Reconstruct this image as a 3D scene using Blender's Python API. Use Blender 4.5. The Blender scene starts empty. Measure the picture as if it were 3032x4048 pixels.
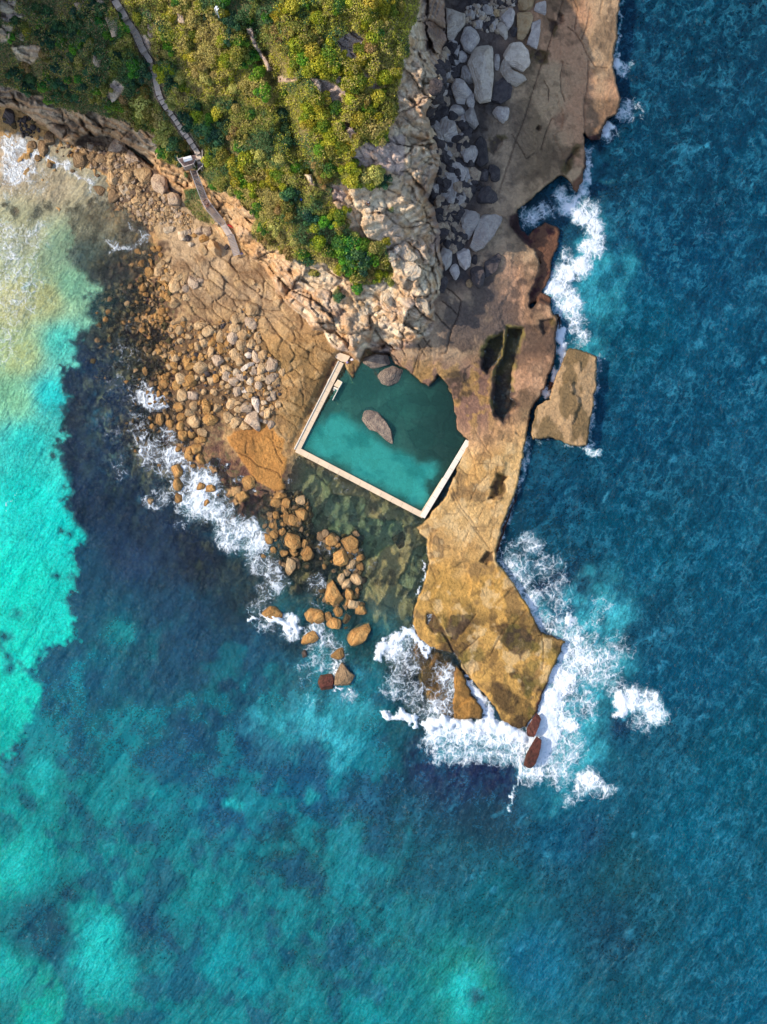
import bpy, bmesh, math, random
import numpy as np
from mathutils import Vector, Matrix
random.seed(7)
SC = bpy.context.scene
COL = SC.collection
# ------------------------------------------------------------------ survey frame
# the site was surveyed on a plan of 3032 x 4048 units; S0 metres per unit at sea level
W, Hh = 3032, 4048
CU, CV = 1516.0, 2024.0
S0 = 0.0436
HC = 140.0                      # drone height above the sea

def XY(u, v, z):
    k = S0 * (1.0 - z / HC)
    return (u - CU) * k, -(v - CV) * k

def P3(u, v, z):
    x, y = XY(u, v, z)
    return Vector((x, y, z))

def srgb(r, g, b, m=1.0):
    o = []
    for c in (r, g, b):
        c /= 255.0
        o.append((c / 12.92 if c <= 0.04045 else ((c + 0.055) / 1.055) ** 2.4) * m)
    return np.array(o)

# ------------------------------------------------------------------ noise in numpy
def vnoise(x, y, seed):
    rng = np.random.RandomState(seed)
    N = 256
    T = rng.rand(N, N).astype(np.float32)
    xi = np.floor(x).astype(np.int64); yi = np.floor(y).astype(np.int64)
    fx = (x - xi).astype(np.float32); fy = (y - yi).astype(np.float32)
    fx = fx * fx * fx * (fx * (fx * 6 - 15) + 10); fy = fy * fy * fy * (fy * (fy * 6 - 15) + 10)
    x0 = xi % N; x1 = (xi + 1) % N; y0 = yi % N; y1 = (yi + 1) % N
    a = T[x0, y0]; b = T[x1, y0]; c = T[x0, y1]; d = T[x1, y1]
    return (a + (b - a) * fx) * (1 - fy) + (c + (d - c) * fx) * fy

def fbm(x, y, scale, seed, octv=4, gain=0.5):
    s = 0; amp = 1.0; tot = 0
    for k in range(octv):
        f = 2.03 ** k / scale
        ca, sa = math.cos(k * 1.1), math.sin(k * 1.1)
        s = s + amp * vnoise((x * ca - y * sa) * f + 17.3 * k, (x * sa + y * ca) * f + 5.1 * k, seed + k)
        tot += amp; amp *= gain
    return s / tot

def worley(x, y, scale, seed, jit=0.9):
    """returns F1, F2-F1, cell random"""
    rng = np.random.RandomState(seed)
    N = 128
    JX = rng.rand(N, N).astype(np.float32); JY = rng.rand(N, N).astype(np.float32); R = rng.rand(N, N).astype(np.float32)
    x = x / scale; y = y / scale
    xi = np.floor(x).astype(np.int64); yi = np.floor(y).astype(np.int64)
    d1 = np.full(x.shape, 9.0, np.float32); d2 = d1.copy(); rr = np.zeros(x.shape, np.float32)
    for i in (-1, 0, 1):
        for j in (-1, 0, 1):
            cx = xi + i; cy = yi + j
            a = cx % N; b = cy % N
            px = cx + 0.5 + (JX[a, b] - 0.5) * jit; py = cy + 0.5 + (JY[a, b] - 0.5) * jit
            d = np.sqrt((px - x) ** 2 + (py - y) ** 2).astype(np.float32)
            m = d < d1
            d2 = np.where(m, d1, np.minimum(d2, d))
            rr = np.where(m, R[a, b], rr)
            d1 = np.where(m, d, d1)
    return d1, d2 - d1, rr

def blocks(x, y, scale, seed, jit=.95):
    """fractured rock: every cell of a jittered grid is a plane with its own tilt and level; returns height, edge distance"""
    rng = np.random.RandomState(seed)
    N = 128
    JX = rng.rand(N, N).astype(np.float32); JY = rng.rand(N, N).astype(np.float32)
    TX = rng.normal(size=(N, N)).astype(np.float32); TY = rng.normal(size=(N, N)).astype(np.float32); LV = rng.normal(size=(N, N)).astype(np.float32)
    x = x / scale; y = y / scale
    xi = np.floor(x).astype(np.int64); yi = np.floor(y).astype(np.int64)
    d1 = np.full(x.shape, 9.0, np.float32); d2 = d1.copy(); hh = np.zeros(x.shape, np.float32)
    for i in (-1, 0, 1):
        for j in (-1, 0, 1):
            a = (xi + i) % N; b = (yi + j) % N
            dx = x - (xi + i + .5 + (JX[a, b] - .5) * jit); dy = y - (yi + j + .5 + (JY[a, b] - .5) * jit)
            d = np.sqrt(dx * dx + dy * dy)
            m = d < d1
            d2 = np.where(m, d1, np.minimum(d2, d))
            hh = np.where(m, TX[a, b] * dx + TY[a, b] * dy + .45 * LV[a, b], hh)
            d1 = np.where(m, d, d1)
    return np.clip(hh, -1.4, 1.4), d2 - d1

def sstep(a, b, x):
    t = np.clip((x - a) / (b - a), 0, 1)
    return t * t * (3 - 2 * t)

def seg_dist(U, V, pts, closed=False):
    d = np.full(U.shape, 1e9, np.float32)
    n = len(pts)
    for i in range(n if closed else n - 1):
        ax, ay = pts[i]; bx, by = pts[(i + 1) % n]
        dx, dy = bx - ax, by - ay
        L = dx * dx + dy * dy + 1e-9
        t = np.clip(((U - ax) * dx + (V - ay) * dy) / L, 0, 1)
        d = np.minimum(d, (U - ax - t * dx) ** 2 + (V - ay - t * dy) ** 2)
    return np.sqrt(d)

def sdf(U, V, pts, margin=80):
    """signed distance, positive inside; computed near the outline's box only"""
    pts = [(float(a), float(b)) for a, b in pts]
    xs = [p[0] for p in pts]; ys = [p[1] for p in pts]
    out = np.full(U.shape, -1e3, np.float32)
    m = (U > min(xs) - margin) & (U < max(xs) + margin) & (V > min(ys) - margin) & (V < max(ys) + margin)
    if not m.any():
        return out
    u = U[m]; v = V[m]
    d = seg_dist(u, v, pts, True)
    ins = np.zeros(u.shape, bool)
    n = len(pts)
    for i in range(n):
        ax, ay = pts[i]; bx, by = pts[(i + 1) % n]
        if ay == by:
            continue
        c = ((ay > v) != (by > v)) & (u < (bx - ax) * (v - ay) / (by - ay) + ax)
        ins ^= c
    out[m] = np.where(ins, d, -d)
    return out

def tile(ox, oy, f, s):
    """outline string in zoomed survey sheet -> plan units"""
    v = [float(t) for t in s.replace(',', ' ').split()]
    return [(ox + v[i] / f, oy + v[i + 1] / f) for i in range(0, len(v), 2)]

def rbf(pts, U, V, sm=1e-3):
    P = np.array(pts, float)
    n = len(P)
    D = np.sqrt(((P[:, None, :2] - P[None, :, :2]) ** 2).sum(-1)) / 1000.0
    A = np.zeros((n + 3, n + 3))
    A[:n, :n] = -D + np.eye(n) * -sm * 0
    A[:n, n] = 1; A[:n, n + 1] = P[:, 0] / 1000; A[:n, n + 2] = P[:, 1] / 1000
    A[n:, :n] = A[:n, n:].T
    b = np.concatenate([P[:, 2], np.zeros(3)])
    w = np.linalg.solve(A, b)
    out = (w[n] + w[n + 1] * U / 1000 + w[n + 2] * V / 1000)
    for i in range(n):
        out = out - w[i] * np.sqrt((U - P[i, 0]) ** 2 + (V - P[i, 1]) ** 2) / 1000
    return out

def idw(pts, U, V, p=3.2, eps=30.0):
    P = np.array(pts, float)
    num = [0] * (P.shape[1] - 2); den = 0
    for i in range(len(P)):
        w = 1.0 / (((U - P[i, 0]) ** 2 + (V - P[i, 1]) ** 2) + eps ** 2) ** (p / 2)
        den = den + w
        for k in range(len(num)):
            num[k] = num[k] + w * P[i, 2 + k]
    return [a / den for a in num]

# ------------------------------------------------------------------ object helpers
def put(o, parent=None):
    COL.objects.link(o)
    if parent:
        o.parent = parent
    return o

def tag(o, label=None, cat=None, group=None, kind=None):
    if label: o['label'] = label
    if cat: o['category'] = cat
    if group: o['group'] = group
    if kind: o['kind'] = kind
    return o

def empty(name, loc, rz=0.0):
    o = bpy.data.objects.new(name, None)
    o.empty_display_size = 0.3
    o.location = loc; o.rotation_euler = (0, 0, rz)
    return put(o)

def np_mesh(name, verts, faces, smooth=True):
    """verts (n,3), faces (m,k) arrays"""
    me = bpy.data.meshes.new(name)
    verts = np.asarray(verts, np.float32); faces = np.asarray(faces, np.int32)
    k = faces.shape[1]
    me.vertices.add(len(verts)); me.vertices.foreach_set('co', verts.ravel())
    me.loops.add(faces.size); me.loops.foreach_set('vertex_index', faces.ravel())
    me.polygons.add(len(faces))
    me.polygons.foreach_set('loop_start', np.arange(0, faces.size, k, dtype=np.int32))
    me.update(calc_edges=True)
    me.polygons.foreach_set('use_smooth', np.full(len(faces), smooth))
    me.validate()
    return me

def set_attr(me, name, arr, kind='FLOAT', dom='POINT'):
    a = me.attributes.new(name, kind, dom)
    if kind == 'FLOAT_COLOR':
        c = np.ones((len(arr), 4), np.float32); c[:, :3] = arr
        a.data.foreach_set('color', c.ravel())
    else:
        a.data.foreach_set('value', np.asarray(arr, np.float32))

class MB:
    """collects boxes and bars, builds them as one mesh object"""
    def __init__(self):
        self.v = []; self.f = []
    def hexa(self, p):
        b = len(self.v); self.v += [tuple(q) for q in p]
        for f in ((0, 3, 2, 1), (4, 5, 6, 7), (0, 1, 5, 4), (1, 2, 6, 5), (2, 3, 7, 6), (3, 0, 4, 7)):
            self.f.append([b + i for i in f])
    def prism(self, outline, z0, z1):
        """outline of world xy points, any count (ccw), as quads + fan"""
        n = len(outline); b = len(self.v)
        for z in (z0, z1):
            zz = z if hasattr(z, '__len__') else [z] * n
            self.v += [(outline[i][0], outline[i][1], zz[i]) for i in range(n)]
        self.f.append([b + n - 1 - i for i in range(n)]); self.f.append([b + n + i for i in range(n)])
        for i in range(n):
            j = (i + 1) % n
            self.f.append([b + i, b + j, b + n + j, b + n + i])
    def bar(self, a, c, w, h=None):
        a = Vector(a); c = Vector(c); h = h or w
        d = (c - a).normalized()
        up = Vector((0, 0, 1)) if abs(d.z) < 0.95 else Vector((1, 0, 0))
        s = d.cross(up).normalized() * (w / 2); t = s.cross(d).normalized() * (h / 2)
        self.hexa([a - s - t, a + s - t, a + s + t, a - s + t, c - s - t, c + s - t, c + s + t, c - s + t])
    def build(self, name, mat, parent=None, org=None, bevel=0.0):
        me = bpy.data.meshes.new(name)
        v = [(Vector(q) - org) for q in self.v] if org is not None else self.v
        me.from_pydata([tuple(q) for q in v], [], self.f)
        bm = bmesh.new(); bm.from_mesh(me)
        bmesh.ops.recalc_face_normals(bm, faces=bm.faces)
        if bevel:
            bmesh.ops.bevel(bm, geom=bm.edges[:], offset=bevel, segments=1, affect='EDGES')
        bm.to_mesh(me); bm.free()
        me.materials.append(mat)
        o = bpy.data.objects.new(name, me)
        return put(o, parent)

# ------------------------------------------------------------------ materials
def new_mat(name):
    m = bpy.data.materials.new(name); m.use_nodes = True
    m.node_tree.nodes.clear()
    return m, m.node_tree

class NT:
    def __init__(self, t):
        self.t = t
    def n(self, typ, **kw):
        x = self.t.nodes.new(typ)
        for k, v in kw.items():
            if k.startswith('i_'):
                x.inputs[k[2:].replace('_', ' ')].default_value = v
            else:
                setattr(x, k, v)
        return x
    def l(self, a, b):
        self.t.links.new(a, b)
    def val(self, s, x):
        if isinstance(x, (int, float)):
            s.default_value = x
        else:
            self.l(x, s)
    def math(self, op, a, b=0.0, c=None, clamp=False):
        x = self.n('ShaderNodeMath', operation=op, use_clamp=clamp)
        self.val(x.inputs[0], a); self.val(x.inputs[1], b)
        if c is not None: self.val(x.inputs[2], c)
        return x.outputs[0]
    def mix(self, f, a, b, blend='MIX'):
        x = self.n('ShaderNodeMix', data_type='RGBA', blend_type=blend)
        self.val(x.inputs[0], f)
        for s, q in ((x.inputs[6], a), (x.inputs[7], b)):
            if isinstance(q, (tuple, list, np.ndarray)):
                s.default_value = (q[0], q[1], q[2], 1)
            else:
                self.l(q, s)
        return x.outputs[2]
    def mixf(self, f, a, b):
        x = self.n('ShaderNodeMix', data_type='FLOAT')
        self.val(x.inputs[0], f); self.val(x.inputs[2], a); self.val(x.inputs[3], b)
        return x.outputs[0]
    def noise(self, vec, scale, detail=4.0, rough=0.55, dist=0.0):
        x = self.n('ShaderNodeTexNoise')
        x.inputs['Scale'].default_value = scale; x.inputs['Detail'].default_value = detail
        x.inputs['Roughness'].default_value = rough; x.inputs['Distortion'].default_value = dist
        if vec is not None: self.l(vec, x.inputs['Vector'])
        return x
    def smooth(self, a, b, x):
        m = self.n('ShaderNodeMapRange', interpolation_type='SMOOTHSTEP')
        self.val(m.inputs[0], x); self.val(m.inputs[1], a); self.val(m.inputs[2], b)
        return m.outputs[0]
    def attr(self, name):
        return self.n('ShaderNodeAttribute', attribute_name=name)
    def bump(self, h, strength, dist):
        b = self.n('ShaderNodeBump'); b.inputs['Strength'].default_value = strength
        b.inputs['Distance'].default_value = dist
        self.l(h, b.inputs['Height'])
        return b
    def mapping(self, vec, rot=(0, 0, 0), scale=(1, 1, 1), loc=(0, 0, 0)):
        m = self.n('ShaderNodeMapping')
        m.inputs['Rotation'].default_value = rot; m.inputs['Scale'].default_value = scale; m.inputs['Location'].default_value = loc
        self.l(vec, m.inputs['Vector'])
        return m.outputs[0]

def plain_mat(name, col, rough=0.75, var=0.25, scale=3.0, bump=0.0):
    m, t = new_mat(name); k = NT(t)
    geo = k.n('ShaderNodeNewGeometry').outputs['Position']
    nz = k.noise(geo, scale, 5)
    f = k.math('MULTIPLY_ADD', nz.outputs[0], 2 * var, 1 - var)
    c = k.mix(1.0, tuple(col), (1, 1, 1), 'MULTIPLY')
    vm = k.n('ShaderNodeVectorMath', operation='SCALE'); k.l(c, vm.inputs[0]); k.l(f, vm.inputs['Scale'])
    p = k.n('ShaderNodeBsdfPrincipled'); p.inputs['Roughness'].default_value = rough
    k.l(vm.outputs[0], p.inputs['Base Color'])
    if bump:
        b = k.bump(nz.outputs[0], 1.0, bump); k.l(b.outputs[0], p.inputs['Normal'])
    o = k.n('ShaderNodeOutputMaterial'); k.l(p.outputs[0], o.inputs[0])
    return m

# ================================================================== TERRAIN
G4 = 4.0
U0, U1, V0, V1 = -160, 2560, -200, 3200
NU = int((U1 - U0) / G4) + 1; NV = int((V1 - V0) / G4) + 1
us = np.linspace(U0, U1, NU, dtype=np.float32); vs = np.linspace(V0, V1, NV, dtype=np.float32)
U, V = np.meshgrid(us, vs)
wa = fbm(U, V, 70, 11, 4) - 0.5; wb = fbm(U, V, 70, 23, 4) - 0.5
Uw = U + wa * 34; Vw = V + wb * 34
Us = U + wa * 12 + (fbm(U, V, 22, 53, 3) - .5) * 12; Vs = V + wb * 12 + (fbm(U, V, 22, 59, 3) - .5) * 12
n_big = fbm(U, V, 420, 31, 4); n_mid = fbm(U, V, 120, 37, 5); n_small = fbm(U, V, 36, 41, 4); n_fine = fbm(U, V, 14, 47, 3)

F8 = 2.071
HEAD = [(-400, -400), (-400, 330), (-160, 372), (0, 415), (92, 440), (135, 478), (193, 507), (232, 546), (290, 575), (319, 541), (357, 521), (386, 536),
        (435, 536), (507, 575), (560, 610), (608, 647), (640, 690), (676, 724), (724, 773), (760, 810), (830, 880), (868, 930), (916, 985), (947, 1004), (983, 1010),
        (1051, 1056), (1075, 1109), (1090, 1148), (1128, 1186), (1167, 1230), (1210, 1264), (1235, 1302), (1278, 1307),
        (1310, 1372), (1375, 1394), (1423, 1425), (1442, 1379), (1454, 1376), (1490, 1393), (1527, 1397), (1560, 1385), (1635, 1372), (1697, 1318), (1719, 1262),
        (1712, 1200), (1735, 1165), (1751, 1053), (1738, 956), (1748, 927), (1726, 872), (1715, 818), (1690, 795), (1734, 670), (1741, 616),
        (1723, 532), (1698, 500), (1687, 445), (1712, 409), (1734, 384), (1756, 348), (1766, 308), (1757, 253), (1740, 225), (1745, 190), (1762, 156),
        (1757, 0), (1757, -400)]
ZH = rbf([(-300, -300, 24), (0, -200, 22), (450, 0, 21), (0, 0, 17), (0, 200, 13), (0, 340, 8), (150, 330, 8.5), (250, 430, 6.5), (300, 300, 13), (420, 250, 16), (350, 420, 9),
          (0, 400, 5), (290, 560, 4), (430, 480, 8), (520, 520, 8.5), (600, 600, 7.5), (560, 380, 13.5), (640, 470, 12.8), (700, 560, 11.6), (780, 590, 11),
          (900, 0, 25), (900, -300, 27), (1300, -300, 29), (1300, 0, 25.5), (1600, 0, 22.5), (1660, 150, 20.5), (1720, 80, 15), (1752, 120, 6), (1660, 330, 20.5), (1738, 330, 21.5), (1680, 470, 19.8), (1715, 540, 18.4), (1600, 430, 19.3),
          (1500, 350, 22), (1200, 350, 22.5), (950, 350, 18.5), (1100, 480, 18), (1000, 620, 15.2), (1250, 600, 18.5), (1450, 600, 20), (1620, 520, 18.6), (1690, 600, 16.8),
          (1640, 700, 15), (1700, 660, 14), (1450, 760, 16.5), (1620, 820, 14), (1690, 900, 9), (860, 700, 11.5), (780, 720, 8), (700, 690, 6.5), (760, 780, 4.2), (850, 860, 3.6),
          (850, 800, 6.0), (930, 900, 5.0), (900, 960, 2.6), (960, 800, 11.5), (970, 920, 8.6), (1000, 990, 4.5), (1060, 900, 12.5), (1150, 900, 13.8), (1150, 1010, 10.5), (1060, 1030, 5.5), (1110, 1100, 5.0), (1180, 1160, 5.4),
          (1300, 800, 16), (1300, 950, 12.8), (1500, 900, 14.0), (1280, 1080, 9.3), (1240, 1190, 5.8), (1330, 1200, 6.6), (1300, 1290, 4.6), (1400, 1120, 9.8), (1500, 1080, 9.8), (1600, 1050, 10.6), (1675, 1150, 10.5),
          (1680, 1050, 11.0), (1735, 1050, 6.0), (1560, 1200, 7.6), (1650, 1200, 8.6), (1700, 1230, 6.5), (1450, 1240, 5.2), (1400, 1330, 4.8), (1420, 1390, 4.0), (1500, 1330, 5.0), (1600, 1310, 6.0), (1680, 1290, 5.5), (1600, 1365, 3.6)], U, V)
ZB = rbf([(2600, 0, -12), (3000, 1000, -14), (2700, 2000, -13), (2560, 800, -10), (2450, 1300, -9), (2330, 2000, -8), (2150, 2300, -4), (2300, 2600, -3.5), (2520, 2800, -6), (2400, 3200, -9),
          (2200, 3000, -4), (2050, 3080, -3), (1900, 3150, -4), (1700, 3100, -3.5), (1700, 3400, -6), (1200, 3400, -6), (600, 3400, -5.5), (300, 3000, -4.5), (800, 2900, -5), (1100, 2800, -4.5), (1300, 3000, -4.5),
          (100, 3000, -3.5), (100, 2500, -3.2), (150, 2000, -2.8), (100, 1600, -2.2), (100, 1200, -1.5), (250, 1000, -1.0), (100, 900, -.8), (50, 720, -.5), (250, 760, -.4), (0, 620, -.45), (100, 560, -.2), (170, 520, .25), (210, 560, -.05), (0, 480, .35), (40, 520, .0), (110, 490, .45), (-200, 600, -.4), (-200, 1500, -2),
          (300, 640, -.15), (330, 600, .2), (420, 700, -.05), (400, 760, -.35), (500, 900, -.5), (560, 900, -.3), (595, 945, -.15), (540, 970, -.45), (575, 850, .1), (400, 1000, -.9), (330, 950, -1.0), (400, 1200, -1.1), (500, 1350, -.9), (400, 1500, -1.5), (550, 1500, -.8), (350, 1700, -2.2), (500, 1700, -1.2),
          (400, 2000, -2.8), (600, 1900, -1.0), (650, 2100, -1.8), (800, 2300, -2.4), (900, 2100, -.9), (1000, 2250, -1.2), (1050, 2450, -1.6), (850, 2500, -3), (700, 2600, -3.8), (1150, 2350, -.8), (1300, 2150, -.9), (1250, 2000, -1.0),
          (1400, 2300, -.9), (1500, 2500, -1.8), (1600, 2300, -.7), (1550, 2150, -.7), (1600, 2600, -1.2), (1700, 2850, -1), (1150, 2700, -2.5),
          (620, 1100, .1), (640, 1250, 0), (600, 1400, -.35), (700, 1450, .12), (650, 1620, -.1), (760, 1650, .15), (800, 1780, .02), (720, 1850, -.4), (850, 1200, .9), (760, 1250, .5), (900, 1050, 1.6), (750, 980, 1.1), (640, 900, .7), (560, 800, .8),
          (450, 650, 1.3), (520, 690, 1.6), (640, 780, 1.4), (1000, 1150, 1.5), (900, 1350, .7), (1000, 1450, .8), (1100, 1250, 1.5), (1250, 1350, 1.6), (1200, 1550, 1.3), (1100, 1700, .9), (1130, 1830, .4), (1000, 1800, .3), (950, 1650, .45), (850, 1500, .4), (850, 1700, .2), (1060, 1920, .2)], U, V)
PLAT = [(2452, -400), (2452, 0), (2445, 100), (2430, 262), (2443, 330), (2460, 390), (2446, 455), (2400, 470), (2372, 535), (2335, 560), (2318, 545), (2312, 531), (2315, 603), (2307, 715), (2278, 763),
        (2240, 710), (2218, 695), (2150, 745), (2092, 800), (2050, 830), (2022, 900), (2064, 940), (2121, 998), (2138, 1046), (2121, 1114), (2102, 1167), (2102, 1210), (2136, 1177), (2179, 1210), (2184, 1239), (2208, 1259),
        (2204, 1326), (2199, 1404), (2170, 1490), (2136, 1573), (2118, 1600), (2105, 1624), (2095, 1672), (2085, 1735), (2071, 1803), (2054, 1899), (2030, 1977), (1986, 2083), (1967, 2170), (1957, 2213),
        (2020, 2290), (2088, 2392), (2117, 2439), (2138, 2494), (2170, 2506), (2237, 2533), (2223, 2569), (2179, 2670), (2146, 2748), (2121, 2820), (2083, 2873), (2054, 2883), (2015, 2868), (1981, 2849), (1938, 2777), (1861, 2690),
        (1835, 2655), (1815, 2615), (1790, 2585), (1700, 2560), (1650, 2520), (1626, 2463), (1634, 2400), (1663, 2339), (1672, 2315), (1692, 2228), (1685, 2170), (1690, 2136), (1660, 2112), (1652, 2080), (1690, 2040), (1760, 1960),
        (1850, 1740), (1830, 1730), (1803, 1697), (1798, 1640), (1790, 1590), (1770, 1530), (1735, 1486), (1700, 1534), (1663, 1515), (1629, 1481), (1600, 1460), (1560, 1440), (1500, 1300), (1500, -400)]
ZP = rbf([(2200, 0, 2.6), (1850, 0, 4.2), (1850, 600, 3.2), (2100, 600, 2.5), (2350, 300, 2.3), (2300, 650, 1.7), (1900, 1000, 2.5), (2050, 1000, 1.8), (1900, 1200, 2.2), (1760, 1250, 3.4), (1700, 1350, 3.0), (1660, 1480, 1.2), (1700, 1515, 1.0), (1730, 1440, 1.8), (1780, 1320, 2.4),
          (1950, 1300, 1.8), (2150, 1300, 1.6), (1800, 1450, 1.4), (1850, 1600, 1.0), (1800, 1600, .5), (2050, 1650, 1.5), (1900, 1800, 1.3), (2000, 2000, 1.1), (1750, 2200, .95), (1950, 2200, 1.1), (1700, 2400, .6), (1900, 2500, 1.25), (2150, 2550, 1.05),
          (1650, 2470, .15), (1750, 2560, .2), (2000, 2750, .75), (2050, 2850, .4), (1720, 2050, .9)], U, V)
SLAB = [(2254, 1370), (2310, 1389), (2363, 1413), (2358, 1524), (2344, 1614), (2332, 1687), (2324, 1762), (2247, 1762), (2189, 1733), (2107, 1737), (2097, 1705), (2108, 1650), (2122, 1603), (2168, 1580), (2194, 1490), (2233, 1394)]
SPIT = [(1800, 2630), (1830, 2650), (1870, 2752), (1907, 2806), (1906, 2846), (1850, 2848), (1793, 2842), (1786, 2786), (1800, 2730), (1790, 2690)]
WSH = [(1090, 1700), (1128, 1735), (1122, 1790), (1142, 1810), (1136, 1850), (1114, 1885), (1130, 1930), (1125, 1945), (1085, 1948), (1050, 1925), (1012, 1899), (985, 1870), (950, 1830), (926, 1783), (900, 1735), (960, 1690), (1030, 1650)]
KELP = [tile(1600, 800, F8, '930 80 860 110 860 200 950 300 1070 420 1105 500 1065 640 1030 760 1020 840 1100 810 1190 860 1215 780 1130 740 1165 690 1200 600 1225 470 1265 340 1280 230 1260 200 1150 165 1050 205 1000 250 965 215'),
        tile(1600, 0, F8, '1475 1100 1490 1140 1540 1165 1600 1150 1620 1100 1657 960 1657 940 1600 1090 1500 1120'),
        tile(1600, 0, F8, '1475 1250 1490 1320 1470 1480 1410 1590 1370 1540 1380 1480 1450 1400'),
        tile(1600, 800, F8, '1200 900 1260 920 1290 980 1255 1100 1240 1250 1210 1420 1130 1600 1090 1657 1110 1600 1180 1430 1240 1240 1250 1090 1255 960'),
        tile(1600, 800, F8, '1170 1460 1225 1460 1200 1550 1150 1550'),
        [(1957, 2213), (1967, 2150), (1986, 2083), (2030, 1977), (2054, 1899), (2064, 1905), (2042, 1985), (2000, 2090), (1976, 2180)],
        tile(1600, 2400, F8, '1200 540 1180 620 1130 720 1090 860 1060 890 1080 780 1130 680')]
TRENCH = [[(2006, 1293), (2073, 1297), (2044, 1413), (2030, 1476), (2022, 1570), (2058, 1600), (2010, 1640), (1985, 1668), (1952, 1640), (1946, 1600), (1957, 1457), (1986, 1400)],
          [(1935, 1340), (1990, 1310), (1994, 1370), (1970, 1430), (1925, 1480), (1903, 1455), (1908, 1380)]]
HOLES = [  # outline, depth below platform
    (tile(1600, 1600, F8, '760 570 850 590 810 640 830 700 800 760 690 775 725 700 700 690'), 1.1),
    (tile(1600, 1600, F8, '660 1195 700 1210 725 1205 715 1275 660 1310 610 1280'), .7),
    (tile(1600, 800, F8, '1090 970 1140 960 1205 960 1185 1060 1150 1080 1100 1020'), .6),
    (tile(1600, 0, F8, '1390 1205 1425 1215 1400 1260 1355 1290 1360 1370 1320 1420 1300 1390 1330 1290'), .5),
    (tile(1600, 0, F8, '1060 450 1100 400 1160 420 1165 480 1120 520 1070 490'), .5),
    (tile(1600, 0, F8, '1245 130 1270 100 1310 120 1310 170 1280 195 1245 180'), .5),
    (tile(1600, 0, F8, '1165 140 1240 160 1250 200 1215 270 1180 250'), .4),
    (tile(1600, 0, F8, '1071 1030 1093 1018 1115 1030 1115 1052 1093 1063 1071 1052'), .9),
    (tile(1600, 0, F8, '690 1150 745 1115 805 1130 800 1180 740 1260 700 1240'), .35),
    (tile(1600, 2400, F8, '180 50 240 50 320 190 390 340 450 380 430 430 350 300 300 220 230 210 170 130'), .35),
    (tile(1600, 2400, F8, '340 90 450 70 530 90 540 150 480 230 430 270 440 300 380 280 340 200'), .2),
    (tile(1600, 2400, F8, '870 180 990 150 1040 230 1020 350 950 420 870 390 810 260'), .15)]
CHAN = tile(1600, 2400, F8, '500 600 545 580 600 660 690 770 780 920 640 935 630 860 590 770 540 680')
# pool
PW, PS, PE, PN = (1175, 1780), (1676, 2036), (1846, 1742), (1350, 1440)
POOLIN = [(1350, 1420), PW, PS, PE, (1806, 1700), (1800, 1650), (1792, 1590), (1770, 1530), (1737, 1490), (1700, 1534), (1663, 1515), (1629, 1481), (1600, 1464), (1560, 1500), (1524, 1524), (1490, 1500), (1468, 1448), (1430, 1430), (1395, 1500)]

sd_head = sdf(Us, Vs, HEAD, 400)
sd_plat = sdf(Us, Vs, PLAT, 200)
sd_slab = sdf(Us, Vs, SLAB); sd_spit = sdf(Us, Vs, SPIT); sd_wsh = sdf(Uw, Vw, WSH)
sd_pool = sdf(U, V, POOLIN); sd_chan = sdf(Us, Vs, CHAN)
sd_kelp = np.max([sdf(Us, Vs, k) for k in KELP], axis=0)
sd_tr = np.max([sdf(Us, Vs, k) for k in TRENCH], axis=0)

# pool floor: pale sand basins between rock ledges
SAND = [(1195, 1775), (1240, 1690), (1290, 1640), (1331, 1630), (1380, 1650), (1423, 1690), (1490, 1725), (1553, 1778), (1620, 1795), (1655, 1830), (1706, 1822), (1735, 1870), (1700, 1930), (1672, 2010), (1600, 1975), (1400, 1870), (1240, 1790)]
sd_sand = sdf(Uw + (n_small - .5) * 40, Vw + (n_small - .5) * 40, SAND)
bP, eP = blocks(U * .8 + V * .35 + wa * 30, V * .9 - U * .3 + wb * 30, 80, 331)
w1, e1, r1 = worley(U * 0.8 + V * 0.35 + wa * 60, V * 0.9 - U * 0.3 + wb * 60, 95, 5)
ZPOOL = -0.75 - 0.55 * sstep(-20, 25, sd_sand) - 0.5 * (r1 - .5) - 0.3 * n_mid + .25 * sstep(.0, .5, bP) * (1 - sstep(-20, 25, sd_sand)) - .0

# bed relief: blocks and broken reef
w2, e2, r2 = worley(Uw * 1.0, Vw * 1.0, 46, 9)
reefy = sstep(0.2, -0.6, ZB)
Z = ZB + (n_mid - .5) * 0.9 * reefy + (r2 - .5) * 0.5 * reefy + (n_small - .5) * 0.35
shelf_rock = sstep(0.1, .8, ZB) * (U < 1700)
bS, eS = blocks((U * .75 + V * .66) * .45 + wa * 30, (V * .75 - U * .66) + wb * 30, 46, 341)
Z = Z + shelf_rock * ((n_mid - .5) * .5 + (n_small - .5) * .2 + bS * .14 - .22 * sstep(.10, .02, eS) * sstep(.42, .56, n_big))
bR, eR = blocks(Uw, Vw, 30, 311)
Z = Z + bR * .28 * sstep(.4, -.4, ZB) * (U < 1750) * sstep(-4, -2, ZB)
# lagoon south of the pool: flat slabs under shallow water
w3, e3, r3 = worley(U * .8 + V * .5 + wa * 30, (V * .8 - U * .5) * .8 + wb * 30, 120, 15)
LAG = [(1140, 1960), (1180, 1800), (1660, 2060), (1690, 2200), (1650, 2420), (1560, 2500), (1420, 2420), (1300, 2120), (1150, 2060)]
sd_lag = sdf(Uw, Vw, LAG)
lagm = sstep(-40, 60, sd_lag)
Z = Z * (1 - lagm) + lagm * (-0.75 + (r3 - .5) * 0.9 - 0.35 * sstep(.07, .02, e3) * sstep(.4, .6, n_big) + (n_mid - .5) * .5 + (n_small - .5) * .4)
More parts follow.
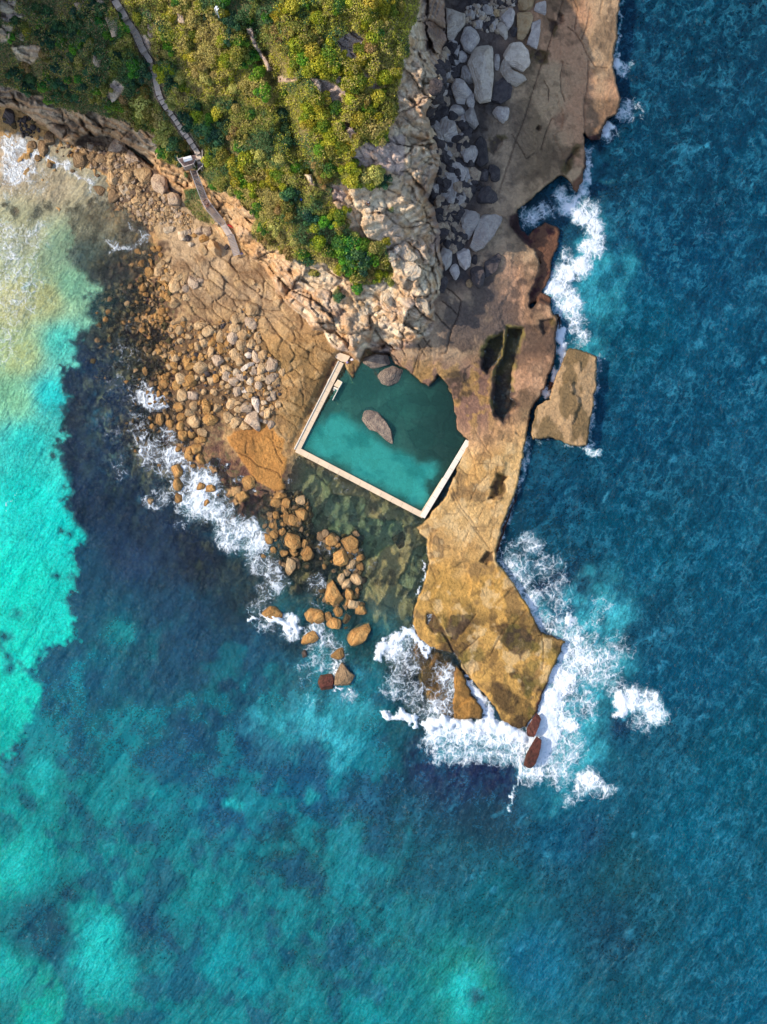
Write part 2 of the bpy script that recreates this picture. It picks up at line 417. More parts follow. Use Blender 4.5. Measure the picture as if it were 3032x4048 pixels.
# western slab beside the pool wall
kw = sstep(-6, 14, sd_wsh)
Z = np.maximum(Z, Z * (1 - kw) + kw * (0.55 + (n_mid - .5) * .5 + (r1 - .5) * .35 + (n_small - .5) * .25))
# wave-washed ledge left of the tip
WASH = [(1640, 2480), (1700, 2560), (1790, 2600), (1812, 2660), (1792, 2700), (1790, 2790), (1800, 2838), (1740, 2835), (1690, 2770), (1655, 2680), (1620, 2570)]
sd_wash = sdf(Uw, Vw, WASH)
kws = sstep(-12, 22, sd_wash)
Z = np.maximum(Z, Z * (1 - kws) + kws * (-.22 + (n_mid - .5) * .5 + (n_small - .5) * .3))
# rock beside the upper pool wall is cut down to wall level
kwl = sstep(46, 20, seg_dist(U, V, [(1372, 1412), (1345, 1430), (1172, 1782)]))
Z = Z * (1 - kwl) + kwl * np.minimum(Z, .42 + (n_small - .5) * .12)
# pool basin
kp = sstep(-4, 10, sd_pool)
Z = Z * (1 - kp) + kp * ZPOOL
# kelp ledge
kk = sstep(-5, 6, sd_kelp)
Z = np.maximum(Z, Z * (1 - kk) + kk * (.46 + (n_mid - .5) * .5 + (n_small - .5) * .4))
# rock platforms
gA, gE = blocks(U * .9 + V * .4 + wa * 40, V * .9 - U * .4 + wb * 40, 120, 321)
relief = gA * .16 + (n_big - .5) * .5 + (n_mid - .5) * .55 + (n_small - .5) * .22 + (n_fine - .5) * .1
step = np.floor(ZP * 1.6 + (n_mid - .5) * 1.3) / 3.2 + np.floor(ZP * 3.4 + (n_big - .5) * 2 + (n_mid - .5) * 1.8 + (n_small - .5) * .5) / 6.8
kpl = sstep(-4, 7, sd_plat)
HP = ZP * .55 + step * .45 + relief * .55 + .15
Z = Z * (1 - kpl) + kpl * HP
ks = sstep(-3, 5, sd_slab)
Z = Z * (1 - ks) + ks * (2.1 + relief * 1.3 - .25 * sstep(60, 0, sd_slab))
ksp = sstep(-3, 8, sd_spit)
Z = Z * (1 - ksp) + ksp * (.75 + relief * .7)
kt = sstep(-6, 12, sd_tr)
Z = Z * (1 - kt) + kt * (-.5 + (n_small - .5) * .3)
sd_holes = np.full(U.shape, -1e3, np.float32)
for pl, dep in HOLES:
    s = sdf(Uw * .5 + Us * .5, Vw * .5 + Vs * .5, pl); sd_holes = np.maximum(sd_holes, s)
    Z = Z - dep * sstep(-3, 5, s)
kc = sstep(-4, 8, sd_chan)
Z = Z * (1 - kc) + kc * (-.7)

# headland: fractured blocks at three scales, longer along the strike of the beds
su = U * .75 + V * .66; sv = V * .75 - U * .66
bA, eA = blocks(su * .62 + wa * 40, sv + wb * 40, 92, 301)
bB, eB = blocks(su * .7 + wa * 30 + 900, sv + wb * 30, 44, 303)
bC, eC = blocks(U + wa * 20, V + wb * 20, 21, 305)
frac = bA * .95 + bB * .5 + bC * .2 - .45 * sstep(.09, .02, eA) - .18 * sstep(.12, .03, eB)
cn = fbm(U, V, 60, 61, 5)
ridg = 1 - np.abs(2 * fbm((U * .75 + V * .66) * .38, V * .75 - U * .66, 44, 67, 5, .55) - 1)
wc, ec, rc = worley(U * .85 + V * .4 + wa * 50, (V * .85 - U * .4) * 1.3 + wb * 50, 62, 25)
VEG = [(-400, -400), (-400, 300), (-160, 330), (20, 340), (77, 357), (174, 377), (212, 425), (251, 440), (300, 454), (362, 435), (435, 463), (541, 493), (603, 531), (623, 579), (640, 628), (700, 660), (735, 640), (790, 690), (815, 740), (850, 752),
       (900, 770), (951, 790), (975, 810), (1003, 835), (993, 925), (1051, 985), (1138, 1008), (1200, 1051), (1235, 1041), (1290, 1045), (1326, 1070), (1394, 1119), (1450, 1118), (1510, 1110), (1550, 1090), (1548, 1030), (1524, 960), (1460, 945), (1380, 905),
       (1365, 850), (1335, 830), (1310, 790), (1320, 745), (1350, 715), (1420, 740), (1500, 735), (1545, 715), (1500, 690), (1430, 680), (1390, 660), (1395, 610), (1420, 575), (1500, 560), (1560, 500), (1575, 430), (1562, 360), (1600, 300), (1590, 240), (1640, 100), (1655, 0), (1665, -400)]
BARE = [tile(800, 0, F8, '880 640 1000 660 1100 710 1300 760 1290 790 1120 770 1130 850 1050 860 960 740'), tile(800, 0, F8, '1100 330 1220 250 1320 330 1260 450 1240 480 1150 440'),
        tile(800, 0, F8, '1110 530 1150 540 1140 690 1085 680'), tile(800, 0, F8, '1140 1000 1210 1020 1280 1140 1200 1110'), tile(800, 0, F8, '1280 590 1400 650 1460 750 1360 700'),
        tile(800, 0, F8, '1230 1290 1330 1180 1530 1130 1657 1100 1657 1450 1480 1390 1300 1410 1220 1370'), tile(800, 0, F8, '1060 1530 1110 1520 1180 1600 1140 1657 1080 1640'),
        tile(800, 0, F8, '360 230 400 230 470 420 570 560 540 570 430 380'), tile(0, 0, F8, '0 0 120 0 100 90 200 130 60 180 0 150'), tile(0, 0, F8, '100 380 320 380 330 440 250 520 130 460'),
        tile(0, 0, F8, '0 210 90 230 70 330 0 340'), tile(0, 0, F8, '890 700 940 660 1010 710 980 790 900 850 880 790'), tile(0, 0, F8, '1130 300 1180 300 1240 370 1200 410 1150 350'),
        tile(800, 0, F8, '620 630 760 640 760 660 640 660'), tile(800, 0, F8, '840 1430 880 1440 910 1510 880 1500')]
sd_veg = sdf(Uw + (n_small - .5) * 30, Vw + (n_small - .5) * 30, VEG, 400)
GREEN = [tile(660, 580, 4.809, '420 900 560 940 660 1080 700 1200 800 1330 890 1400 850 1470 700 1460 560 1440 440 1330 420 1250 300 1230 330 1050'),
         tile(800, 800, F8, '0 30 60 110 110 160 80 180 0 150'), tile(660, 580, 4.809, '300 480 420 500 400 600 300 580'), tile(800, 800, F8, '1090 690 1130 740 1150 830 1090 810 1060 740'),
         tile(800, 800, F8, '1250 680 1310 690 1300 760 1240 740'), tile(800, 800, F8, '880 570 920 540 960 580 930 620'),
         tile(1400, 800, 2.7617, '350 70 400 60 420 110 370 120'), tile(0, 0, F8, '1500 1560 1640 1520 1657 1657 1520 1657')]
for g in GREEN:
    sd_veg = np.maximum(sd_veg, sdf(Uw, Vw, g))
for b in BARE:
    sd_veg = np.minimum(sd_veg, -sdf(Us, Vs, b) - 3)
PATH = [(440, -60), (452, 0), (478, 40), (505, 90), (535, 130), (560, 190), (590, 235), (604, 275), (616, 320), (626, 370), (640, 400), (668, 440), (690, 470), (712, 505), (735, 535), (762, 575), (782, 605), (788, 632)]
d_path = seg_dist(U, V, PATH)
sd_veg = np.minimum(sd_veg, d_path - 17)
veg = sstep(-3, 6, sd_veg) * sstep(-2, 6, sd_head + 30 * (sd_veg > 0))
bare = 1 - veg
# crags: bedded ledges on bare rock, hummocks below the scrub
edge = sstep(160, 20, sd_head)
east = sstep(1250, 1500, U)
crag = bare * (0.55 + .45 * edge)
ledge_in = ZH * .95 + (cn - .5) * 1.2 + bA * .5 + (ridg - .6) * .5
f = ledge_in / 1.05
led = (np.floor(f) + sstep(.2, .6, f - np.floor(f))) * 1.05
ZHD = ZH * (1 - .9 * crag) + led * .9 * crag + crag * (frac + (ridg - .6) * .5 + (n_mid - .5) * .6 + (n_fine - .5) * .25)
ZHD = ZHD + veg * ((n_mid - .5) * 1.8 + (n_small - .5) * .7)
GULLY = [(520, 0), (640, 140), (830, 220), (905, 320), (1000, 440), (1100, 560), (1130, 640), (1170, 760), (1215, 880), (1260, 1010)]
ZHD = ZHD - 1.8 * sstep(70, 0, seg_dist(U, V, tile(800, 0, F8, '380 200 460 400 560 560 600 700 650 850 700 1000 720 1120 800 1250 860 1420'))) * veg
kh = sstep(-2, 26, sd_head) * .35 + sstep(-2, 9, sd_head) * .65
Z = np.where(kh > 0, np.maximum(Z * (1 - kh) + kh * ZHD, np.minimum(Z, ZHD)), Z)
# bench below the path so that it lies level
kpth = sstep(32, 13, d_path)
zpath = rbf([(440, -60, 21.5), (505, 90, 18.2), (560, 190, 16.6), (604, 275, 15.2), (626, 370, 14.2), (668, 440, 13.2), (712, 505, 12.3), (762, 575, 11.4), (788, 632, 10.8)], U, V)
Z = Z * (1 - kpth) + kpth * (zpath - .12)

STAIR = [(757, 676, 9.2), (775, 690, 9.2), (810, 790, 6.2), (825, 815, 6.2), (882, 884, 4.3), (908, 928, 4.3), (936, 1010, 2.1)]
for i in range(len(STAIR) - 1):
    a, b = STAIR[i], STAIR[i + 1]
    dx, dy = b[0] - a[0], b[1] - a[1]; L = dx * dx + dy * dy
    t = np.clip(((U - a[0]) * dx + (V - a[1]) * dy) / L, 0, 1)
    q = np.hypot(U - a[0] - t * dx, V - a[1] - t * dy)
    zs_ = a[2] + (b[2] - a[2]) * t - .45
    kq = sstep(34, 17, q)
    Z = np.where(kq > 0, np.minimum(Z, Z * (1 - kq) + kq * zs_), Z)
LOOK = [(690, 612), (790, 600), (800, 660), (730, 680)]
kq = sstep(-20, 0, sdf(U, V, LOOK))
Z = np.where(kq > 0, np.minimum(Z, Z * (1 - kq) + kq * 8.6), Z)
# dark slit behind the fallen slabs, and gully between tip wedge and east crag
SLITS = [(tile(0, 0, F8, '1000 1150 1090 1200 1160 1270 1270 1345 1255 1385 1160 1310 1080 1240'), 2.2), (tile(0, 0, F8, '1370 1480 1420 1560 1500 1600 1470 1625 1390 1570'), 1.4),
         (tile(0, 0, F8, '650 960 690 960 720 1050 790 1110 740 1100 670 1040'), 2.0), (tile(0, 0, F8, '80 740 110 760 200 905 180 910 110 830'), 1.5),
         (tile(1400, 800, 2.7617, '210 1360 250 1300 300 1420 340 1580 240 1640 150 1560'), 1.2)]
for pl, dep in SLITS:
    Z = Z - dep * sstep(-3, 9, sdf(Us, Vs, pl))

# joints cut in the rock
CR = []
def cr(ox, oy, f, w, d, *ss):
    for s in ss:
        CR.append((tile(ox, oy, f, s), w, d))
cr(1600, 0, F8, 4, .45, '1300 0 1260 120 1220 240 1190 330 1150 480 1110 560 1060 700 1010 860 960 1010 900 1180 850 1330 800 1480 770 1580', '1390 0 1420 70 1390 250',
   '1515 60 1490 220 1440 340', '1340 220 1400 270 1450 350 1490 450 1560 550 1657 555', '1500 500 1490 700 1470 850 1470 1050 1490 1150', '1300 500 1270 650 1280 760 1310 830', '1210 970 1150 1100 1110 1230', '1140 660 1180 730 1180 830', '880 1100 1000 1300 1060 1250', '1620 0 1590 110')
cr(1600, 1600, F8, 3.5, .35, '575 215 655 340 715 415 705 480', '730 190 660 370 610 500', '515 340 560 440 585 530 590 580', '425 490 500 570 590 580', '590 580 610 620 660 610', '585 490 690 480 770 490 750 570', '690 480 690 560 650 610 590 660 555 750 540 790',
   '370 700 440 850 560 1000 690 1170', '390 680 460 840 560 960 700 1190', '340 895 430 895 450 870 500 840 600 820 690 770', '645 845 600 930 605 1000', '560 1000 680 1000 730 900 760 790', '720 1000 700 1100', '530 1030 490 1120', '130 980 180 960 220 1080 200 1180', '430 600 440 700 550 710', '460 540 430 620',
   '200 1310 260 1450 180 1550 230 1657', '800 1590 890 1490 740 1640')
cr(1600, 2400, F8, 4, .5, '230 40 330 210 400 370 460 440 540 570', '610 240 470 370', '580 60 540 110 460 230', '1110 200 1140 330 1130 510', '820 180 770 260 700 400', '1000 20 900 130 720 160', '1090 230 1200 240')
cr(800, 800, F8, 3, .3, '110 480 60 540 70 590', '260 520 270 580 230 640', '390 440 340 530 360 590 480 660 550 700', '130 650 250 740 340 840', '200 640 300 730 400 800', '300 600 400 700', '30 700 130 830 250 900', '0 820 90 930 130 980', '20 820 30 900 40 980', '150 840 160 920 180 980', '250 740 150 850',
   '430 850 550 950 640 940 700 920', '640 940 700 1020 800 1150 850 1180', '570 1030 640 1110 760 1200 800 1240', '460 1090 520 1180 600 1280', '660 1440 800 1510 1040 1410', '700 1000 780 1060 870 1150', '800 1550 900 1657')
cr(800, 1600, F8, 4, .5, '580 280 575 220', '280 390 390 440 460 510 560 530 620 560 640 600', '580 310 610 400 660 480', '360 300 350 400', '660 360 580 330')
cr(1400, 800, 2.7617, 4, .6, '1170 1060 1130 1240 1060 1400 1000 1640 950 1650', '880 1200 960 1300 1060 1400', '1010 930 1100 1000 1170 1060', '960 1080 1060 1150 1120 1220', '700 1550 780 1680', '730 1590 680 1740 640 1850', '830 1500 720 1680 700 1800', '670 1410 760 1480 840 1590', '430 1400 500 1560 560 1680', '520 1800 440 1680 370 1640')
crack = np.zeros(U.shape, np.float32)
for pts, w, d in CR:
    xs = [p[0] for p in pts]; ys = [p[1] for p in pts]
    m = (U > min(xs) - 20) & (U < max(xs) + 20) & (V > min(ys) - 20) & (V < max(ys) + 20)
    if m.any():
        q = seg_dist((U + wa * 9)[m], (V + wb * 9)[m], pts)
        crack[m] = np.maximum(crack[m], d * .4 * sstep(3.6, .6, q) * (w / 4))
Z = Z - crack * (sd_head < 40)

# ------------------------------------------------------------------ rock colour (albedo) by zone
def lay(C, m, c):
    m = m[..., None]
    return C * (1 - m) + m * (c if isinstance(c, np.ndarray) and c.ndim == 3 else np.asarray(c))
A = 0.78
c_or = srgb(206, 158, 100, A); c_tan = srgb(208, 174, 134, A); c_pink = srgb(204, 154, 116, A); c_grey = srgb(160, 148, 142, A); c_cream = srgb(250, 224, 186, A)
c_dk = srgb(74, 56, 44, A); c_mar = srgb(84, 46, 46, A); c_olv = srgb(112, 104, 48, A); c_brn = srgb(132, 96, 62, A); c_reef = srgb(58, 54, 52, A); c_sand = srgb(226, 198, 152, A)
C = np.zeros(U.shape + (3,), np.float64) + c_reef
t = sstep(.35, .65, n_mid)
C = lay(C, t * .8, srgb(96, 78, 56, A))
C = lay(C, sstep(.55, .7, n_small) * .7, srgb(124, 98, 58, A))
# western shelf, shallows: brown, ochre and plum
wsm = sstep(-1.3, -.3, ZB) * (U < 1700)
wid = sstep(270, 350, U) * (U < 1500) * sstep(1000, 1150, V) * sstep(2100, 1700, V)
C = lay(C, wid * .7, srgb(150, 116, 84, A))
C = lay(C, wid * sstep(.50, .60, n_small) * .85, srgb(222, 180, 124, A)); C = lay(C, wid * sstep(.58, .66, n_fine) * .6, srgb(236, 200, 150, A))
C = lay(C, wid * sstep(.54, .62, n_mid) * .6, srgb(86, 56, 54, A))
C = lay(C, wid * sstep(.40, .34, n_small) * .8, srgb(46, 44, 46, A))
C = lay(C, wsm * .45, srgb(156, 116, 82, A))
C = lay(C, wsm * sstep(.52, .64, n_small) * .8, srgb(214, 164, 108, A))
C = lay(C, wsm * sstep(.5, .62, fbm(U, V, 90, 71, 3)) * .6, srgb(96, 58, 58, A))
C = lay(C, wsm * sstep(.6, .7, n_fine) * .5, srgb(92, 96, 52, A))
C = lay(C, lagm * .85, srgb(186, 178, 128, A)); C = lay(C, lagm * sstep(.45, .8, r3) * .9, srgb(222, 184, 120, A)); C = lay(C, lagm * sstep(.50, .64, n_mid) * .5, srgb(150, 160, 108, A)); C = lay(C, lagm * sstep(.56, .64, n_small) * .6, srgb(52, 50, 42, A)); C = lay(C, lagm * sstep(.62, .7, n_fine) * .5, srgb(170, 150, 100, A)); C = lay(C, lagm * sstep(.06, .02, e3) * .6 * sstep(.4, .6, n_big), srgb(40, 40, 38, A))
# sand of the bay and the small beach
REEFL = [(560, 700), (400, 780), (300, 800), (270, 829), (270, 920), (280, 1032), (333, 1080), (348, 1109), (400, 1133), (338, 1177), (328, 1234), (372, 1273), (309, 1326), (260, 1336), (294, 1384), (294, 1447), (241, 1457), (251, 1553), (241, 1600), (256, 1648), (265, 1706), (237, 1769), (246, 1856), (270, 1899), (256, 2010), (290, 2064), (348, 2126), (290, 2170),
         (275, 2218), (304, 2252), (270, 2276), (290, 2324), (241, 2373), (285, 2400), (290, 2448), (300, 2520), (251, 2540), (203, 2545), (130, 2617), (82, 2670), (160, 2690), (164, 2748), (111, 2786), (120, 2835), (72, 2921), (29, 2980), (-40, 3060), (-160, 3160), (-200, 3400), (2700, 3400), (2700, -400), (900, -400), (700, 560)]
sd_reef = sdf(Uw + (n_small - .5) * 60 + (n_fine - .5) * 44, Vw + (n_small - .5) * 60 + (n_fine - .5) * 44, REEFL, 400)
for (x, y, r) in [(68, 2422, 13), (24, 2520, 16), (10, 2555, 12), (28, 2595, 16), (33, 2638, 18), (68, 2620, 9), (215, 1805, 14), (240, 2100, 12), (275, 2115, 10), (222, 2275, 11), (150, 830, 26), (190, 815, 22), (20, 812, 12), (60, 835, 22), (130, 850, 16)]:
    sd_reef = np.maximum(sd_reef, r - np.hypot(Uw - x, Vw - y) + (n_fine - .5) * 22)
reef = sstep(-14, 16, sd_reef)
C = lay(C, 1 - reef, c_sand * (0.9 + .0))
bch = (1 - reef) * sstep(-.3, .2, Z)
C = lay(C, bch, srgb(206, 158, 98, A))
C = lay(C, sstep(.1, .4, ZB) * (U < 420) * (V < 640) * (sd_head < 6) * sstep(290, 220, U), srgb(212, 170, 112, A))
C = lay(C, sstep(.1, .4, ZB) * sstep(220, 290, U) * (U < 760) * (V < 860) * (sd_head < 6) * .9, lay(np.zeros(C.shape) + srgb(142, 116, 92, A), sstep(.5, .6, n_small), srgb(104, 84, 70, A)))
# dry western shelf
dry = sstep(.15, .6, Z + (n_small - .5) * .5) * (U < 1480) * (V > 560) * reef
cw = lay(np.zeros(C.shape) + c_tan, sstep(1250, 1500, V + (n_big - .5) * 500), c_or)
cw = lay(cw, sstep(.52, .68, n_mid) * .55, c_brn); cw = lay(cw, sstep(.10, .03, eS) * .45 * sstep(.42, .56, n_big), srgb(110, 80, 56, A)); cw = lay(cw, sstep(.2, .9, bS) * .4, srgb(150, 112, 76, A)); cw = lay(cw, sstep(.60, .68, n_fine) * .3, srgb(120, 90, 64, A)); cw = lay(cw, sstep(.5, .7, n_big) * sstep(1300, 1450, V) * .55, srgb(128, 104, 62, A)); cw = lay(cw, sstep(.56, .7, n_small) * .5, srgb(216, 176, 124, A))
C = lay(C, dry, cw)
C = lay(C, sstep(-2, 8, sd_wsh) * .92, lay(np.zeros(C.shape) + srgb(204, 142, 72, A), sstep(.45, .65, n_mid) * .5, srgb(176, 116, 58, A)))
BF = tile(480, 900, 2.3671, '480 900 900 880 1060 800 1260 690 1310 1000 1330 1150 1490 1260 1510 1600 1420 1870 1100 1900 900 1720 800 2000 560 2100 420 1850 400 1400')
C = lay(C, sstep(-10, 25, sdf(Uw, Vw, BF)) * .7, lay(np.zeros(C.shape) + srgb(122, 92, 64, A), sstep(.5, .62, n_small), srgb(86, 64, 50, A)))  # boulder field floor painted darker for the shaded gaps between boulders
rub = sstep(.0, .3, ZB) * sstep(220, 290, U) * sstep(740, 690, U + (n_mid - .5) * 60) * sstep(850, 800, V)
C = lay(C, rub * .9, lay(np.zeros(C.shape) + srgb(150, 124, 98, A), sstep(.5, .6, n_small), srgb(100, 80, 68, A)))
# east / south platform
lit = sstep(1560, 1800, V + (n_big - .5) * 300)  # brighter, warmer colour painted on the sunlit south, pinker on the shaded east
cp = lay(np.zeros(C.shape) + c_pink, sstep(.4, .62, n_big + (n_mid - .5) * .5) * .8, c_tan * .92)
cp = lay(cp, sstep(.55, .7, fbm(U, V, 160, 83, 4)) * .7, srgb(120, 96, 72, A))
cs = lay(np.zeros(C.shape) + srgb(222, 178, 116, A), sstep(.42, .66, n_mid) * .6, srgb(206, 154, 88, A))
cs = lay(cs, sstep(2150, 2350, V + (n_mid - .5) * 200) * .8, srgb(212, 160, 78, A))
cs = lay(cs, sstep(.52, .64, fbm(U, V, 130, 89, 5)) * sstep(2200, 2450, V) * .7, srgb(140, 112, 54, A))
cp = lay(cp, lit, cs)
cp = lay(cp, sstep(.56, .68, fbm(U, V, 75, 93, 5)) * .55, srgb(106, 84, 62, A))
cp = lay(cp, sstep(.62, .7, n_small) * .35, c_dk)
so_ = sstep(2380, 2480, V) * sstep(1640, 1760, U)
st_ = fbm(U * .9 + V * .35, (V * .9 - U * .35) * 1.4, 120, 191, 5)
cp = lay(cp, so_ * sstep(.47, .56, st_) * .85, lay(np.zeros(C.shape) + srgb(118, 92, 50, A), sstep(.46, .58, n_small), srgb(70, 54, 36, A)))
cp = lay(cp, so_ * sstep(.60, .68, fbm(U, V, 70, 193, 4)) * .35, srgb(124, 118, 50, A))
cp = lay(cp, so_ * sstep(.54, .62, fbm(U * 1.2, V * .8, 52, 217, 5)) * .6, srgb(84, 62, 40, A))
cp = lay(cp, lit * sstep(.56, .66, fbm(U, V, 48, 197, 4)) * .5, srgb(236, 200, 146, A))
tidal = sstep(1380, 1480, V) * sstep(1760, 1640, V) * sstep(2010, 1900, U)
cp = lay(cp, tidal * .75, lay(np.zeros(C.shape) + srgb(120, 88, 78, A), sstep(.5, .62, n_small), srgb(172, 132, 74, A)))
cp = lay(cp, tidal * sstep(.55, .62, n_mid) * .8, srgb(62, 52, 42, A))
mid = sstep(950, 1050, V) * sstep(1480, 1380, V) * sstep(1700, 1780, U)
cp = lay(cp, mid * sstep(.47, .57, fbm(U, V, 95, 97, 5)) * .85, srgb(88, 68, 56, A))
cp = lay(cp, sstep(2130, 1960, U) * sstep(1450, 1300, V) * .25 * (1 - lit), c_grey * .8)
C = lay(C, kpl, cp)
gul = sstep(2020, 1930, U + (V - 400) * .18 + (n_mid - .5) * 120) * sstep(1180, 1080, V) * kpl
C = lay(C, gul * .85, lay(np.zeros(C.shape) + srgb(86, 78, 76, A), sstep(.46, .58, n_small) * .8, srgb(52, 46, 48, A)))  # gully floor colour darkened to deepen the shade between its boulders
C = lay(C, sstep(-5, 3, sd_slab), lay(np.zeros(C.shape) + srgb(190, 154, 112, A), sstep(.5, .6, fbm(U * 1.5, V * .7, 70, 101, 4)) * .8, srgb(118, 96, 62, A)))
C = lay(C, ksp, lay(np.zeros(C.shape) + srgb(176, 126, 62, A), sstep(.45, .62, n_small) * .7, srgb(112, 84, 44, A)))
C = lay(C, sstep(-5, 5, sd_kelp) * .95, lay(lay(np.zeros(C.shape) + c_mar, sstep(.46, .6, n_small) * .8, srgb(58, 40, 40, A)), sstep(.54, .64, n_mid + (n_fine - .5) * .3) * .7, srgb(132, 92, 66, A)))
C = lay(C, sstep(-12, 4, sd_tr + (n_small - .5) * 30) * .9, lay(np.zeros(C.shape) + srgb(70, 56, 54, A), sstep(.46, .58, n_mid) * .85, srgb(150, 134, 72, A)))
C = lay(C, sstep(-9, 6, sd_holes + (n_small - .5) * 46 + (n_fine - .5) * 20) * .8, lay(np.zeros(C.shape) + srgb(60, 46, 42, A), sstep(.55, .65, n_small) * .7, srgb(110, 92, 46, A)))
C = lay(C, sstep(.1, .6, np.minimum(Z, 1.2) * -1 + .5) * kpl * .5, srgb(104, 78, 58, A))
C = lay(C, np.clip(crack * 3.0, 0, .5) * (sd_head < 0), c_dk)
C = lay(C, sstep(-10, 14, sd_wash) * (sd_plat < -2) * .9, lay(np.zeros(C.shape) + srgb(206, 146, 78, A), sstep(.46, .6, n_small) * .7, srgb(130, 92, 56, A)))
# pool floor
pc = lay(np.zeros(C.shape) + srgb(112, 110, 78, A), np.clip(sstep(-.3, .5, bP) * .6 + sstep(.48, .6, n_mid) * .4, 0, 1), srgb(206, 196, 146, A)); pc = lay(pc, sstep(.06, .02, eP) * .35, srgb(96, 92, 66, A))
pc = lay(pc, sstep(-8, 8, sd_sand), lay(np.zeros(C.shape) + srgb(248, 244, 214, A), sstep(.0, .5, bP) * .6 + sstep(.50, .58, n_mid + (n_small - .5) * .4) * .4, srgb(122, 130, 100, A))); pc = lay(pc, sstep(.05, .01, e1) * .3 * sstep(.5, .6, n_mid), srgb(80, 84, 64, A)); pc = lay(pc, sstep(.56, .68, n_small) * .5, srgb(110, 112, 80, A)); pc = lay(pc, sstep(1560, 1760, U + (n_mid - .5) * 200) * (1 - sstep(-8, 8, sd_sand)) * .7, srgb(84, 78, 58, A))
C = lay(C, kp, pc)
# headland rock
hc = lay(np.zeros(C.shape) + c_cream * .95, sstep(.42, .6, cn) * .55, srgb(214, 176, 138, A))
hc = lay(hc, sstep(.5, .64, fbm(U, V, 110, 103, 5)) * .6, srgb(196, 166, 146, A))
hc = lay(hc, sstep(.55, .7, fbm(U, V, 45, 107, 4)) * .5, srgb(220, 160, 92, A))
wbank = sstep(1280, 1000, U) * sstep(560, 640, V)
hc = lay(hc, wbank * .65, lay(np.zeros(C.shape) + srgb(196, 146, 90, A), sstep(.5, .65, n_small) * .7, srgb(226, 180, 118, A)))
wcl = sstep(640, 520, U) * sstep(330, 420, V)
hc = lay(hc, wcl * .7, lay(np.zeros(C.shape) + srgb(178, 146, 114, A), sstep(.5, .64, n_mid) * .7, srgb(128, 108, 96, A)))
greyr = sstep(1640, 1700, U + (cn - .5) * 130 - 60 * sstep(700, 1000, V)) * sstep(640, 760, V + (n_mid - .5) * 80) + sstep(1660, 1690, U + (cn - .5) * 40) * sstep(215, 180, V)
greyr = np.clip(greyr + sstep(1325, 1375, V + (cn - .5) * 60) * sstep(1440, 1480, U), 0, 1)
hc = lay(hc, greyr * .85, lay(np.zeros(C.shape) + srgb(150, 126, 118, A), sstep(.48, .62, n_small) * .7, srgb(98, 84, 84, A)))
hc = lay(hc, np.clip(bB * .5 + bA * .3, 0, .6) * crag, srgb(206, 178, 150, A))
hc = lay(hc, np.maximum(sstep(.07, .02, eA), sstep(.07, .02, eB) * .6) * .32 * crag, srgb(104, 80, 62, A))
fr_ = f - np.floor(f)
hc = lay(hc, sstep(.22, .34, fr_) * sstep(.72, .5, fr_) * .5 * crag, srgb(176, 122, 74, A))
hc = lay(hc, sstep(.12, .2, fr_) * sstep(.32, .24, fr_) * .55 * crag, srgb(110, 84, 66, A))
hc = np.clip(hc * 1.16, 0, .9)
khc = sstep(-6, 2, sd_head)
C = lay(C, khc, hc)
soil = lay(np.zeros(C.shape) + srgb(140, 124, 78, A), sstep(.45, .6, n_mid), srgb(104, 104, 52, A))
C = lay(C, veg * .96, soil)
for b in BARE[:9] + BARE[11:13]:
    C = lay(C, sstep(-3, 4, sdf(Us, Vs, b)) * .8, lay(np.zeros(C.shape) + srgb(214, 186, 172, A), sstep(.5, .62, n_small) * .5, srgb(168, 144, 132, A)))
C = lay(C, sstep(17, 12, d_path), srgb(150, 128, 112, A))
C = C * (0.86 + .28 * n_fine)[..., None]
C = np.clip(C, 0.004, .95)

# ------------------------------------------------------------------ meshes per zone
k = S0 * (1 - Z / HC)
X3 = ((U - CU) * k).astype(np.float32); Y3 = (-(V - CV) * k).astype(np.float32)
def sampZ(u, v):
    i = (u - U0) / G4; j = (v - V0) / G4
    i = min(max(i, 0), NU - 1.001); j = min(max(j, 0), NV - 1.001)
    a, b = int(i), int(j); fx, fy = i - a, j - b
    return float((Z[b, a] * (1 - fx) + Z[b, a + 1] * fx) * (1 - fy) + (Z[b + 1, a] * (1 - fx) + Z[b + 1, a + 1] * fx) * fy)

def ground_mat():
    m, t = new_mat('weathered_ground'); q = NT(t)
    pos = q.n('ShaderNodeNewGeometry').outputs['Position']
    col = q.attr('Col').outputs['Color']
    n1 = q.noise(pos, 2.2, 6, .62); n2 = q.noise(pos, 7.5, 5, .6)
    mus = q.n('ShaderNodeTexVoronoi', feature='DISTANCE_TO_EDGE'); mus.inputs['Scale'].default_value = 1.1
    wv = q.n('ShaderNodeVectorMath', operation='ADD'); q.l(pos, wv.inputs[0]); q.l(n1.outputs['Color'], wv.inputs[1]); q.l(wv.outputs[0], mus.inputs['Vector'])
    f = q.math('ADD', q.math('MULTIPLY', n1.outputs[0], .75), q.math('MULTIPLY', n2.outputs[0], .55))
    f = q.math('ADD', f, .36)
    sc = q.n('ShaderNodeVectorMath', operation='SCALE'); q.l(col, sc.inputs[0]); q.l(f, sc.inputs['Scale'])
    h = q.math('ADD', q.math('MULTIPLY', n1.outputs[0], .6), q.math('MULTIPLY', n2.outputs[0], .25))
    h = q.math('ADD', h, q.math('MULTIPLY', q.smooth(0, .12, mus.outputs[0]), .12))
    b = q.bump(h, 1.0, .55)
    p = q.n('ShaderNodeBsdfPrincipled'); p.inputs['Roughness'].default_value = .85; p.inputs['Specular IOR Level'].default_value = .25
    q.l(sc.outputs[0], p.inputs['Base Color']); q.l(b.outputs[0], p.inputs['Normal'])
    o = q.n('ShaderNodeOutputMaterial'); q.l(p.outputs[0], o.inputs[0])
    return m
M_GROUND = ground_mat()

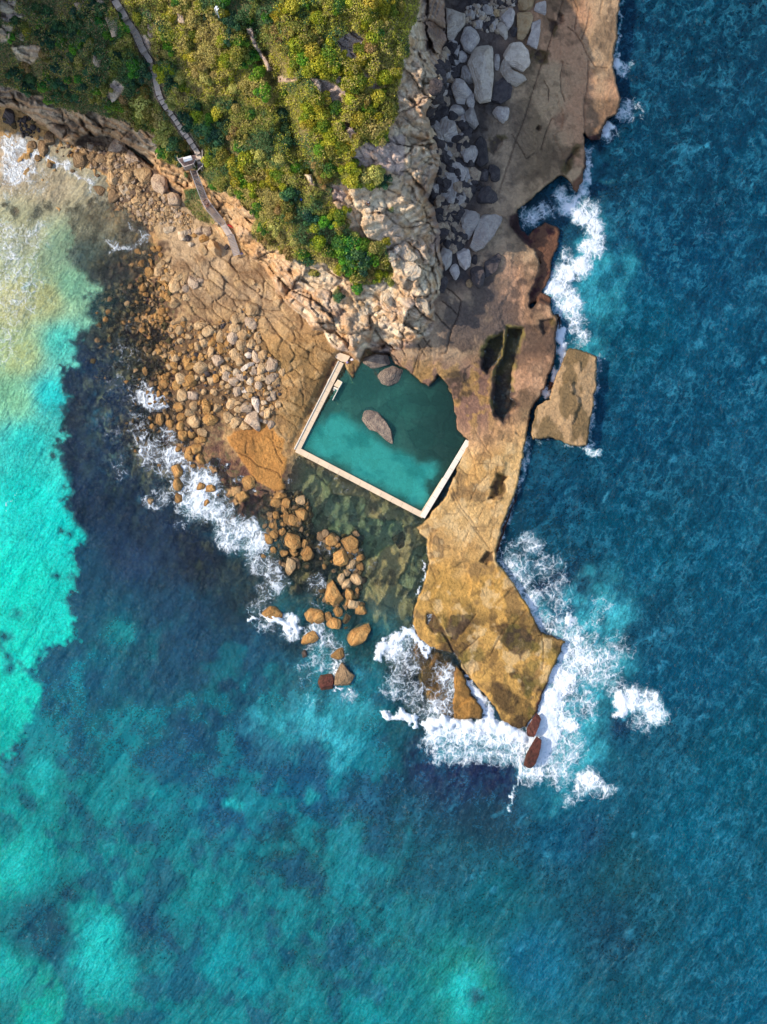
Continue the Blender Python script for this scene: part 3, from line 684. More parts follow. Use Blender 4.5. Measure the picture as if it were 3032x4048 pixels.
idx = np.arange(NU * NV).reshape(NV, NU)
def zone_mesh(name, fm):
    """fm: boolean (NV-1,NU-1) of faces that belong to this zone"""
    jj, ii = np.nonzero(fm)
    # image v grows downward (-y): order keeps the normals up
    q = np.stack([idx[jj, ii], idx[jj + 1, ii], idx[jj + 1, ii + 1], idx[jj, ii + 1]], 1)
    used, inv = np.unique(q.ravel(), return_inverse=True)
    v = np.stack([X3.ravel()[used], Y3.ravel()[used], Z.ravel()[used]], 1)
    me = np_mesh(name, v, inv.reshape(-1, 4))
    set_attr(me, 'Col', C.reshape(-1, 3)[used], 'FLOAT_COLOR')
    me.materials.append(M_GROUND)
    return put(bpy.data.objects.new(name, me))
def fc(m):
    return m[:-1, :-1]
f_slab = fc(sd_slab > -6) & fc(sd_plat < 4)
f_head = fc(sd_head > -3) & ~f_slab
f_plat = fc(sd_plat > -7) & ~f_head & ~f_slab
f_beach = fc((ZB > .08) & (U < 260) & (V < 600)) & ~f_head
f_wsh = fc((Z > .12) & (U < 1480) & (V > 520) & (sd_pool < 0)) & ~f_head & ~f_beach & ~f_plat
f_bed = ~(f_slab | f_head | f_plat | f_beach | f_wsh)
tag(zone_mesh('headland', f_head), kind='structure')
tag(zone_mesh('rock_platform', f_plat), kind='structure')
tag(zone_mesh('beach', f_beach), kind='structure')
tag(zone_mesh('rock_shelf', f_wsh), kind='structure')
tag(zone_mesh('seabed', f_bed), kind='structure')
tag(zone_mesh('rock_slab', f_slab), 'flat tan sandstone slab cut off from the platform by a foaming channel, open sea on its right', 'rock')

# coarse surroundings beyond the plan: bed and inland ground
def coarse():
    st = 60.0
    uu = np.arange(U0 - 3600, U1 + 3600 + 1, st); vv = np.arange(V0 - 3600, V1 + 3600 + 1, st)
    uu = np.unique(np.concatenate([uu, [U0, U1]])); vv = np.unique(np.concatenate([vv, [V0, V1]]))
    a, b = np.meshgrid(uu, vv)
    land = np.minimum(sstep(2400, 2200, a + 0 * b), sstep(-200, -900, b)) * 1.0
    land = np.maximum(land, sstep(-160, -900, a) * sstep(500, -100, b))
    z = -14 + 0 * a
    z = np.where(a < 300, -4.0 - (b > 3200) * 4 * sstep(3200, 5000, b), z)
    # seam: copy the edge of the fine sheet
    cu = np.clip(a, U0, U1); cv = np.clip(b, V0, V1)
    d = np.hypot(a - cu, b - cv)
    i = np.clip(((cu - U0) / G4).round().astype(int), 0, NU - 1); j = np.clip(((cv - V0) / G4).round().astype(int), 0, NV - 1)
    ze = Z[j, i]; ce = C[j, i]
    far = np.where(land > .02, z * (1 - land) + land * 26, z)
    t = sstep(0, 900, d)
    z = ze * (1 - t) + t * far
    # unseen bluff added north-west of the plan to shade the upper-left slope
    bl = sstep(950, 250, np.hypot((a + 760) * 1.0, (b + 330) * 1.35))
    z = z + bl * SHADE_BLUFF * sstep(0, 240, d)
    kk = S0 * (1 - z / HC)
    verts = np.stack([(a - CU) * kk, -(b - CV) * kk, z], -1).reshape(-1, 3)
    n = len(uu); m = len(vv)
    ix = np.arange(n * m).reshape(m, n)
    ca = (a[:-1, :-1] + a[1:, 1:]) / 2; cb = (b[:-1, :-1] + b[1:, 1:]) / 2
    keep = ~((ca > U0) & (ca < U1) & (cb > V0) & (cb < V1))
    jj, ii = np.nonzero(keep)
    q = np.stack([ix[jj, ii], ix[jj + 1, ii], ix[jj + 1, ii + 1], ix[jj, ii + 1]], 1)
    me = np_mesh('terrain', verts, q)
    cc = np.where((z > 2)[..., None], srgb(92, 88, 50, A), ce)
    set_attr(me, 'Col', cc.reshape(-1, 3), 'FLOAT_COLOR')
    me.materials.append(M_GROUND)
    tag(put(bpy.data.objects.new('terrain', me)), kind='structure')
SHADE_BLUFF = 20.0
coarse()

# ================================================================== WATER
WST = 6.0
wu0, wu1, wv0, wv1 = -240, 3280, -240, 4300
wn = int((wu1 - wu0) / WST) + 1; wm = int((wv1 - wv0) / WST) + 1
WU, WV = np.meshgrid(np.linspace(wu0, wu1, wn, dtype=np.float32), np.linspace(wv0, wv1, wm, dtype=np.float32))
# depth under the sheet
def samp_grid(A, u, v):
    i = np.clip((u - U0) / G4, 0, NU - 1.001); j = np.clip((v - V0) / G4, 0, NV - 1.001)
    a = i.astype(int); b = j.astype(int); fx = (i - a).astype(np.float32); fy = (j - b).astype(np.float32)
    return (A[b, a] * (1 - fx) + A[b, a + 1] * fx) * (1 - fy) + (A[b + 1, a] * (1 - fx) + A[b + 1, a + 1] * fx) * fy
wz = samp_grid(Z, WU, WV)
wwa = fbm(WU, WV, 90, 111, 4) - .5; wwb = fbm(WU, WV, 90, 117, 4) - .5
wfa = fbm(WU, WV, 24, 119, 3) - .5; wfb = fbm(WU, WV, 24, 127, 3) - .5
FU = WU + wwa * 60 + wfa * 30; FV = WV + wwb * 60 + wfb * 30
foam = np.zeros(WU.shape, np.float32)
def blob(A, u, v, r, d, FU=None, FV=None):
    FU = globals()['FU'] if A is not globals().get('milk') else globals()['FU'] + wwa * 120
    FV = globals()['FV'] if A is not globals().get('milk') else globals()['FV'] + wwb * 120
    m = (np.abs(WU - u) < r * 2.2) & (np.abs(WV - v) < r * 2.2)
    q = np.hypot(FU[m] - u, FV[m] - v) / r
    A[m] = np.maximum(A[m], d * np.exp(-.7 * q ** 3))
def streak(A, pts, w, d):
    xs = [p[0] for p in pts]; ys = [p[1] for p in pts]; g = w * 2.5 + 30
    m = (WU > min(xs) - g) & (WU < max(xs) + g) & (WV > min(ys) - g) & (WV < max(ys) + g)
    q = seg_dist((WU + wwa * 26 + wfa * 46)[m], (WV + wwb * 26 + wfb * 46)[m], pts) / w
    A[m] = np.maximum(A[m], d * np.exp(-.7 * q ** 3))
def patch(A, pts, d, soft=30):
    s = sdf(FU, FV, pts)
    np.maximum(A, d * sstep(-soft, soft, s), out=A)
# beach wash, bay lace
patch(foam, tile(0, 0, F8, '0 1060 70 1080 160 1110 250 1190 400 1260 560 1280 590 1370 750 1400 830 1450 780 1490 600 1420 420 1340 300 1330 260 1450 150 1500 0 1500'), .74, 16)
patch(foam, tile(0, 0, F8, '0 1400 420 1340 520 1450 300 1600 0 1657'), .46, 30)
patch(foam, [(-100, 850), (190, 850), (215, 950), (190, 1090), (200, 1190), (95, 1330), (0, 1420), (-100, 1420)], .5, 60)
patch(foam, [(-100, 1250), (150, 1230), (100, 1450), (-100, 1500)], .43, 70)
patch(foam, tile(0, 800, F8, '1040 140 1150 200 1240 240 1270 330 1200 385 1000 430 930 430 850 300 950 300 1000 370 1150 350 1180 280 1080 210'), .6, 14)
patch(foam, tile(0, 0, F8, '750 1400 830 1500 800 1657 1000 1700 900 1740 720 1600'), .45, 22)
for a in [(530, 1580, 60, .5), (590, 1570, 55, .82), (640, 1590, 40, .72), (560, 1500, 50, .42), (540, 1690, 65, .5), (600, 1790, 75, .62), (560, 1740, 60, .55), (690, 1820, 80, .68), (660, 1720, 50, .55), (720, 1900, 80, .66), (800, 1910, 90, .82), (790, 1985, 90, .84), (860, 2030, 80, .74), (740, 1990, 60, .6), (920, 2110, 85, .72), (985, 2090, 50, .8),
          (1020, 2150, 60, .84), (1010, 2220, 60, .66), (1070, 2240, 60, .68), (1090, 2300, 50, .6), (1040, 2340, 60, .52), (1010, 2410, 55, .55), (590, 2000, 40, .62), (640, 1960, 50, .55), (730, 2060, 60, .45), (900, 1820, 55, .5), (960, 1880, 45, .58), (1010, 1920, 40, .55), (860, 1780, 40, .52), (700, 1470, 40, .3), (480, 1500, 90, .40), (500, 1400, 80, .40), (520, 1280, 60, .36), (430, 1700, 90, .36), (640, 1300, 60, .34), (470, 1850, 70, .40), (1160, 1790, 25, .4), (1150, 1900, 25, .42), (1240, 2310, 60, .52), (1300, 2150, 50, .5), (1250, 2420, 60, .4), (1390, 2210, 40, .5), (1410, 2240, 25, .5),  # weak blobs over the western reef stand for sun glints and foam bits
          (1050, 2460, 60, .55), (1140, 2480, 48, .92), (1235, 2505, 48, .74), (1290, 2540, 50, .62), (1330, 2590, 50, .55), (1230, 2560, 50, .55), (1270, 2610, 60, .52), (1200, 2640, 60, .42), (1330, 2650, 50, .6), (1230, 2760, 60, .36), (1180, 2690, 60, .34), (1380, 2740, 45, .52),
          (1560, 2560, 60, .8), (1600, 2620, 80, .6), (1580, 2700, 80, .5), (1640, 2760, 80, .52), (1690, 2820, 60, .5), (1770, 2680, 70, .66), (1790, 2740, 60, .62), (1740, 2790, 60, .62), (1620, 2540, 60, .6), (1700, 2540, 26, .7),
          (2290, 850, 55, .92), (2340, 900, 55, .8), (2350, 980, 60, .88), (2300, 1060, 60, .9), (2230, 1080, 50, .92), (2200, 1140, 55, .9), (2250, 1200, 60, .8), (2280, 1260, 50, .66), (2320, 830, 60, .72), (2240, 1000, 40, .62), (2100, 865, 50, .62), (2160, 840, 40, .55), (2150, 950, 45, .52), (2140, 1190, 14, .6), (2220, 770, 40, .75), (2250, 810, 50, .85), (2310, 760, 40, .62), (2280, 1340, 45, .5), (2300, 1320, 36, .7),
          (2440, 260, 28, .9), (2475, 280, 40, .58), (2480, 440, 50, .62), (2410, 500, 22, 1.0), (2390, 520, 30, .9), (2410, 540, 34, .55), (2330, 590, 26, .6),
          (2100, 2150, 60, .58), (2050, 2210, 90, .5), (2020, 2230, 40, .66), (2050, 2300, 60, .72), (2100, 2380, 60, .8), (2130, 2450, 50, .78), (2150, 2250, 80, .48), (2200, 2350, 90, .48), (2190, 2480, 80, .6), (2245, 2440, 26, .98), (2260, 2500, 60, .72), (2340, 2440, 50, .5), (2380, 2380, 60, .42), (2280, 2600, 110, .76), (2350, 2650, 110, .64), (2220, 2700, 80, .92), (2180, 2780, 80, .98), (2150, 2850, 70, 1.0), (2160, 2920, 70, .98), (2140, 2990, 60, .92), (2230, 2860, 60, .8), (2270, 2880, 28, .95), (2250, 2960, 80, .62), (2200, 3040, 90, .62), (2100, 3060, 50, .8), (2290, 2800, 80, .55), (2440, 2560, 80, .5), (2420, 2700, 60, .6), (2460, 2760, 36, 1.1), (2450, 2810, 26, 1.1), (2500, 2760, 50, .92), (2560, 2770, 60, .78), (2590, 2830, 60, .76), (2520, 2850, 50, .55), (2340, 3090, 55, .84), (2380, 3120, 50, .72), (2310, 3130, 40, .6), (2550, 2900, 30, .55), (2260, 3160, 40, .5)]:
    blob(foam, *a)
streak(foam, [(985, 2450), (1005, 2452)], 10, 1.1)
streak(foam, [(1060, 2452), (1105, 2460), (1140, 2482), (1180, 2482)], 16, 1.15)
streak(foam, [(1320, 2715), (1340, 2720), (1380, 2722)], 6, 1.0); streak(foam, [(1322, 2700), (1330, 2650), (1345, 2622)], 4, .9)
streak(foam, [(1490, 2590), (1530, 2540), (1590, 2508), (1640, 2505), (1665, 2540), (1685, 2580)], 20, .95)
streak(foam, [(1525, 2832), (1545, 2824), (1590, 2832), (1638, 2850)], 16, 1.3)
streak(foam, [(1700, 2865), (1730, 2848), (1780, 2860), (1850, 2862), (1920, 2868), (1990, 2880), (2050, 2900), (2085, 2905)], 26, 1.3)
streak(foam, [(1700, 2925), (1720, 2905), (1830, 2910), (1950, 2920), (2060, 2940)], 46, .74)
streak(foam, [(1730, 2975), (1850, 2985), (1980, 2990), (2070, 2990)], 50, .6)
streak(foam, [(2110, 2820), (2085, 2890), (2070, 2950), (2060, 3010), (2065, 3050)], 18, .85)
streak(foam, [(2070, 3055), (2045, 3105), (2022, 3165), (2010, 3210)], 7, .8)
streak(foam, [(2212, 1300), (2222, 1370), (2210, 1450), (2190, 1510), (2165, 1560)], 16, .98)
streak(foam, [(1848, 2690), (1885, 2745), (1922, 2800), (1945, 2850)], 24, .98); streak(foam, [(2085, 2790), (2060, 2850), (2040, 2880)], 20, .62)
streak(foam, [(2364, 1412), (2345, 1614), (2330, 1765)], 14, .52); streak(foam, [(2324, 1765), (2360, 1780)], 16, .72); streak(foam, [(2310, 1772), (2200, 1745), (2095, 1740)], 12, .45)
streak(foam, [(2080, 1740), (2070, 1850), (2040, 1960), (1990, 2090), (1970, 2200)], 18, .56)
streak(foam, [(2455, 0), (2447, 110), (2435, 230)], 9, .6); streak(foam, [(2325, 620), (2318, 720), (2290, 790)], 20, .7)
streak(foam, [(1690, 2130), (1700, 2140)], 7, .9); streak(foam, [(1672, 2215), (1680, 2270), (1660, 2310), (1658, 2350)], 6, .75)
streak(foam, [(2090, 2390), (2135, 2470), (2180, 2500), (2240, 2530)], 22, .75); streak(foam, [(2245, 2535), (2180, 2670), (2125, 2810)], 22, .8)
streak(foam, [(35, 2000), (45, 1970), (52, 1950)], 3, .62)
# open-water wisps and swash along every wet edge
rim = sstep(-.75, -.02, wz) * sstep(.8, .1, wz)
foam = np.maximum(foam, rim * .42 * sstep(1100, 1500, WU + .55 * (WV - 1700)) * (WV < 3300))
east_w = sstep(2150, 2500, WU) * sstep(3300, 2600, WV)
foam = np.maximum(foam, .13 + .05 * east_w + .03 * sstep(2300, 2700, WU) + .05 * (fbm(WU, WV, 260, 131, 3) - .5))
foam[WU < 1300] = np.maximum(foam[WU < 1300] - .06, 0)

milk = np.zeros(WU.shape, np.float32)
for a in [(1260, 2830, 150, .62), (1130, 2900, 110, .55), (1080, 2980, 80, .5), (1350, 2780, 110, .5), (1190, 2690, 110, .5), (1290, 2620, 90, .5), (1400, 2650, 80, .4), (2390, 1060, 70, .5), (2340, 1180, 110, .5), (2370, 900, 60, .4), (2330, 980, 60, .6), (2280, 1380, 80, .6), (2150, 2440, 60, .6), (2040, 2290, 60, .5), (2260, 2660, 130, .75), (2220, 2800, 130, .8), (2230, 2980, 130, .75), (2350, 2420, 90, .75), (2370, 2360, 90, .5), (2330, 2750, 100, .6), (2400, 2620, 90, .5),
          (1020, 2150, 90, .4), (900, 2080, 80, .4), (1060, 2330, 70, .4), (1120, 2400, 80, .35), (1500, 2500, 80, .35), (2360, 640, 40, .4), (2150, 3080, 80, .5), (1270, 2470, 90, .35), (850, 1980, 80, .3)]:
    blob(milk, a[0], a[1], a[2] * 1.05, a[3] * .85)
milk = np.maximum(milk, sstep(.3, .8, foam) * .55 * sstep(1000, 1300, WU + WV * .25))
milk = milk * (.45 + .9 * sstep(.35, .62, fbm(WU, WV, 80, 137, 5)))
s_ = lambda r, g, b, a: tuple(srgb(r, g, b, .80)) + (a,)
bay = idw([(p[0], p[1]) + s_(*p[2:]) for p in [(40, 640, 208, 184, 156, 0.78), (200, 740, 204, 186, 152, 0.72), (400, 800, 196, 182, 150, 0.55), (100, 900, 192, 190, 150, 0.72), (260, 980, 156, 190, 154, 0.62), (60, 1200, 200, 196, 136, 0.78), (180, 1180, 190, 192, 132, 0.75), (290, 1130, 140, 200, 160, 0.65), (80, 1400, 176, 189, 128, 0.82), (240, 1350, 74, 190, 172, 0.82), (60, 1580, 130, 193, 148, 0.85), (200, 1560, 30, 191, 186, 0.86),
           (100, 1750, 40, 199, 186, 0.9), (100, 1950, 12, 199, 184, 0.9), (240, 2100, 6, 191, 178, 0.9), (80, 2300, 4, 200, 176, 0.92), (250, 2380, 10, 190, 174, 0.9), (80, 2550, 10, 193, 171, 0.9), (60, 2750, 10, 186, 163, 0.88), (40, 2950, 10, 174, 159, 0.85)]], WU, WV)
sea = idw([(p[0], p[1]) + s_(*p[2:]) for p in [(330, 900, 152, 150, 124, 0.62), (400, 830, 170, 160, 130, 0.62), (480, 760, 170, 160, 136, 0.62), (330, 1000, 110, 130, 118, 0.62), (420, 1060, 84, 92, 92, 0.15), (560, 900, 150, 140, 120, 0.4), (380, 1200, 60, 110, 116, 0.175), (500, 1300, 62, 66, 76, 0.11), (330, 1450, 36, 62, 92, 0.42), (450, 1550, 36, 62, 92, 0.42), (560, 1480, 70, 70, 72, 0.08), (620, 1350, 90, 80, 70, 0.04), (700, 1500, 90, 80, 60, 0.03), (400, 1750, 36, 62, 92, 0.42), (330, 1900, 36, 62, 92, 0.42), (500, 1950, 36, 62, 92, 0.42), (600, 1750, 60, 60, 70, 0.1), (650, 2100, 36, 62, 92, 0.42),
           (350, 2250, 30, 84, 110, 0.58), (500, 2200, 40, 70, 104, 0.52), (800, 2200, 40, 58, 88, 0.24), (800, 1900, 70, 84, 92, 0.1), (1000, 1850, 100, 90, 70, 0.05), (950, 2250, 54, 84, 101, 0.21), (1100, 2000, 50, 64, 64, 0.11), (1250, 2050, 48, 60, 56, 0.09), (1400, 2200, 46, 58, 54, 0.09), (1550, 2250, 44, 60, 55, 0.11), (1500, 2450, 44, 90, 95, 0.2), (1350, 2350, 44, 84, 84, 0.15), (1600, 2480, 50, 70, 69, 0.14), (1180, 2250, 44, 66, 60, 0.1), (1650, 2650, 52, 60, 64, 0.125), (1700, 2760, 50, 50, 60, 0.125),
           (450, 2450, 30, 100, 121, 0.6), (700, 2450, 34, 76, 103, 0.58), (900, 2600, 26, 78, 106, 0.62), (350, 2650, 26, 104, 125, 0.62), (250, 2850, 20, 118, 130, 0.66), (500, 2850, 22, 112, 128, 0.66), (750, 2850, 28, 92, 115, 0.66), (950, 2950, 24, 84, 112, 0.7), (150, 3150, 12, 142, 139, 0.72), (350, 3200, 18, 134, 138, 0.7), (600, 3150, 16, 122, 134, 0.7), (900, 3200, 24, 88, 114, 0.72), (1200, 3100, 14, 84, 112, 0.75), (1450, 3000, 18, 78, 103, 0.75), (1500, 2750, 24, 92, 110, 0.6), (1700, 3000, 26, 44, 75, 0.78), (1850, 3080, 26, 40, 73, 0.8), (1980, 3060, 30, 44, 79, 0.75),
           (1600, 3200, 20, 68, 81, 0.8), (1900, 3200, 22, 60, 77, 0.8), (1800, 3400, 20, 81, 95, 0.8), (1500, 3450, 24, 91, 101, 0.78), (1200, 3400, 24, 93, 102, 0.76), (800, 3500, 14, 132, 136, 0.74), (400, 3450, 16, 132, 136, 0.74), (60, 3400, 4, 168, 147, 0.76), (60, 3900, 4, 168, 147, 0.78), (400, 3720, 8, 158, 141, 0.78), (150, 3680, 20, 104, 121, 0.74), (560, 3700, 18, 106, 125, 0.74), (900, 3850, 14, 130, 138, 0.76), (1300, 3700, 16, 104, 112, 0.78), (1500, 3950, 10, 115, 118, 0.78), (1840, 3880, 28, 138, 126, 0.78), (1950, 3560, 8, 98, 110, 0.8), (2100, 3800, 8, 95, 120, 0.84),
           (2250, 3300, 1, 73, 99, 0.86), (2200, 3150, 3, 80, 101, 0.84), (2450, 3450, 14, 73, 85, 0.86), (2400, 3750, 7, 75, 90, 0.86), (2700, 3300, 0, 77, 97, 0.9), (2900, 3700, 0, 79, 100, 0.9), (3000, 4000, 0, 77, 100, 0.9), (2950, 3000, 0, 73, 91, 0.9), (2700, 2700, 0, 68, 92, 0.9), (2950, 2300, 0, 71, 95, 0.9), (2600, 2200, 0, 71, 92, 0.9), (2400, 2100, 0, 70, 92, 0.88), (2250, 1950, 0, 63, 88, 0.88), (2550, 1700, 0, 63, 88, 0.9), (2900, 1500, 0, 66, 91, 0.9), (2500, 1300, 0, 73, 95, 0.9), (2700, 1000, 0, 57, 83, 0.9), (2950, 700, 0, 59, 83, 0.9), (2600, 500, 0, 51, 73, 0.9), (2750, 100, 0, 49, 70, 0.9), (2500, 150, 3, 47, 69, 0.9), (2150, 2200, 0, 66, 86, 0.8), (2200, 2340, 18, 35, 61, 0.8), (2350, 1900, 0, 61, 84, 0.88)]], WU, WV)
wrf = samp_grid(sstep(-18, 22, sd_reef), WU, WV)
wrf = np.where(WV > V1, 1, wrf)
out4 = [bay[q] * (1 - wrf) + sea[q] * wrf for q in range(4)]
# teal sand windows among the southern weed
t1 = fbm(WU, WV, 150, 141, 5); t2 = fbm(WU, WV, 60, 147, 4)
south = sstep(2250, 2700, WV) * sstep(1900, 1300, WU) * wrf
win = south * sstep(.50, .64, t1 * .6 + t2 * .4) * .42
weed = south * sstep(.50, .40, t1 * .55 + t2 * .45) * .6
for q, (a, b) in enumerate(zip(srgb(10, 158, 164, .8), srgb(24, 74, 104, .8))):
    out4[q] = out4[q] * (1 - win) + win * a
    out4[q] = out4[q] * (1 - weed) + weed * b
spots = np.zeros(WU.shape, np.float32)
for a in [(400, 3700, 90, .8), (420, 3820, 110, .9), (330, 3620, 50, .5), (60, 3420, 110, .6), (1830, 3900, 75, .8), (1840, 3990, 70, .6), (170, 3050, 50, .7), (160, 3090, 40, .6), (30, 3850, 90, .6), (480, 2500, 50, .5), (920, 3170, 30, .6), (1230, 3150, 26, .4)]:
    blob(spots, *a)
dk = np.zeros(WU.shape, np.float32)
for a in [(1870, 3930, 32, .8), (180, 3640, 120, .5), (560, 3720, 80, .5), (250, 3530, 80, .4), (2200, 2390, 90, .75), (2215, 2780, 28, .8), (2250, 2790, 24, .8), (1760, 3060, 120, .4), (1940, 3060, 90, .45), (2450, 2860, 40, .6), (2400, 3700, 130, .3), (2340, 3300, 60, .3)]:
    blob(dk, *a)
for q, (a, b) in enumerate(zip(srgb(24, 176, 170, .8), srgb(24, 34, 70, .8))):
    out4[q] = out4[q] * (1 - spots) + spots * a
    out4[q] = out4[q] * (1 - dk) + dk * b
for q, a in enumerate(srgb(70, 190, 200, .85)):
    out4[q] = out4[q] * (1 - milk * .8) + milk * .8 * a
swl = fbm(WU * .8 + WV * .6, (WV * .8 - WU * .6) * .5, 170, 201, 4)
for q in range(3):
    out4[q] = out4[q] * (.72 + .56 * swl)
walpha = np.clip(out4[3] * np.where(out4[3] < .5, .55 + .9 * fbm(WU, WV, 40, 211, 4), 1) + milk * .35 + spots * .2 + weed * .1, 0, .96)
walpha = walpha * np.where(wrf > .5, sstep(.3, -1.2, wz + 0.0) * .85 + .15, 1)
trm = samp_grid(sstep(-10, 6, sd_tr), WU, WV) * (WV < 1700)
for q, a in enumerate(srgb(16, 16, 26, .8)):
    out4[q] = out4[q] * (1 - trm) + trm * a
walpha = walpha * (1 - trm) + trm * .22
wsh_ = samp_grid(sstep(-10, 20, sd_wash), WU, WV) * (WV < 3000)
walpha = walpha * (1 - wsh_ * .8)
wcol = np.stack(out4[:3], -1)
crest = sstep(.8, 1.25, foam)
h = (fbm(WU, WV, 60, 151, 4) - .5) * .22 + (fbm(WU * .9 + WV * .5, (WV * .9 - WU * .5) * .35, 40, 157, 3) - .5) * .14
h = h + crest * (.1 + .7 * (fbm(WU, WV, 22, 163, 4) ** 1.0)) + sstep(.5, .95, foam) * (fbm(WU, WV, 22, 167, 3) - .3) * .35
h = h * sstep(-.02, -.5, wz - .0) + .0
wZ = h

def water_mat():
    m, t = new_mat('sea_water'); q = NT(t)
    pos = q.n('ShaderNodeNewGeometry').outputs['Position']
    fo = q.attr('foam').outputs['Fac']; col = q.attr('wcol').outputs['Color']; al = q.attr('walpha').outputs['Fac']; dep = q.attr('depth').outputs['Fac']
    # warped coordinates
    w1 = q.noise(pos, .45, 3); w2 = q.noise(pos, 1.7, 3)
    s1 = q.n('ShaderNodeVectorMath', operation='SCALE'); q.l(w1.outputs['Color'], s1.inputs[0]); s1.inputs['Scale'].default_value = 2.6
    s2 = q.n('ShaderNodeVectorMath', operation='SCALE'); q.l(w2.outputs['Color'], s2.inputs[0]); s2.inputs['Scale'].default_value = .8
    a1 = q.n('ShaderNodeVectorMath', operation='ADD'); q.l(pos, a1.inputs[0]); q.l(s1.outputs[0], a1.inputs[1])
    a2 = q.n('ShaderNodeVectorMath', operation='ADD'); q.l(a1.outputs[0], a2.inputs[0]); q.l(s2.outputs[0], a2.inputs[1])
    def vor(sc):
        v = q.n('ShaderNodeTexVoronoi', feature='DISTANCE_TO_EDGE', voronoi_dimensions='2D'); v.inputs['Scale'].default_value = sc
        q.l(a2.outputs[0], v.inputs['Vector']); return v.outputs['Distance']
    e1 = vor(.55); e2 = vor(1.3)
    n1 = q.noise(a1.outputs[0], .5, 6, .62).outputs[0]; n2 = q.noise(pos, 2.4, 4, .6).outputs[0]
    l1 = q.smooth(.22, 0.0, e1); l2 = q.smooth(.24, 0.0, e2)
    lace = q.math('ADD', q.math('MULTIPLY', l1, .22), q.math('MULTIPLY', l2, .20))
    sm = q.math('ADD', q.math('MULTIPLY', q.math('SUBTRACT', n1, .5), 1.0), q.math('MULTIPLY', q.math('SUBTRACT', n2, .5), .55))
    v = q.math('ADD', q.math('ADD', q.math('MULTIPLY', fo, 1.33), lace), sm)
    fm = q.smooth(.62, 1.30, v)
    fm = q.math('MULTIPLY', fm, q.smooth(.19, .36, fo), clamp=True)
    veil = q.math('MULTIPLY', q.smooth(.42, 1.05, q.math('ADD', q.math('MULTIPLY', fo, 1.15), q.math('ADD', q.math('MULTIPLY', sm, .7), q.math('MULTIPLY', l2, .12)))), .42)
    fm = q.math('MAXIMUM', fm, veil)
    # wind ripples and swell
    mp = q.mapping(q.mapping(pos, rot=(0, 0, math.radians(-48))), scale=(.62, 1.0, 1.0))
    b0 = q.noise(mp, .55, 4, .55, .4); b1 = q.noise(mp, 2.1, 3, .6, .6); b2 = q.noise(pos, 5.5, 2, .5)
    hh = q.math('ADD', q.math('MULTIPLY', b0.outputs[0], 1.0), q.math('MULTIPLY', b1.outputs[0], .42))
    hh = q.math('ADD', hh, q.math('MULTIPLY', b2.outputs[0], .10))
    sw = q.noise(q.mapping(q.mapping(pos, rot=(0, 0, math.radians(-52))), scale=(.3, 1.0, 1.0)), .13, 3, .5, .5).outputs[0]
    hh = q.math('ADD', hh, q.math('MULTIPLY', sw, 2.6))
    bp = q.bump(hh, 1.0, .55)
    # thin streaks of fine bubbles lighten the water body
    mu = q.n('ShaderNodeTexNoise', noise_type='RIDGED_MULTIFRACTAL'); mu.inputs['Scale'].default_value = .42; mu.inputs['Detail'].default_value = 3; mu.inputs['Roughness'].default_value = .62; q.l(q.mapping(q.mapping(a1.outputs[0], rot=(0, 0, math.radians(-48))), scale=(.55, 1.1, 1)), mu.inputs['Vector'])
    wis = q.math('MULTIPLY', q.math('MULTIPLY', q.smooth(.25, .85, mu.outputs[0]), q.smooth(.36, .60, n1)), .7)
    cr_ = q.n('ShaderNodeTexNoise', noise_type='RIDGED_MULTIFRACTAL'); cr_.inputs['Scale'].default_value = .30; cr_.inputs['Detail'].default_value = 2.5; cr_.inputs['Roughness'].default_value = .6; q.l(q.mapping(q.mapping(a1.outputs[0], rot=(0, 0, math.radians(-55))), scale=(.34, 1.0, 1)), cr_.inputs['Vector'])
    wis = q.math('ADD', wis, q.math('MULTIPLY', q.math('MULTIPLY', q.smooth(.5, 1.0, cr_.outputs[0]), q.smooth(.44, .60, sw)), .5), clamp=True)
    def strand(vec, sc, wd):
        nn = q.noise(vec, sc, 4, .58).outputs[0]
        return q.smooth(wd, 0.0, q.math('ABSOLUTE', q.math('SUBTRACT', nn, .5)))
    r1_ = strand(a1.outputs[0], .34, .045); r2_ = strand(q.mapping(q.mapping(a1.outputs[0], rot=(0, 0, math.radians(-52))), scale=(.4, 1.0, 1)), .42, .06); r3_ = strand(a2.outputs[0], .9, .04)
    pt = q.noise(pos, .11, 4, .6).outputs[0]
    st3 = q.math('ADD', q.math('MULTIPLY', r1_, q.smooth(.40, .60, n1)), q.math('ADD', q.math('MULTIPLY', r2_, q.smooth(.46, .60, pt)), q.math('MULTIPLY', r3_, q.math('MULTIPLY', q.smooth(.42, .62, n1), .6))))
    wis = q.math('ADD', wis, q.math('MULTIPLY', st3, .19), clamp=True)
    light = q.mix(1.0, col, (1.0, 1.0, 1.0), 'MULTIPLY')
    vm = q.n('ShaderNodeVectorMath', operation='SCALE'); q.l(col, vm.inputs[0])
    q.l(q.math('ADD', q.math('MULTIPLY', b1.outputs[0], .9), q.math('ADD', q.math('MULTIPLY_ADD', n2, 1.2, -.52), q.math('MULTIPLY', n1, .95))), vm.inputs['Scale'])
    wc = q.mix(q.math('MULTIPLY', wis, q.smooth(.03, .19, fo)), vm.outputs[0], tuple(srgb(66, 164, 192, .85)))
    body = q.n('ShaderNodeBsdfDiffuse'); q.l(wc, body.inputs['Color']); q.l(bp.outputs[0], body.inputs['Normal'])
    # light crossing the layer loses red first
    def ab(kk): return q.math('POWER', 2.71828, q.math('MULTIPLY', dep, -kk))
    cc = q.n('ShaderNodeCombineColor'); q.l(ab(.24), cc.inputs[0]); q.l(ab(.05), cc.inputs[1]); q.l(ab(.05), cc.inputs[2])
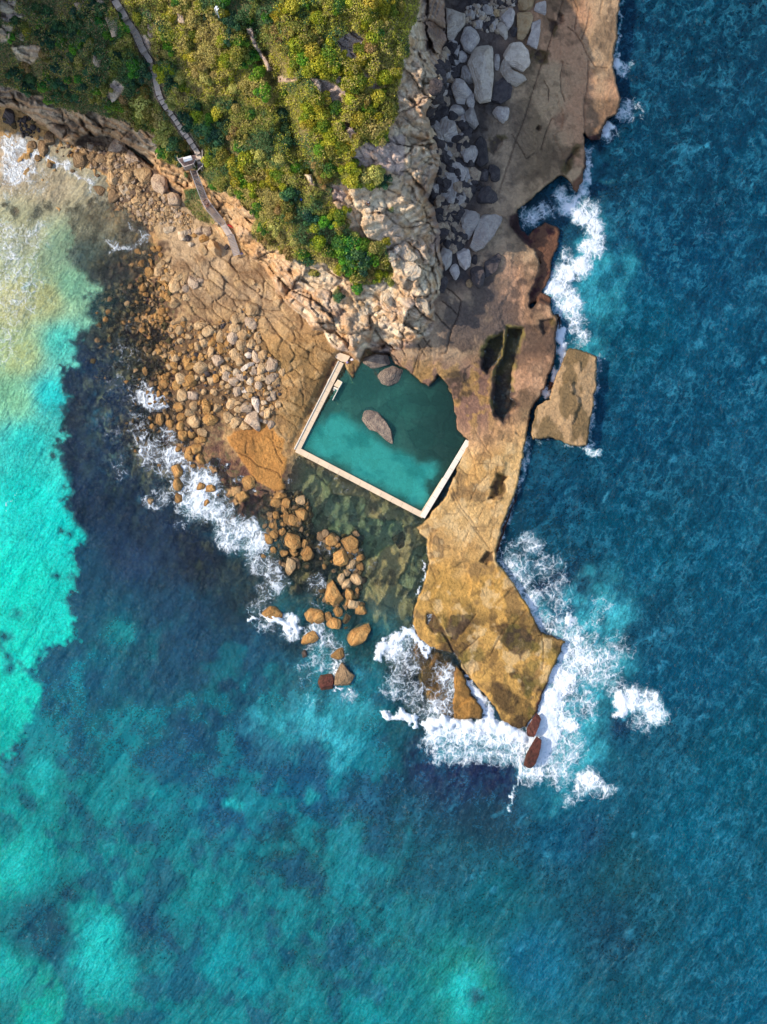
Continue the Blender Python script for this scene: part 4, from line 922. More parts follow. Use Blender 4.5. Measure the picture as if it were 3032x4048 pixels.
    tr = q.n('ShaderNodeBsdfTransparent'); q.l(cc.outputs[0], tr.inputs['Color'])
    m1 = q.n('ShaderNodeMixShader'); q.l(q.math('ADD', al, q.math('MULTIPLY', q.math('SUBTRACT', n2, .5), .12), clamp=True), m1.inputs[0]); q.l(tr.outputs[0], m1.inputs[1]); q.l(body.outputs[0], m1.inputs[2])
    gl = q.n('ShaderNodeBsdfGlossy'); gl.inputs['Roughness'].default_value = .12; bp2 = q.bump(hh, 1.0, 1.15); q.l(bp2.outputs[0], gl.inputs['Normal'])
    fr = q.n('ShaderNodeFresnel'); fr.inputs['IOR'].default_value = 1.2
    m2 = q.n('ShaderNodeMixShader'); q.l(fr.outputs[0], m2.inputs[0]); q.l(m1.outputs[0], m2.inputs[1]); q.l(gl.outputs[0], m2.inputs[2])
    fh = q.noise(a2.outputs[0], 1.6, 5, .65)
    fb = q.bump(q.math('ADD', fh.outputs[0], fm), 1.0, .3)
    fd = q.n('ShaderNodeBsdfDiffuse'); fd.inputs['Color'].default_value = (.74, .77, .80, 1); q.l(fb.outputs[0], fd.inputs['Normal'])
    m3 = q.n('ShaderNodeMixShader'); q.l(fm, m3.inputs[0]); q.l(m2.outputs[0], m3.inputs[1]); q.l(fd.outputs[0], m3.inputs[2])
    o = q.n('ShaderNodeOutputMaterial'); q.l(m3.outputs[0], o.inputs[0])
    return m
M_WATER = water_mat()

widx = np.arange(wn * wm).reshape(wm, wn)
wk = S0 * (1 - wZ / HC)
WX = (WU - CU) * wk; WY = -(WV - CV) * wk
depth = np.clip(wZ - wz, 0, 20)
depth = np.where(WV > V1, 5, depth)
cut = sdf(WU, WV, [PN, PW, PS, PE, (1900, 1560), (1500, 1380)], 60) > 0       # the pool has its own surface
wet = (wz < .75) | (WV > V1 - 20) | (WU > U1 - 20)
land_n = (WV < V0 + 60) & (WU < 2400) & (WU > 0)
keep = wet & ~cut & ~land_n
fk = keep[:-1, :-1] | keep[1:, 1:] | keep[:-1, 1:] | keep[1:, :-1]
fk &= ~(cut[:-1, :-1] & cut[1:, 1:])
surf = (foam[:-1, :-1] > .68) & fk
def water_mesh(name, fm):
    jj, ii = np.nonzero(fm)
    q = np.stack([widx[jj, ii], widx[jj + 1, ii], widx[jj + 1, ii + 1], widx[jj, ii + 1]], 1)
    used, inv = np.unique(q.ravel(), return_inverse=True)
    me = np_mesh(name, np.stack([WX.ravel()[used], WY.ravel()[used], wZ.ravel()[used]], 1), inv.reshape(-1, 4))
    set_attr(me, 'foam', foam.ravel()[used]); set_attr(me, 'walpha', walpha.ravel()[used]); set_attr(me, 'depth', depth.ravel()[used])
    set_attr(me, 'wcol', np.clip(wcol.reshape(-1, 3)[used], 0, 1), 'FLOAT_COLOR')
    me.materials.append(M_WATER)
    return put(bpy.data.objects.new(name, me))
tag(water_mesh('sea_water', fk & ~surf), kind='structure')
tag(water_mesh('sea_foam', surf), 'white surf and swirling foam where the swell breaks on the rocks', 'foam', kind='stuff')

# sea out to the horizon
def far_sea():
    r = [0, 1]
    x0, y1 = XY(wu0, wv0, 0); x1, y0 = XY(wu1, wv1, 0)
    B = 2500.0
    xs = [-B, x0, x1, B]; ys = [-B, y0, y1, B]
    v = [(x, y, -.02) for y in ys for x in xs]
    f = []
    for j in range(3):
        for i in range(3):
            if i == 1 and j == 1: continue
            f.append((j * 4 + i, j * 4 + i + 1, j * 4 + i + 5, j * 4 + i + 4))
    me = np_mesh('open_sea', np.array(v), np.array(f))
    n = len(v)
    set_attr(me, 'foam', np.full(n, .22)); set_attr(me, 'walpha', np.full(n, .92)); set_attr(me, 'depth', np.full(n, 12.))
    set_attr(me, 'wcol', np.tile(srgb(0, 84, 130, .8), (n, 1)), 'FLOAT_COLOR')
    me.materials.append(M_WATER)
    tag(put(bpy.data.objects.new('open_sea', me)), kind='structure')
far_sea()

# pool surface, a little above the sea
def pool_water():
    zp = .32
    st = 6.0
    a, b = np.meshgrid(np.arange(1160, 1880, st, dtype=np.float32), np.arange(1410, 2060, st, dtype=np.float32))
    ins = sdf(a, b, [(1362, 1462), PW, PS, (PE[0] - 8, PE[1] + 6), (1900, 1690), (1830, 1560), (1760, 1450), (1500, 1390), (1420, 1400)], 60)
    ins = np.where(ins > 2, 1, 0).astype(bool)
    zt = samp_grid(Z, a, b)
    fm = ins[:-1, :-1] & ins[1:, 1:] & (zt[:-1, :-1] < zp + .5)
    n_, m_ = a.shape[1], a.shape[0]
    ix = np.arange(n_ * m_).reshape(m_, n_)
    jj, ii = np.nonzero(fm)
    q = np.stack([ix[jj, ii], ix[jj + 1, ii], ix[jj + 1, ii + 1], ix[jj, ii + 1]], 1)
    used, inv = np.unique(q.ravel(), return_inverse=True)
    kk = S0 * (1 - zp / HC)
    me = np_mesh('pool_water', np.stack([((a - CU) * kk).ravel()[used], (-(b - CV) * kk).ravel()[used], np.full(len(used), zp)], 1), inv.reshape(-1, 4))
    d = np.clip(zp - zt, 0, 5).ravel()[used]
    ss = samp_grid(sstep(-25, 30, sd_sand), a, b)
    t = fbm(a, b, 60, 171, 4)
    c = lay(np.zeros(a.shape + (3,)) + srgb(84, 160, 148, .85), ss, srgb(84, 222, 204, .85))
    c = lay(c, sstep(.45, .65, t) * .5 * ss, srgb(24, 150, 146, .8))
    c = lay(c, sstep(1520, 1780, a) * (1 - ss) * .6, srgb(62, 76, 66, .8))
    set_attr(me, 'foam', np.zeros(len(used))); set_attr(me, 'depth', d)
    set_attr(me, 'walpha', (.16 + .14 * ss).ravel()[used] * sstep(.0, .5, d))
    set_attr(me, 'wcol', c.reshape(-1, 3)[used], 'FLOAT_COLOR')
    me.materials.append(pool_mat())
    tag(put(bpy.data.objects.new('pool_water', me)), kind='structure')
def pool_mat():
    m, t = new_mat('pool_water'); q = NT(t)
    pos = q.n('ShaderNodeNewGeometry').outputs['Position']
    col = q.attr('wcol').outputs['Color']; al = q.attr('walpha').outputs['Fac']; dep = q.attr('depth').outputs['Fac']
    b0 = q.noise(pos, 1.6, 4, .6, .4)
    bp = q.bump(b0.outputs[0], 1.0, .06)
    vm = q.n('ShaderNodeVectorMath', operation='SCALE'); q.l(col, vm.inputs[0]); q.l(q.math('MULTIPLY_ADD', b0.outputs[0], .5, .75), vm.inputs['Scale'])
    body = q.n('ShaderNodeBsdfDiffuse'); q.l(vm.outputs[0], body.inputs['Color'])
    def ab(kk): return q.math('POWER', 2.71828, q.math('MULTIPLY', dep, -kk))
    cc = q.n('ShaderNodeCombineColor'); q.l(ab(.62), cc.inputs[0]); q.l(ab(.02), cc.inputs[1]); q.l(ab(.05), cc.inputs[2])
    tr = q.n('ShaderNodeBsdfTransparent'); q.l(cc.outputs[0], tr.inputs['Color'])
    m1 = q.n('ShaderNodeMixShader'); q.l(al, m1.inputs[0]); q.l(tr.outputs[0], m1.inputs[1]); q.l(body.outputs[0], m1.inputs[2])
    gl = q.n('ShaderNodeBsdfGlossy'); gl.inputs['Roughness'].default_value = .08; q.l(bp.outputs[0], gl.inputs['Normal'])
    fr = q.n('ShaderNodeFresnel'); fr.inputs['IOR'].default_value = 1.33; q.l(bp.outputs[0], fr.inputs['Normal'])
    m2 = q.n('ShaderNodeMixShader'); q.l(fr.outputs[0], m2.inputs[0]); q.l(m1.outputs[0], m2.inputs[1]); q.l(gl.outputs[0], m2.inputs[2])
    o = q.n('ShaderNodeOutputMaterial'); q.l(m2.outputs[0], o.inputs[0])
    return m
pool_water()

# ================================================================== BOULDERS
def rock_mat(name, base, spot, dark):
    m, t = new_mat(name); q = NT(t)
    geo = q.n('ShaderNodeNewGeometry'); pos = geo.outputs['Position']
    oi = q.n('ShaderNodeObjectInfo').outputs['Random']
    n1 = q.noise(pos, 1.1, 5, .6).outputs[0]; n2 = q.noise(pos, 5.0, 5, .62).outputs[0]
    strat = q.n('ShaderNodeTexWave', wave_type='BANDS', bands_direction='Z'); strat.inputs['Scale'].default_value = 1.6; strat.inputs['Distortion'].default_value = 5; strat.inputs['Detail'].default_value = 3
    tc = q.n('ShaderNodeTexCoord').outputs['Object']; q.l(tc, strat.inputs['Vector'])
    c = q.mix(q.smooth(.42, .62, n1), tuple(base), tuple(spot))
    c = q.mix(q.math('MULTIPLY', q.smooth(.54, .70, n2), .6), c, tuple(dark))
    vm = q.n('ShaderNodeVectorMath', operation='SCALE'); q.l(c, vm.inputs[0])
    q.l(q.math('MULTIPLY', q.math('MULTIPLY_ADD', oi, .44, .76), q.math('MULTIPLY_ADD', n2, .5, .75)), vm.inputs['Scale'])
    # tide stain near the waterline
    sx = q.n('ShaderNodeSeparateXYZ'); q.l(pos, sx.inputs[0])
    wet = q.smooth(.45, .0, q.math('ADD', sx.outputs['Z'], q.math('MULTIPLY', q.math('SUBTRACT', n1, .5), .6)))
    c2 = q.mix(q.math('MULTIPLY', wet, .6), vm.outputs[0], tuple(srgb(92, 70, 48, A)))
    h = q.math('ADD', q.math('MULTIPLY', n2, .5), q.math('MULTIPLY', strat.outputs['Fac'], .22))
    h = q.math('ADD', h, q.math('MULTIPLY', n1, .6))
    b = q.bump(h, 1.0, .42)
    p = q.n('ShaderNodeBsdfPrincipled'); p.inputs['Roughness'].default_value = .85; p.inputs['Specular IOR Level'].default_value = .25
    q.l(c2, p.inputs['Base Color']); q.l(b.outputs[0], p.inputs['Normal'])
    o = q.n('ShaderNodeOutputMaterial'); q.l(p.outputs[0], o.inputs[0])
    return m
RM = {'o': rock_mat('orange_sandstone', srgb(204, 154, 92, A), srgb(184, 132, 74, A), srgb(132, 94, 60, A)),
      't': rock_mat('tan_sandstone', srgb(216, 180, 134, A), srgb(198, 158, 112, A), srgb(146, 112, 82, A)),
      'g': rock_mat('grey_sandstone', srgb(208, 180, 150, A), srgb(182, 154, 130, A), srgb(126, 104, 92, A)),
      'p': rock_mat('pale_sandstone', srgb(232, 208, 176, A), srgb(216, 184, 148, A), srgb(166, 136, 112, A)),
      'd': rock_mat('dark_rock', srgb(92, 82, 80, A), srgb(74, 66, 66, A), srgb(50, 44, 46, A)),  # dark base colour; in the gully rubble it stands for shaded gaps
      's': rock_mat('weedy_rock', srgb(104, 84, 54, A), srgb(88, 80, 48, A), srgb(60, 52, 42, A)),
      'm': rock_mat('kelp_covered_rock', srgb(104, 58, 48, A), srgb(84, 50, 40, A), srgb(54, 36, 36, A)),
      'b': rock_mat('brown_sandstone', srgb(170, 138, 102, A), srgb(148, 118, 86, A), srgb(100, 78, 60, A)),
      'k': rock_mat('greybrown_sandstone', srgb(146, 128, 112, A), srgb(118, 102, 92, A), srgb(76, 64, 60, A)),
      'h': rock_mat('light_grey_sandstone', srgb(214, 198, 184, A), srgb(190, 174, 164, A), srgb(128, 112, 108, A)),
      'w': rock_mat('white_sandstone', srgb(230, 210, 188, A), srgb(208, 186, 164, A), srgb(150, 128, 114, A))}
CN = {'o': 'orange brown', 't': 'tan', 'g': 'grey', 'p': 'pale cream', 'd': 'dark', 's': 'weedy olive', 'm': 'maroon kelp-covered', 'w': 'whitish', 'b': 'brown', 'k': 'grey-brown', 'h': 'light grey'}

def ico(sub):
    bm = bmesh.new(); bmesh.ops.create_icosphere(bm, subdivisions=sub, radius=1.0)
    bm.verts.ensure_lookup_table()
    v = np.array([x.co[:] for x in bm.verts]); f = np.array([[q.index for q in p.verts] for p in bm.faces])
    bm.free(); return v, f
ICO = {s: ico(s) for s in (2, 3, 4)}

def rock_verts(radf, hgt, rmean, seed, sub, flat=.5):
    rng = np.random.RandomState(seed)
    v, f = ICO[sub]
    th = np.arctan2(v[:, 1], v[:, 0]); c = np.sqrt(v[:, 0] ** 2 + v[:, 1] ** 2); z = v[:, 2]
    e = .55 + .25 * rng.rand()
    c2 = c ** e; z2 = np.sign(z) * np.abs(z) ** (e + .1)
    r = radf(th)
    P = np.stack([r * c2 * np.cos(th), r * c2 * np.sin(th), hgt * z2], 1)
    # cleave with random planes so that facets and ridges appear
    S = np.array([rmean, rmean, hgt])
    Q = P / S
    rm = np.max(np.linalg.norm(Q, axis=1))
    for i in range(13):
        a = rng.rand() * 6.283; el = rng.rand() ** .8 * 1.25 + .15
        n = np.array([math.cos(a) * math.cos(el), math.sin(a) * math.cos(el), math.sin(el)])
        s = Q @ n
        off = np.max(s) * (.58 + .28 * rng.rand() if el > .5 else .72 + .22 * rng.rand())
        ex = np.clip(s - off, 0, None)
        Q = Q - ex[:, None] * n * .97
    P = Q * S
    nz = fbm(P[:, 0] / rmean + 7 * seed % 50, P[:, 1] / rmean + P[:, 2] / rmean * .7, .55, seed % 900 + 1, 3) - .5
    P = P * (1 + nz[:, None] * .13)
    nz = fbm(P[:, 0] / rmean * 2 + 3, P[:, 2] / rmean * 2 + P[:, 1] / rmean * 2, .45, seed % 900 + 7, 2) - .5
    return P * (1 + nz[:, None] * .06), f

def ell(rx, ry, ang, seed):
    rng = np.random.RandomState(seed + 999)
    k = 2.2 + 1.8 * rng.rand(); ph = rng.rand(4) * 6.28
    def fn(th):
        t = th - ang
        r = (np.abs(np.cos(t) / rx) ** k + np.abs(np.sin(t) / ry) ** k) ** (-1 / k)
        return r * (1 + .07 * np.sin(2 * t + ph[0]) + .06 * np.sin(3 * t + ph[1]) + .04 * np.sin(5 * t + ph[2]))
    return fn

def polyr(pts, cx, cy):
    ang = []; n = len(pts)
    def fn(th):
        dx = np.cos(th); dy = np.sin(th)
        best = np.full(th.shape, 1e-3)
        for i in range(n):
            ax, ay = pts[i][0] - cx, pts[i][1] - cy; bx, by = pts[(i + 1) % n][0] - cx, pts[(i + 1) % n][1] - cy
            ex, ey = bx - ax, by - ay
            den = dx * ey - dy * ex
            den = np.where(np.abs(den) < 1e-9, 1e-9, den)
            t = (ax * ey - ay * ex) / den; s = (ax * dy - ay * dx) / den
            ok = (t > 0) & (s >= -1e-6) & (s <= 1 + 1e-6)
            best = np.where(ok, np.maximum(best, t), best)
        return best
    return fn

BR = lambda s: s.replace(' o', ' b').replace('P o', 'P b')
GR = lambda s: s.replace(' w', ' g').replace('P w', 'P g')
ROCKS = []   # u, v, radius function in plan units (y up), rmean, colour, area, height factor, region
def add_rocks(ox, oy, f, region, text):
    for line in text.strip().split('\n'):
        for it in line.split(';'):
            a = it.split()
            if not a: continue
            if a[0] == 'P':
                pts = [(ox + float(p.split(',')[0]) / f, -(oy + float(p.split(',')[1]) / f)) for p in a[3:]]
                ar = 0; cx = cy = 0
                for i in range(len(pts)):
                    x0, y0 = pts[i]; x1, y1 = pts[(i + 1) % len(pts)]
                    w_ = x0 * y1 - x1 * y0; ar += w_; cx += (x0 + x1) * w_; cy += (y0 + y1) * w_
                cx /= 3 * ar; cy /= 3 * ar; ar = abs(ar) / 2
                ROCKS.append(dict(u=cx, v=-cy, fn=polyr(pts, cx, cy), r=math.sqrt(ar / math.pi), c=a[1], hf=float(a[2]), reg=region, asp=1.0, poly=True))
            else:
                x, y, rx, ry = map(float, a[:4]); c = a[4] if len(a) > 4 else 't'; ang = float(a[5]) if len(a) > 5 else random.uniform(-15, 15)
                rx /= f; ry /= f
                ROCKS.append(dict(u=ox + x / f, v=oy + y / f, fn=ell(rx * 1.12, ry * 1.12, math.radians(-ang), len(ROCKS)), r=math.sqrt(rx * ry), c=c, hf=.78, reg=region, asp=max(rx, ry) / min(rx, ry), poly=False))
R1 = 'in the western boulder field left of the pool'
add_rocks(480, 900, 2.3671, R1, '''
568 62 48 45 p;650 150 28 28 p;P t .8 770,150 820,95 900,130 940,190 930,255 880,255 820,215;P t .8 705,200 740,130 800,170 815,235 770,260;800 25 50 45 g;725 20 45 35 g;445 15 55 28 p;640 35 28 25 g;620 95 28 35 d;680 72 25 20 o;770 95 45 30 o;985 175 24 30 d
95 90 20 22 o;40 275 28 32 o;135 235 45 45 o;220 240 40 25 t;305 200 35 32 o;350 195 22 38 o;370 255 28 22 o;270 255 32 20 o;185 335 38 38 o;270 310 25 22 o;285 345 25 20 o;370 335 28 55 t 30;440 295 30 28 t;330 410 42 40 t;260 420 42 50 o;425 360 20 30 t;455 370 18 20 t;430 420 28 32 t;475 425 22 30 t;535 455 45 30 t;405 485 42 28 t;490 540 55 62 t;405 545 38 25 o
600 570 30 45 g;570 590 22 35 t;570 515 35 18 t;665 505 48 58 g;738 495 27 38 g;660 425 15 16 t;P t .8 435,740 480,640 550,665 550,700 495,750;600 650 28 40 t;430 645 35 40 o;385 630 25 30 o;545 645 20 25 t;200 560 32 45 o;150 530 22 40 o;220 745 55 25 o;130 700 22 35 o;150 870 22 60 o -20;205 905 30 22 o;380 790 40 42 o;340 835 28 25 o;545 860 45 30 t;490 885 25 30 t;575 890 45 18 o
545 950 40 45 t;640 935 30 22 t;655 905 15 18 t;725 905 60 40 t;810 960 55 48 t;875 925 15 28 t;875 970 17 22 t;625 1010 35 30 t;545 1060 32 32 t;920 1010 40 60 t 15;765 1075 45 40 t;845 1070 40 50 o;740 1020 38 22 t;1030 1025 50 55 g;1065 940 55 45 t;1060 850 60 45 t -30;1120 840 42 38 t;1205 885 55 58 g;1210 750 62 60 t;1110 775 42 22 t;1130 735 20 18 t;1240 815 22 22 t
1125 1000 45 50 t;1185 1000 20 48 t;1230 965 22 20 t;1265 1015 35 38 t;1125 1095 48 52 t;1215 1085 42 42 t;1285 1065 20 35 t;1270 1125 35 25 t;P o .6 875,1080 930,1070 1005,1140 1005,1160 915,1190 880,1140;985 1085 30 30 o;1060 1190 45 55 t -30;1105 1240 40 48 t;990 1225 18 42 t;P g .9 835,1215 860,1185 935,1190 965,1240 880,1315;1185 1190 38 32 w;1260 1205 38 55 g;1320 1190 40 38 t;P g .8 1320,1300 1380,1205 1450,1230 1465,1280 1440,1340 1380,1350
1495 1340 33 40 t;1470 1310 14 20 t;P w .6 1100,1320 1230,1230 1255,1270 1130,1350;1080 1355 40 40 p;1270 1290 20 22 g;1235 1325 40 20 g;1310 1310 35 70 t 15;1260 1350 25 35 g;1220 1360 15 30 g;985 1390 45 45 g;1050 1440 45 42 g;1120 1400 50 30 g;1300 1405 50 30 t -25;1395 1410 70 35 g -40;1440 1440 40 45 t;1210 1435 38 35 p;1280 1470 30 50 g;1385 1500 28 25 p;1355 1550 30 28 t;1395 1545 15 20 t;1420 1560 22 60 g;1385 1600 25 35 g;1465 1655 25 45 t;1330 1635 25 35 p
1085 1530 42 42 g;P w .6 1115,1520 1140,1480 1175,1520 1165,1555 1130,1570;1210 1510 42 30 t;1105 1470 25 25 t;945 1455 30 25 t;1000 1480 28 35 t;P w .6 1205,1565 1285,1570 1300,1740 1270,1740 1215,1640;1175 1580 50 30 t -25;1090 1640 28 35 t;1030 1640 40 60 t 10;1165 1680 50 48 g;P g .9 1125,1790 1240,1680 1275,1750 1300,1880 1285,1915 1215,1860;1360 1735 28 50 t;1320 1740 25 40 g;1300 1800 20 25 g;1340 1815 32 28 g;1400 1845 30 45 g;1325 1690 40 15 t;1410 1690 30 25 t;1090 1700 35 30 t;1000 1775 50 48 t;1065 1815 70 40 t -35;1150 1850 50 38 t;1070 1750 15 20 t
890 1680 45 35 t;P o .7 745,1630 790,1555 835,1620 830,1700 810,1760 765,1755;865 1540 40 28 t 20;765 1535 38 25 t;845 1430 40 40 t;755 1410 22 45 t;705 1400 25 40 t;645 1430 45 60 o;655 1360 32 20 o;550 1410 55 55 t;735 1300 60 62 t;635 1280 50 50 o;605 1230 40 45 o;680 1225 35 25 o;740 1205 40 30 o;670 1185 30 18 o;495 1215 40 38 t;485 1290 35 40 o;545 1310 30 22 t;500 1345 40 20 o;835 1300 35 22 t;830 1170 30 50 t;710 1115 30 45 t;655 1115 15 50 o;780 1165 18 18 t;340 1120 38 35 o;410 1110 28 28 o;955 1320 45 35 t -25;1010 1320 30 30 t;795 1370 30 28 d;880 1400 30 40 o
560 1565 50 55 t;510 1475 35 55 o;665 1570 55 38 g;395 1450 48 45 o;415 1555 28 30 o;525 1680 48 40 o;670 1670 35 50 t;635 1730 38 35 t;560 1645 18 14 t;555 1775 42 40 o;665 1810 60 62 t;545 1850 38 42 o;820 1790 60 50 o 30;795 1820 20 20 o;755 1915 45 35 t;655 1935 38 30 o;575 1950 45 50 o;690 1955 25 18 o;740 1985 65 28 o -20;700 2060 40 55 o;625 2100 30 60 o;735 2165 50 45 o;345 1800 45 65 o;455 1840 48 35 o;430 1770 45 15 o;320 1940 35 70 o -15;240 2030 42 55 o 15;360 2075 62 55 o;415 1735 30 25 o;530 2070 25 40 o;140 2090 20 30 o;490 2160 30 30 o
''')
R2 = 'among the breaking surf below the western boulders'
add_rocks(0, 1600, F8, R2, '1440 540 45 50 o;1455 650 40 50 o;1460 760 30 40 o;1550 430 30 50 o;1580 505 25 30 o;1640 670 35 30 o;1305 490 25 25 o;1230 790 20 40 t')
add_rocks(800, 1600, F8, R2, '70 690 42 32 o;85 745 45 15 o;25 800 28 30 o;115 818 28 16 o;210 845 38 35 s;330 755 48 45 o -45;375 630 50 55 o')
R3 = 'in the water beside the lower pool wall'
add_rocks(800, 1600, F8, R3, '''625 735 55 35 o;610 800 45 38 o;680 805 35 40 o;780 715 28 20 t;800 775 38 38 t;710 845 25 20 o;815 900 45 50 o;690 930 25 60 o;740 945 45 45 o;635 960 22 35 o;580 1050 38 42 o;575 985 38 25 o;540 1090 28 50 o;P o .7 670,1040 740,1015 790,1060 810,1170 740,1190 670,1150;840 1140 28 35 o;855 1220 48 50 o -30;P t .7 695,1240 760,1245 765,1340 700,1410 668,1400;665 1215 35 25 o -30;730 1215 30 20 o;500 1240 28 22 o;615 1145 40 50 s
710 745 40 28 s;930 1395 35 25 s;850 1330 40 40 s''')
R4 = 'in the shallow lagoon below the pool'
add_rocks(800, 1600, F8, R4, '''1055 1110 50 50 o -30;P o .7 1120,1110 1220,1065 1275,1110 1270,1200 1210,1225 1150,1180;1135 1255 60 68 o;1215 1315 38 45 t;1180 1375 32 28 t;1255 1425 45 55 t;1135 1435 30 55 t;1180 1470 40 45 t;1200 1555 35 50 o;P o .7 1030,1395 1080,1460 1160,1600 1150,1650 985,1650 990,1520;1240 1640 75 35 t;P s .3 1545,1090 1645,1030 1657,1150 1630,1210''')
R5 = 'in the surf off the lower end of the lagoon'
add_rocks(800, 2400, F8, R5, '''575 50 80 45 o;P o .6 830,60 880,0 975,0 960,50 900,140 850,110;955 90 45 55 o -30;1105 35 35 45 o -30;1185 90 60 50 s;1290 25 50 38 o;1075 135 55 45 o;1030 80 25 40 o;1170 185 50 30 s;P o .6 1155,240 1290,130 1360,130 1380,190 1340,270 1250,345 1200,310;870 250 70 45 o -20;1035 310 25 30 o;1115 390 60 35 o -35;835 390 20 40 d;P b 1.1 1085,560 1140,455 1200,530 1250,570 1190,660 1080,660;1010 620 62 84 m''')
add_rocks(1600, 2400, F8, 'at the outer tip of the platform', 'P m .5 1085,865 1125,920 1060,1080 1005,1060 1000,1000;P m .5 1085,1065 1125,1100 1100,1210 1050,1350 975,1310 1000,1210')
add_rocks(800, 1600, F8, 'standing inside the pool', 'P k .5 1330,10 1390,5 1440,60 1500,130 1590,280 1560,340 1500,290 1430,220 1360,200 1300,130')
R6 = 'in the shaded gully under the east cliff'
HL = lambda s: s.replace(' g', ' h').replace('P g', 'P h')
add_rocks(1560, 0, 2.7617, R6, HL('''
P w .5 560,20 700,95 780,120 780,230 700,330 640,430 580,420 565,200;P g .6 760,280 830,250 900,290 940,400 880,500 840,560 760,530 715,430;P w .5 930,330 990,240 1050,260 1090,400 1090,800 1060,1085 930,1090 870,1020 880,900 790,670 900,430;P g .6 740,700 830,690 910,760 900,860 840,920 720,830;P g .7 620,880 690,830 860,950 860,990 780,1060 770,1150 680,1100 620,960
690 1190 75 60 g;830 1080 45 75 g;P g .6 580,570 660,500 720,490 690,620 640,650;640 470 55 35 g;580 660 50 55 g;655 740 55 45 g;745 600 45 60 g;P g .6 1180,80 1260,60 1320,120 1300,230 1240,320 1150,200;P w .6 1100,220 1150,200 1230,300 1250,400 1220,430 1130,330;1010 95 60 50 g;1110 130 40 40 t;835 150 50 45 g;920 260 45 40 g;910 120 30 35 g;930 40 25 30 g;980 180 25 30 g;1070 170 30 30 g;1080 250 25 60 g;840 80 25 40 g;1300 340 35 45 d
P t .5 1340,120 1500,110 1515,180 1480,330 1410,430 1340,410;P g .5 1500,170 1600,170 1590,400 1560,520 1440,470 1490,330;P t .5 1350,-40 1540,-40 1510,90 1420,105 1345,90;P g .5 1540,30 1657,0 1657,170 1520,100;P w .6 1180,520 1260,440 1380,430 1470,520 1495,680 1410,760 1280,700 1210,640;P w .6 1150,610 1200,615 1215,720 1330,790 1430,790 1450,850 1340,930 1230,880 1150,760
1120 660 30 80 g;P d .3 1100,830 1200,820 1290,930 1270,1060 1160,1130 1050,1090;P g .8 1065,1210 1130,1140 1240,1105 1260,1170 1250,1280 1190,1325 1090,1250;P g .6 780,1180 870,1140 900,1270 930,1340 870,1410 790,1350 760,1230;740 1320 35 70 g;800 1430 45 60 d;P g .6 420,1130 500,1090 580,1200 540,1230 440,1260;P g .6 440,1290 530,1220 640,1270 720,1410 720,1520 660,1585 560,1530 470,1400;400 1280 35 60 d;420 1370 35 60 g;380 1190 25 30 d
760 1520 45 60 d;620 1590 40 35 d;510 1530 40 40 d;P g .7 710,1630 840,1560 920,1590 920,1660 850,1805 760,1760;P d .4 850,1520 940,1470 1010,1540 1030,1760 930,1830 890,1770 920,1640;P g .7 610,1830 650,1700 740,1740 790,1870 760,1960 640,2000 605,1930;P d .6 790,1830 920,1880 870,1980 830,1960;985 1890 45 80 d;1095 1875 55 85 d;P g .6 470,1930 540,1870 600,1930 590,2020 540,2050 480,1990;535 1720 40 70 g;570 1800 50 45 d;450 2020 28 25 g;505 2075 30 50 g;P g .6 530,2090 650,2010 710,2030 690,2110 610,2209 540,2150;800 1970 40 40 d;P d .5 890,2170 950,2040 1060,2020 1130,2090 1130,2170 1080,2209 900,2209;920 2050 35 30 d;780 2060 60 70 d'''))
add_rocks(1400, 800, 2.7617, R6, HL('''P g .6 1150,130 1190,40 1270,80 1380,110 1370,200 1300,330 1240,440 1190,400 1170,220;P g .6 1400,95 1640,130 1600,230 1540,340 1420,480 1330,520 1260,470 1330,260;980 40 55 40 g;1140 60 60 50 d;945 110 40 40 d;1050 120 70 30 d;1010 170 55 40 d;1000 270 60 70 d;1085 290 35 40 t;1090 190 25 45 d
P g .6 950,520 1010,380 1075,520 1070,660 1010,750 940,640;1110 440 50 75 g;P g .6 1115,530 1180,475 1260,500 1285,600 1270,690 1220,740 1150,670;P g .6 1040,740 1090,625 1140,680 1160,770 1105,865;1350 790 70 110 d;P d .4 1430,640 1580,540 1620,570 1560,740 1430,830 1410,720;1315 620 30 50 d;P d .5 920,990 950,830 1010,780 1030,860 980,1000;1260 880 35 45 b'''))
R7 = 'on the sunlit headland ridge above the pool'
add_rocks(1400, 800, 2.7617, R7, '''P p .5 480,640 560,620 680,660 740,720 720,800 640,850 540,800 480,720;P p .5 510,570 540,500 600,475 680,550 700,600 640,650 550,620;P w .6 430,480 470,455 510,520 440,585;410 590 40 55 p;435 670 25 40 p;P p .6 320,930 400,960 430,1060 410,1140 340,1090 280,1040;410 890 60 28 p;P p .55 650,1050 690,1015 770,1030 840,1160 840,1200 790,1220 720,1120;P p .5 560,1100 600,1090 700,1170 725,1230 700,1265 630,1250 560,1170;650 440 35 25 g;790 640 40 35 g;850 640 28 50 p''')
add_rocks(1400, 800, 2.7617, 'at the upper edge of the pool', 'P k .35 240,1880 300,1830 420,1780 560,1830 540,1890 460,1970 370,2005 290,1980;P k .5 100,1690 200,1650 370,1660 400,1760 300,1790 190,1810 90,1750')
add_rocks(800, 800, F8, 'beside the rock pool under the western cliff', 'P t .9 570,770 600,740 660,770 625,860 580,840;460 720 18 16 t;415 650 22 20 t')
R8 = 'at the foot of the cliff by the small beach'
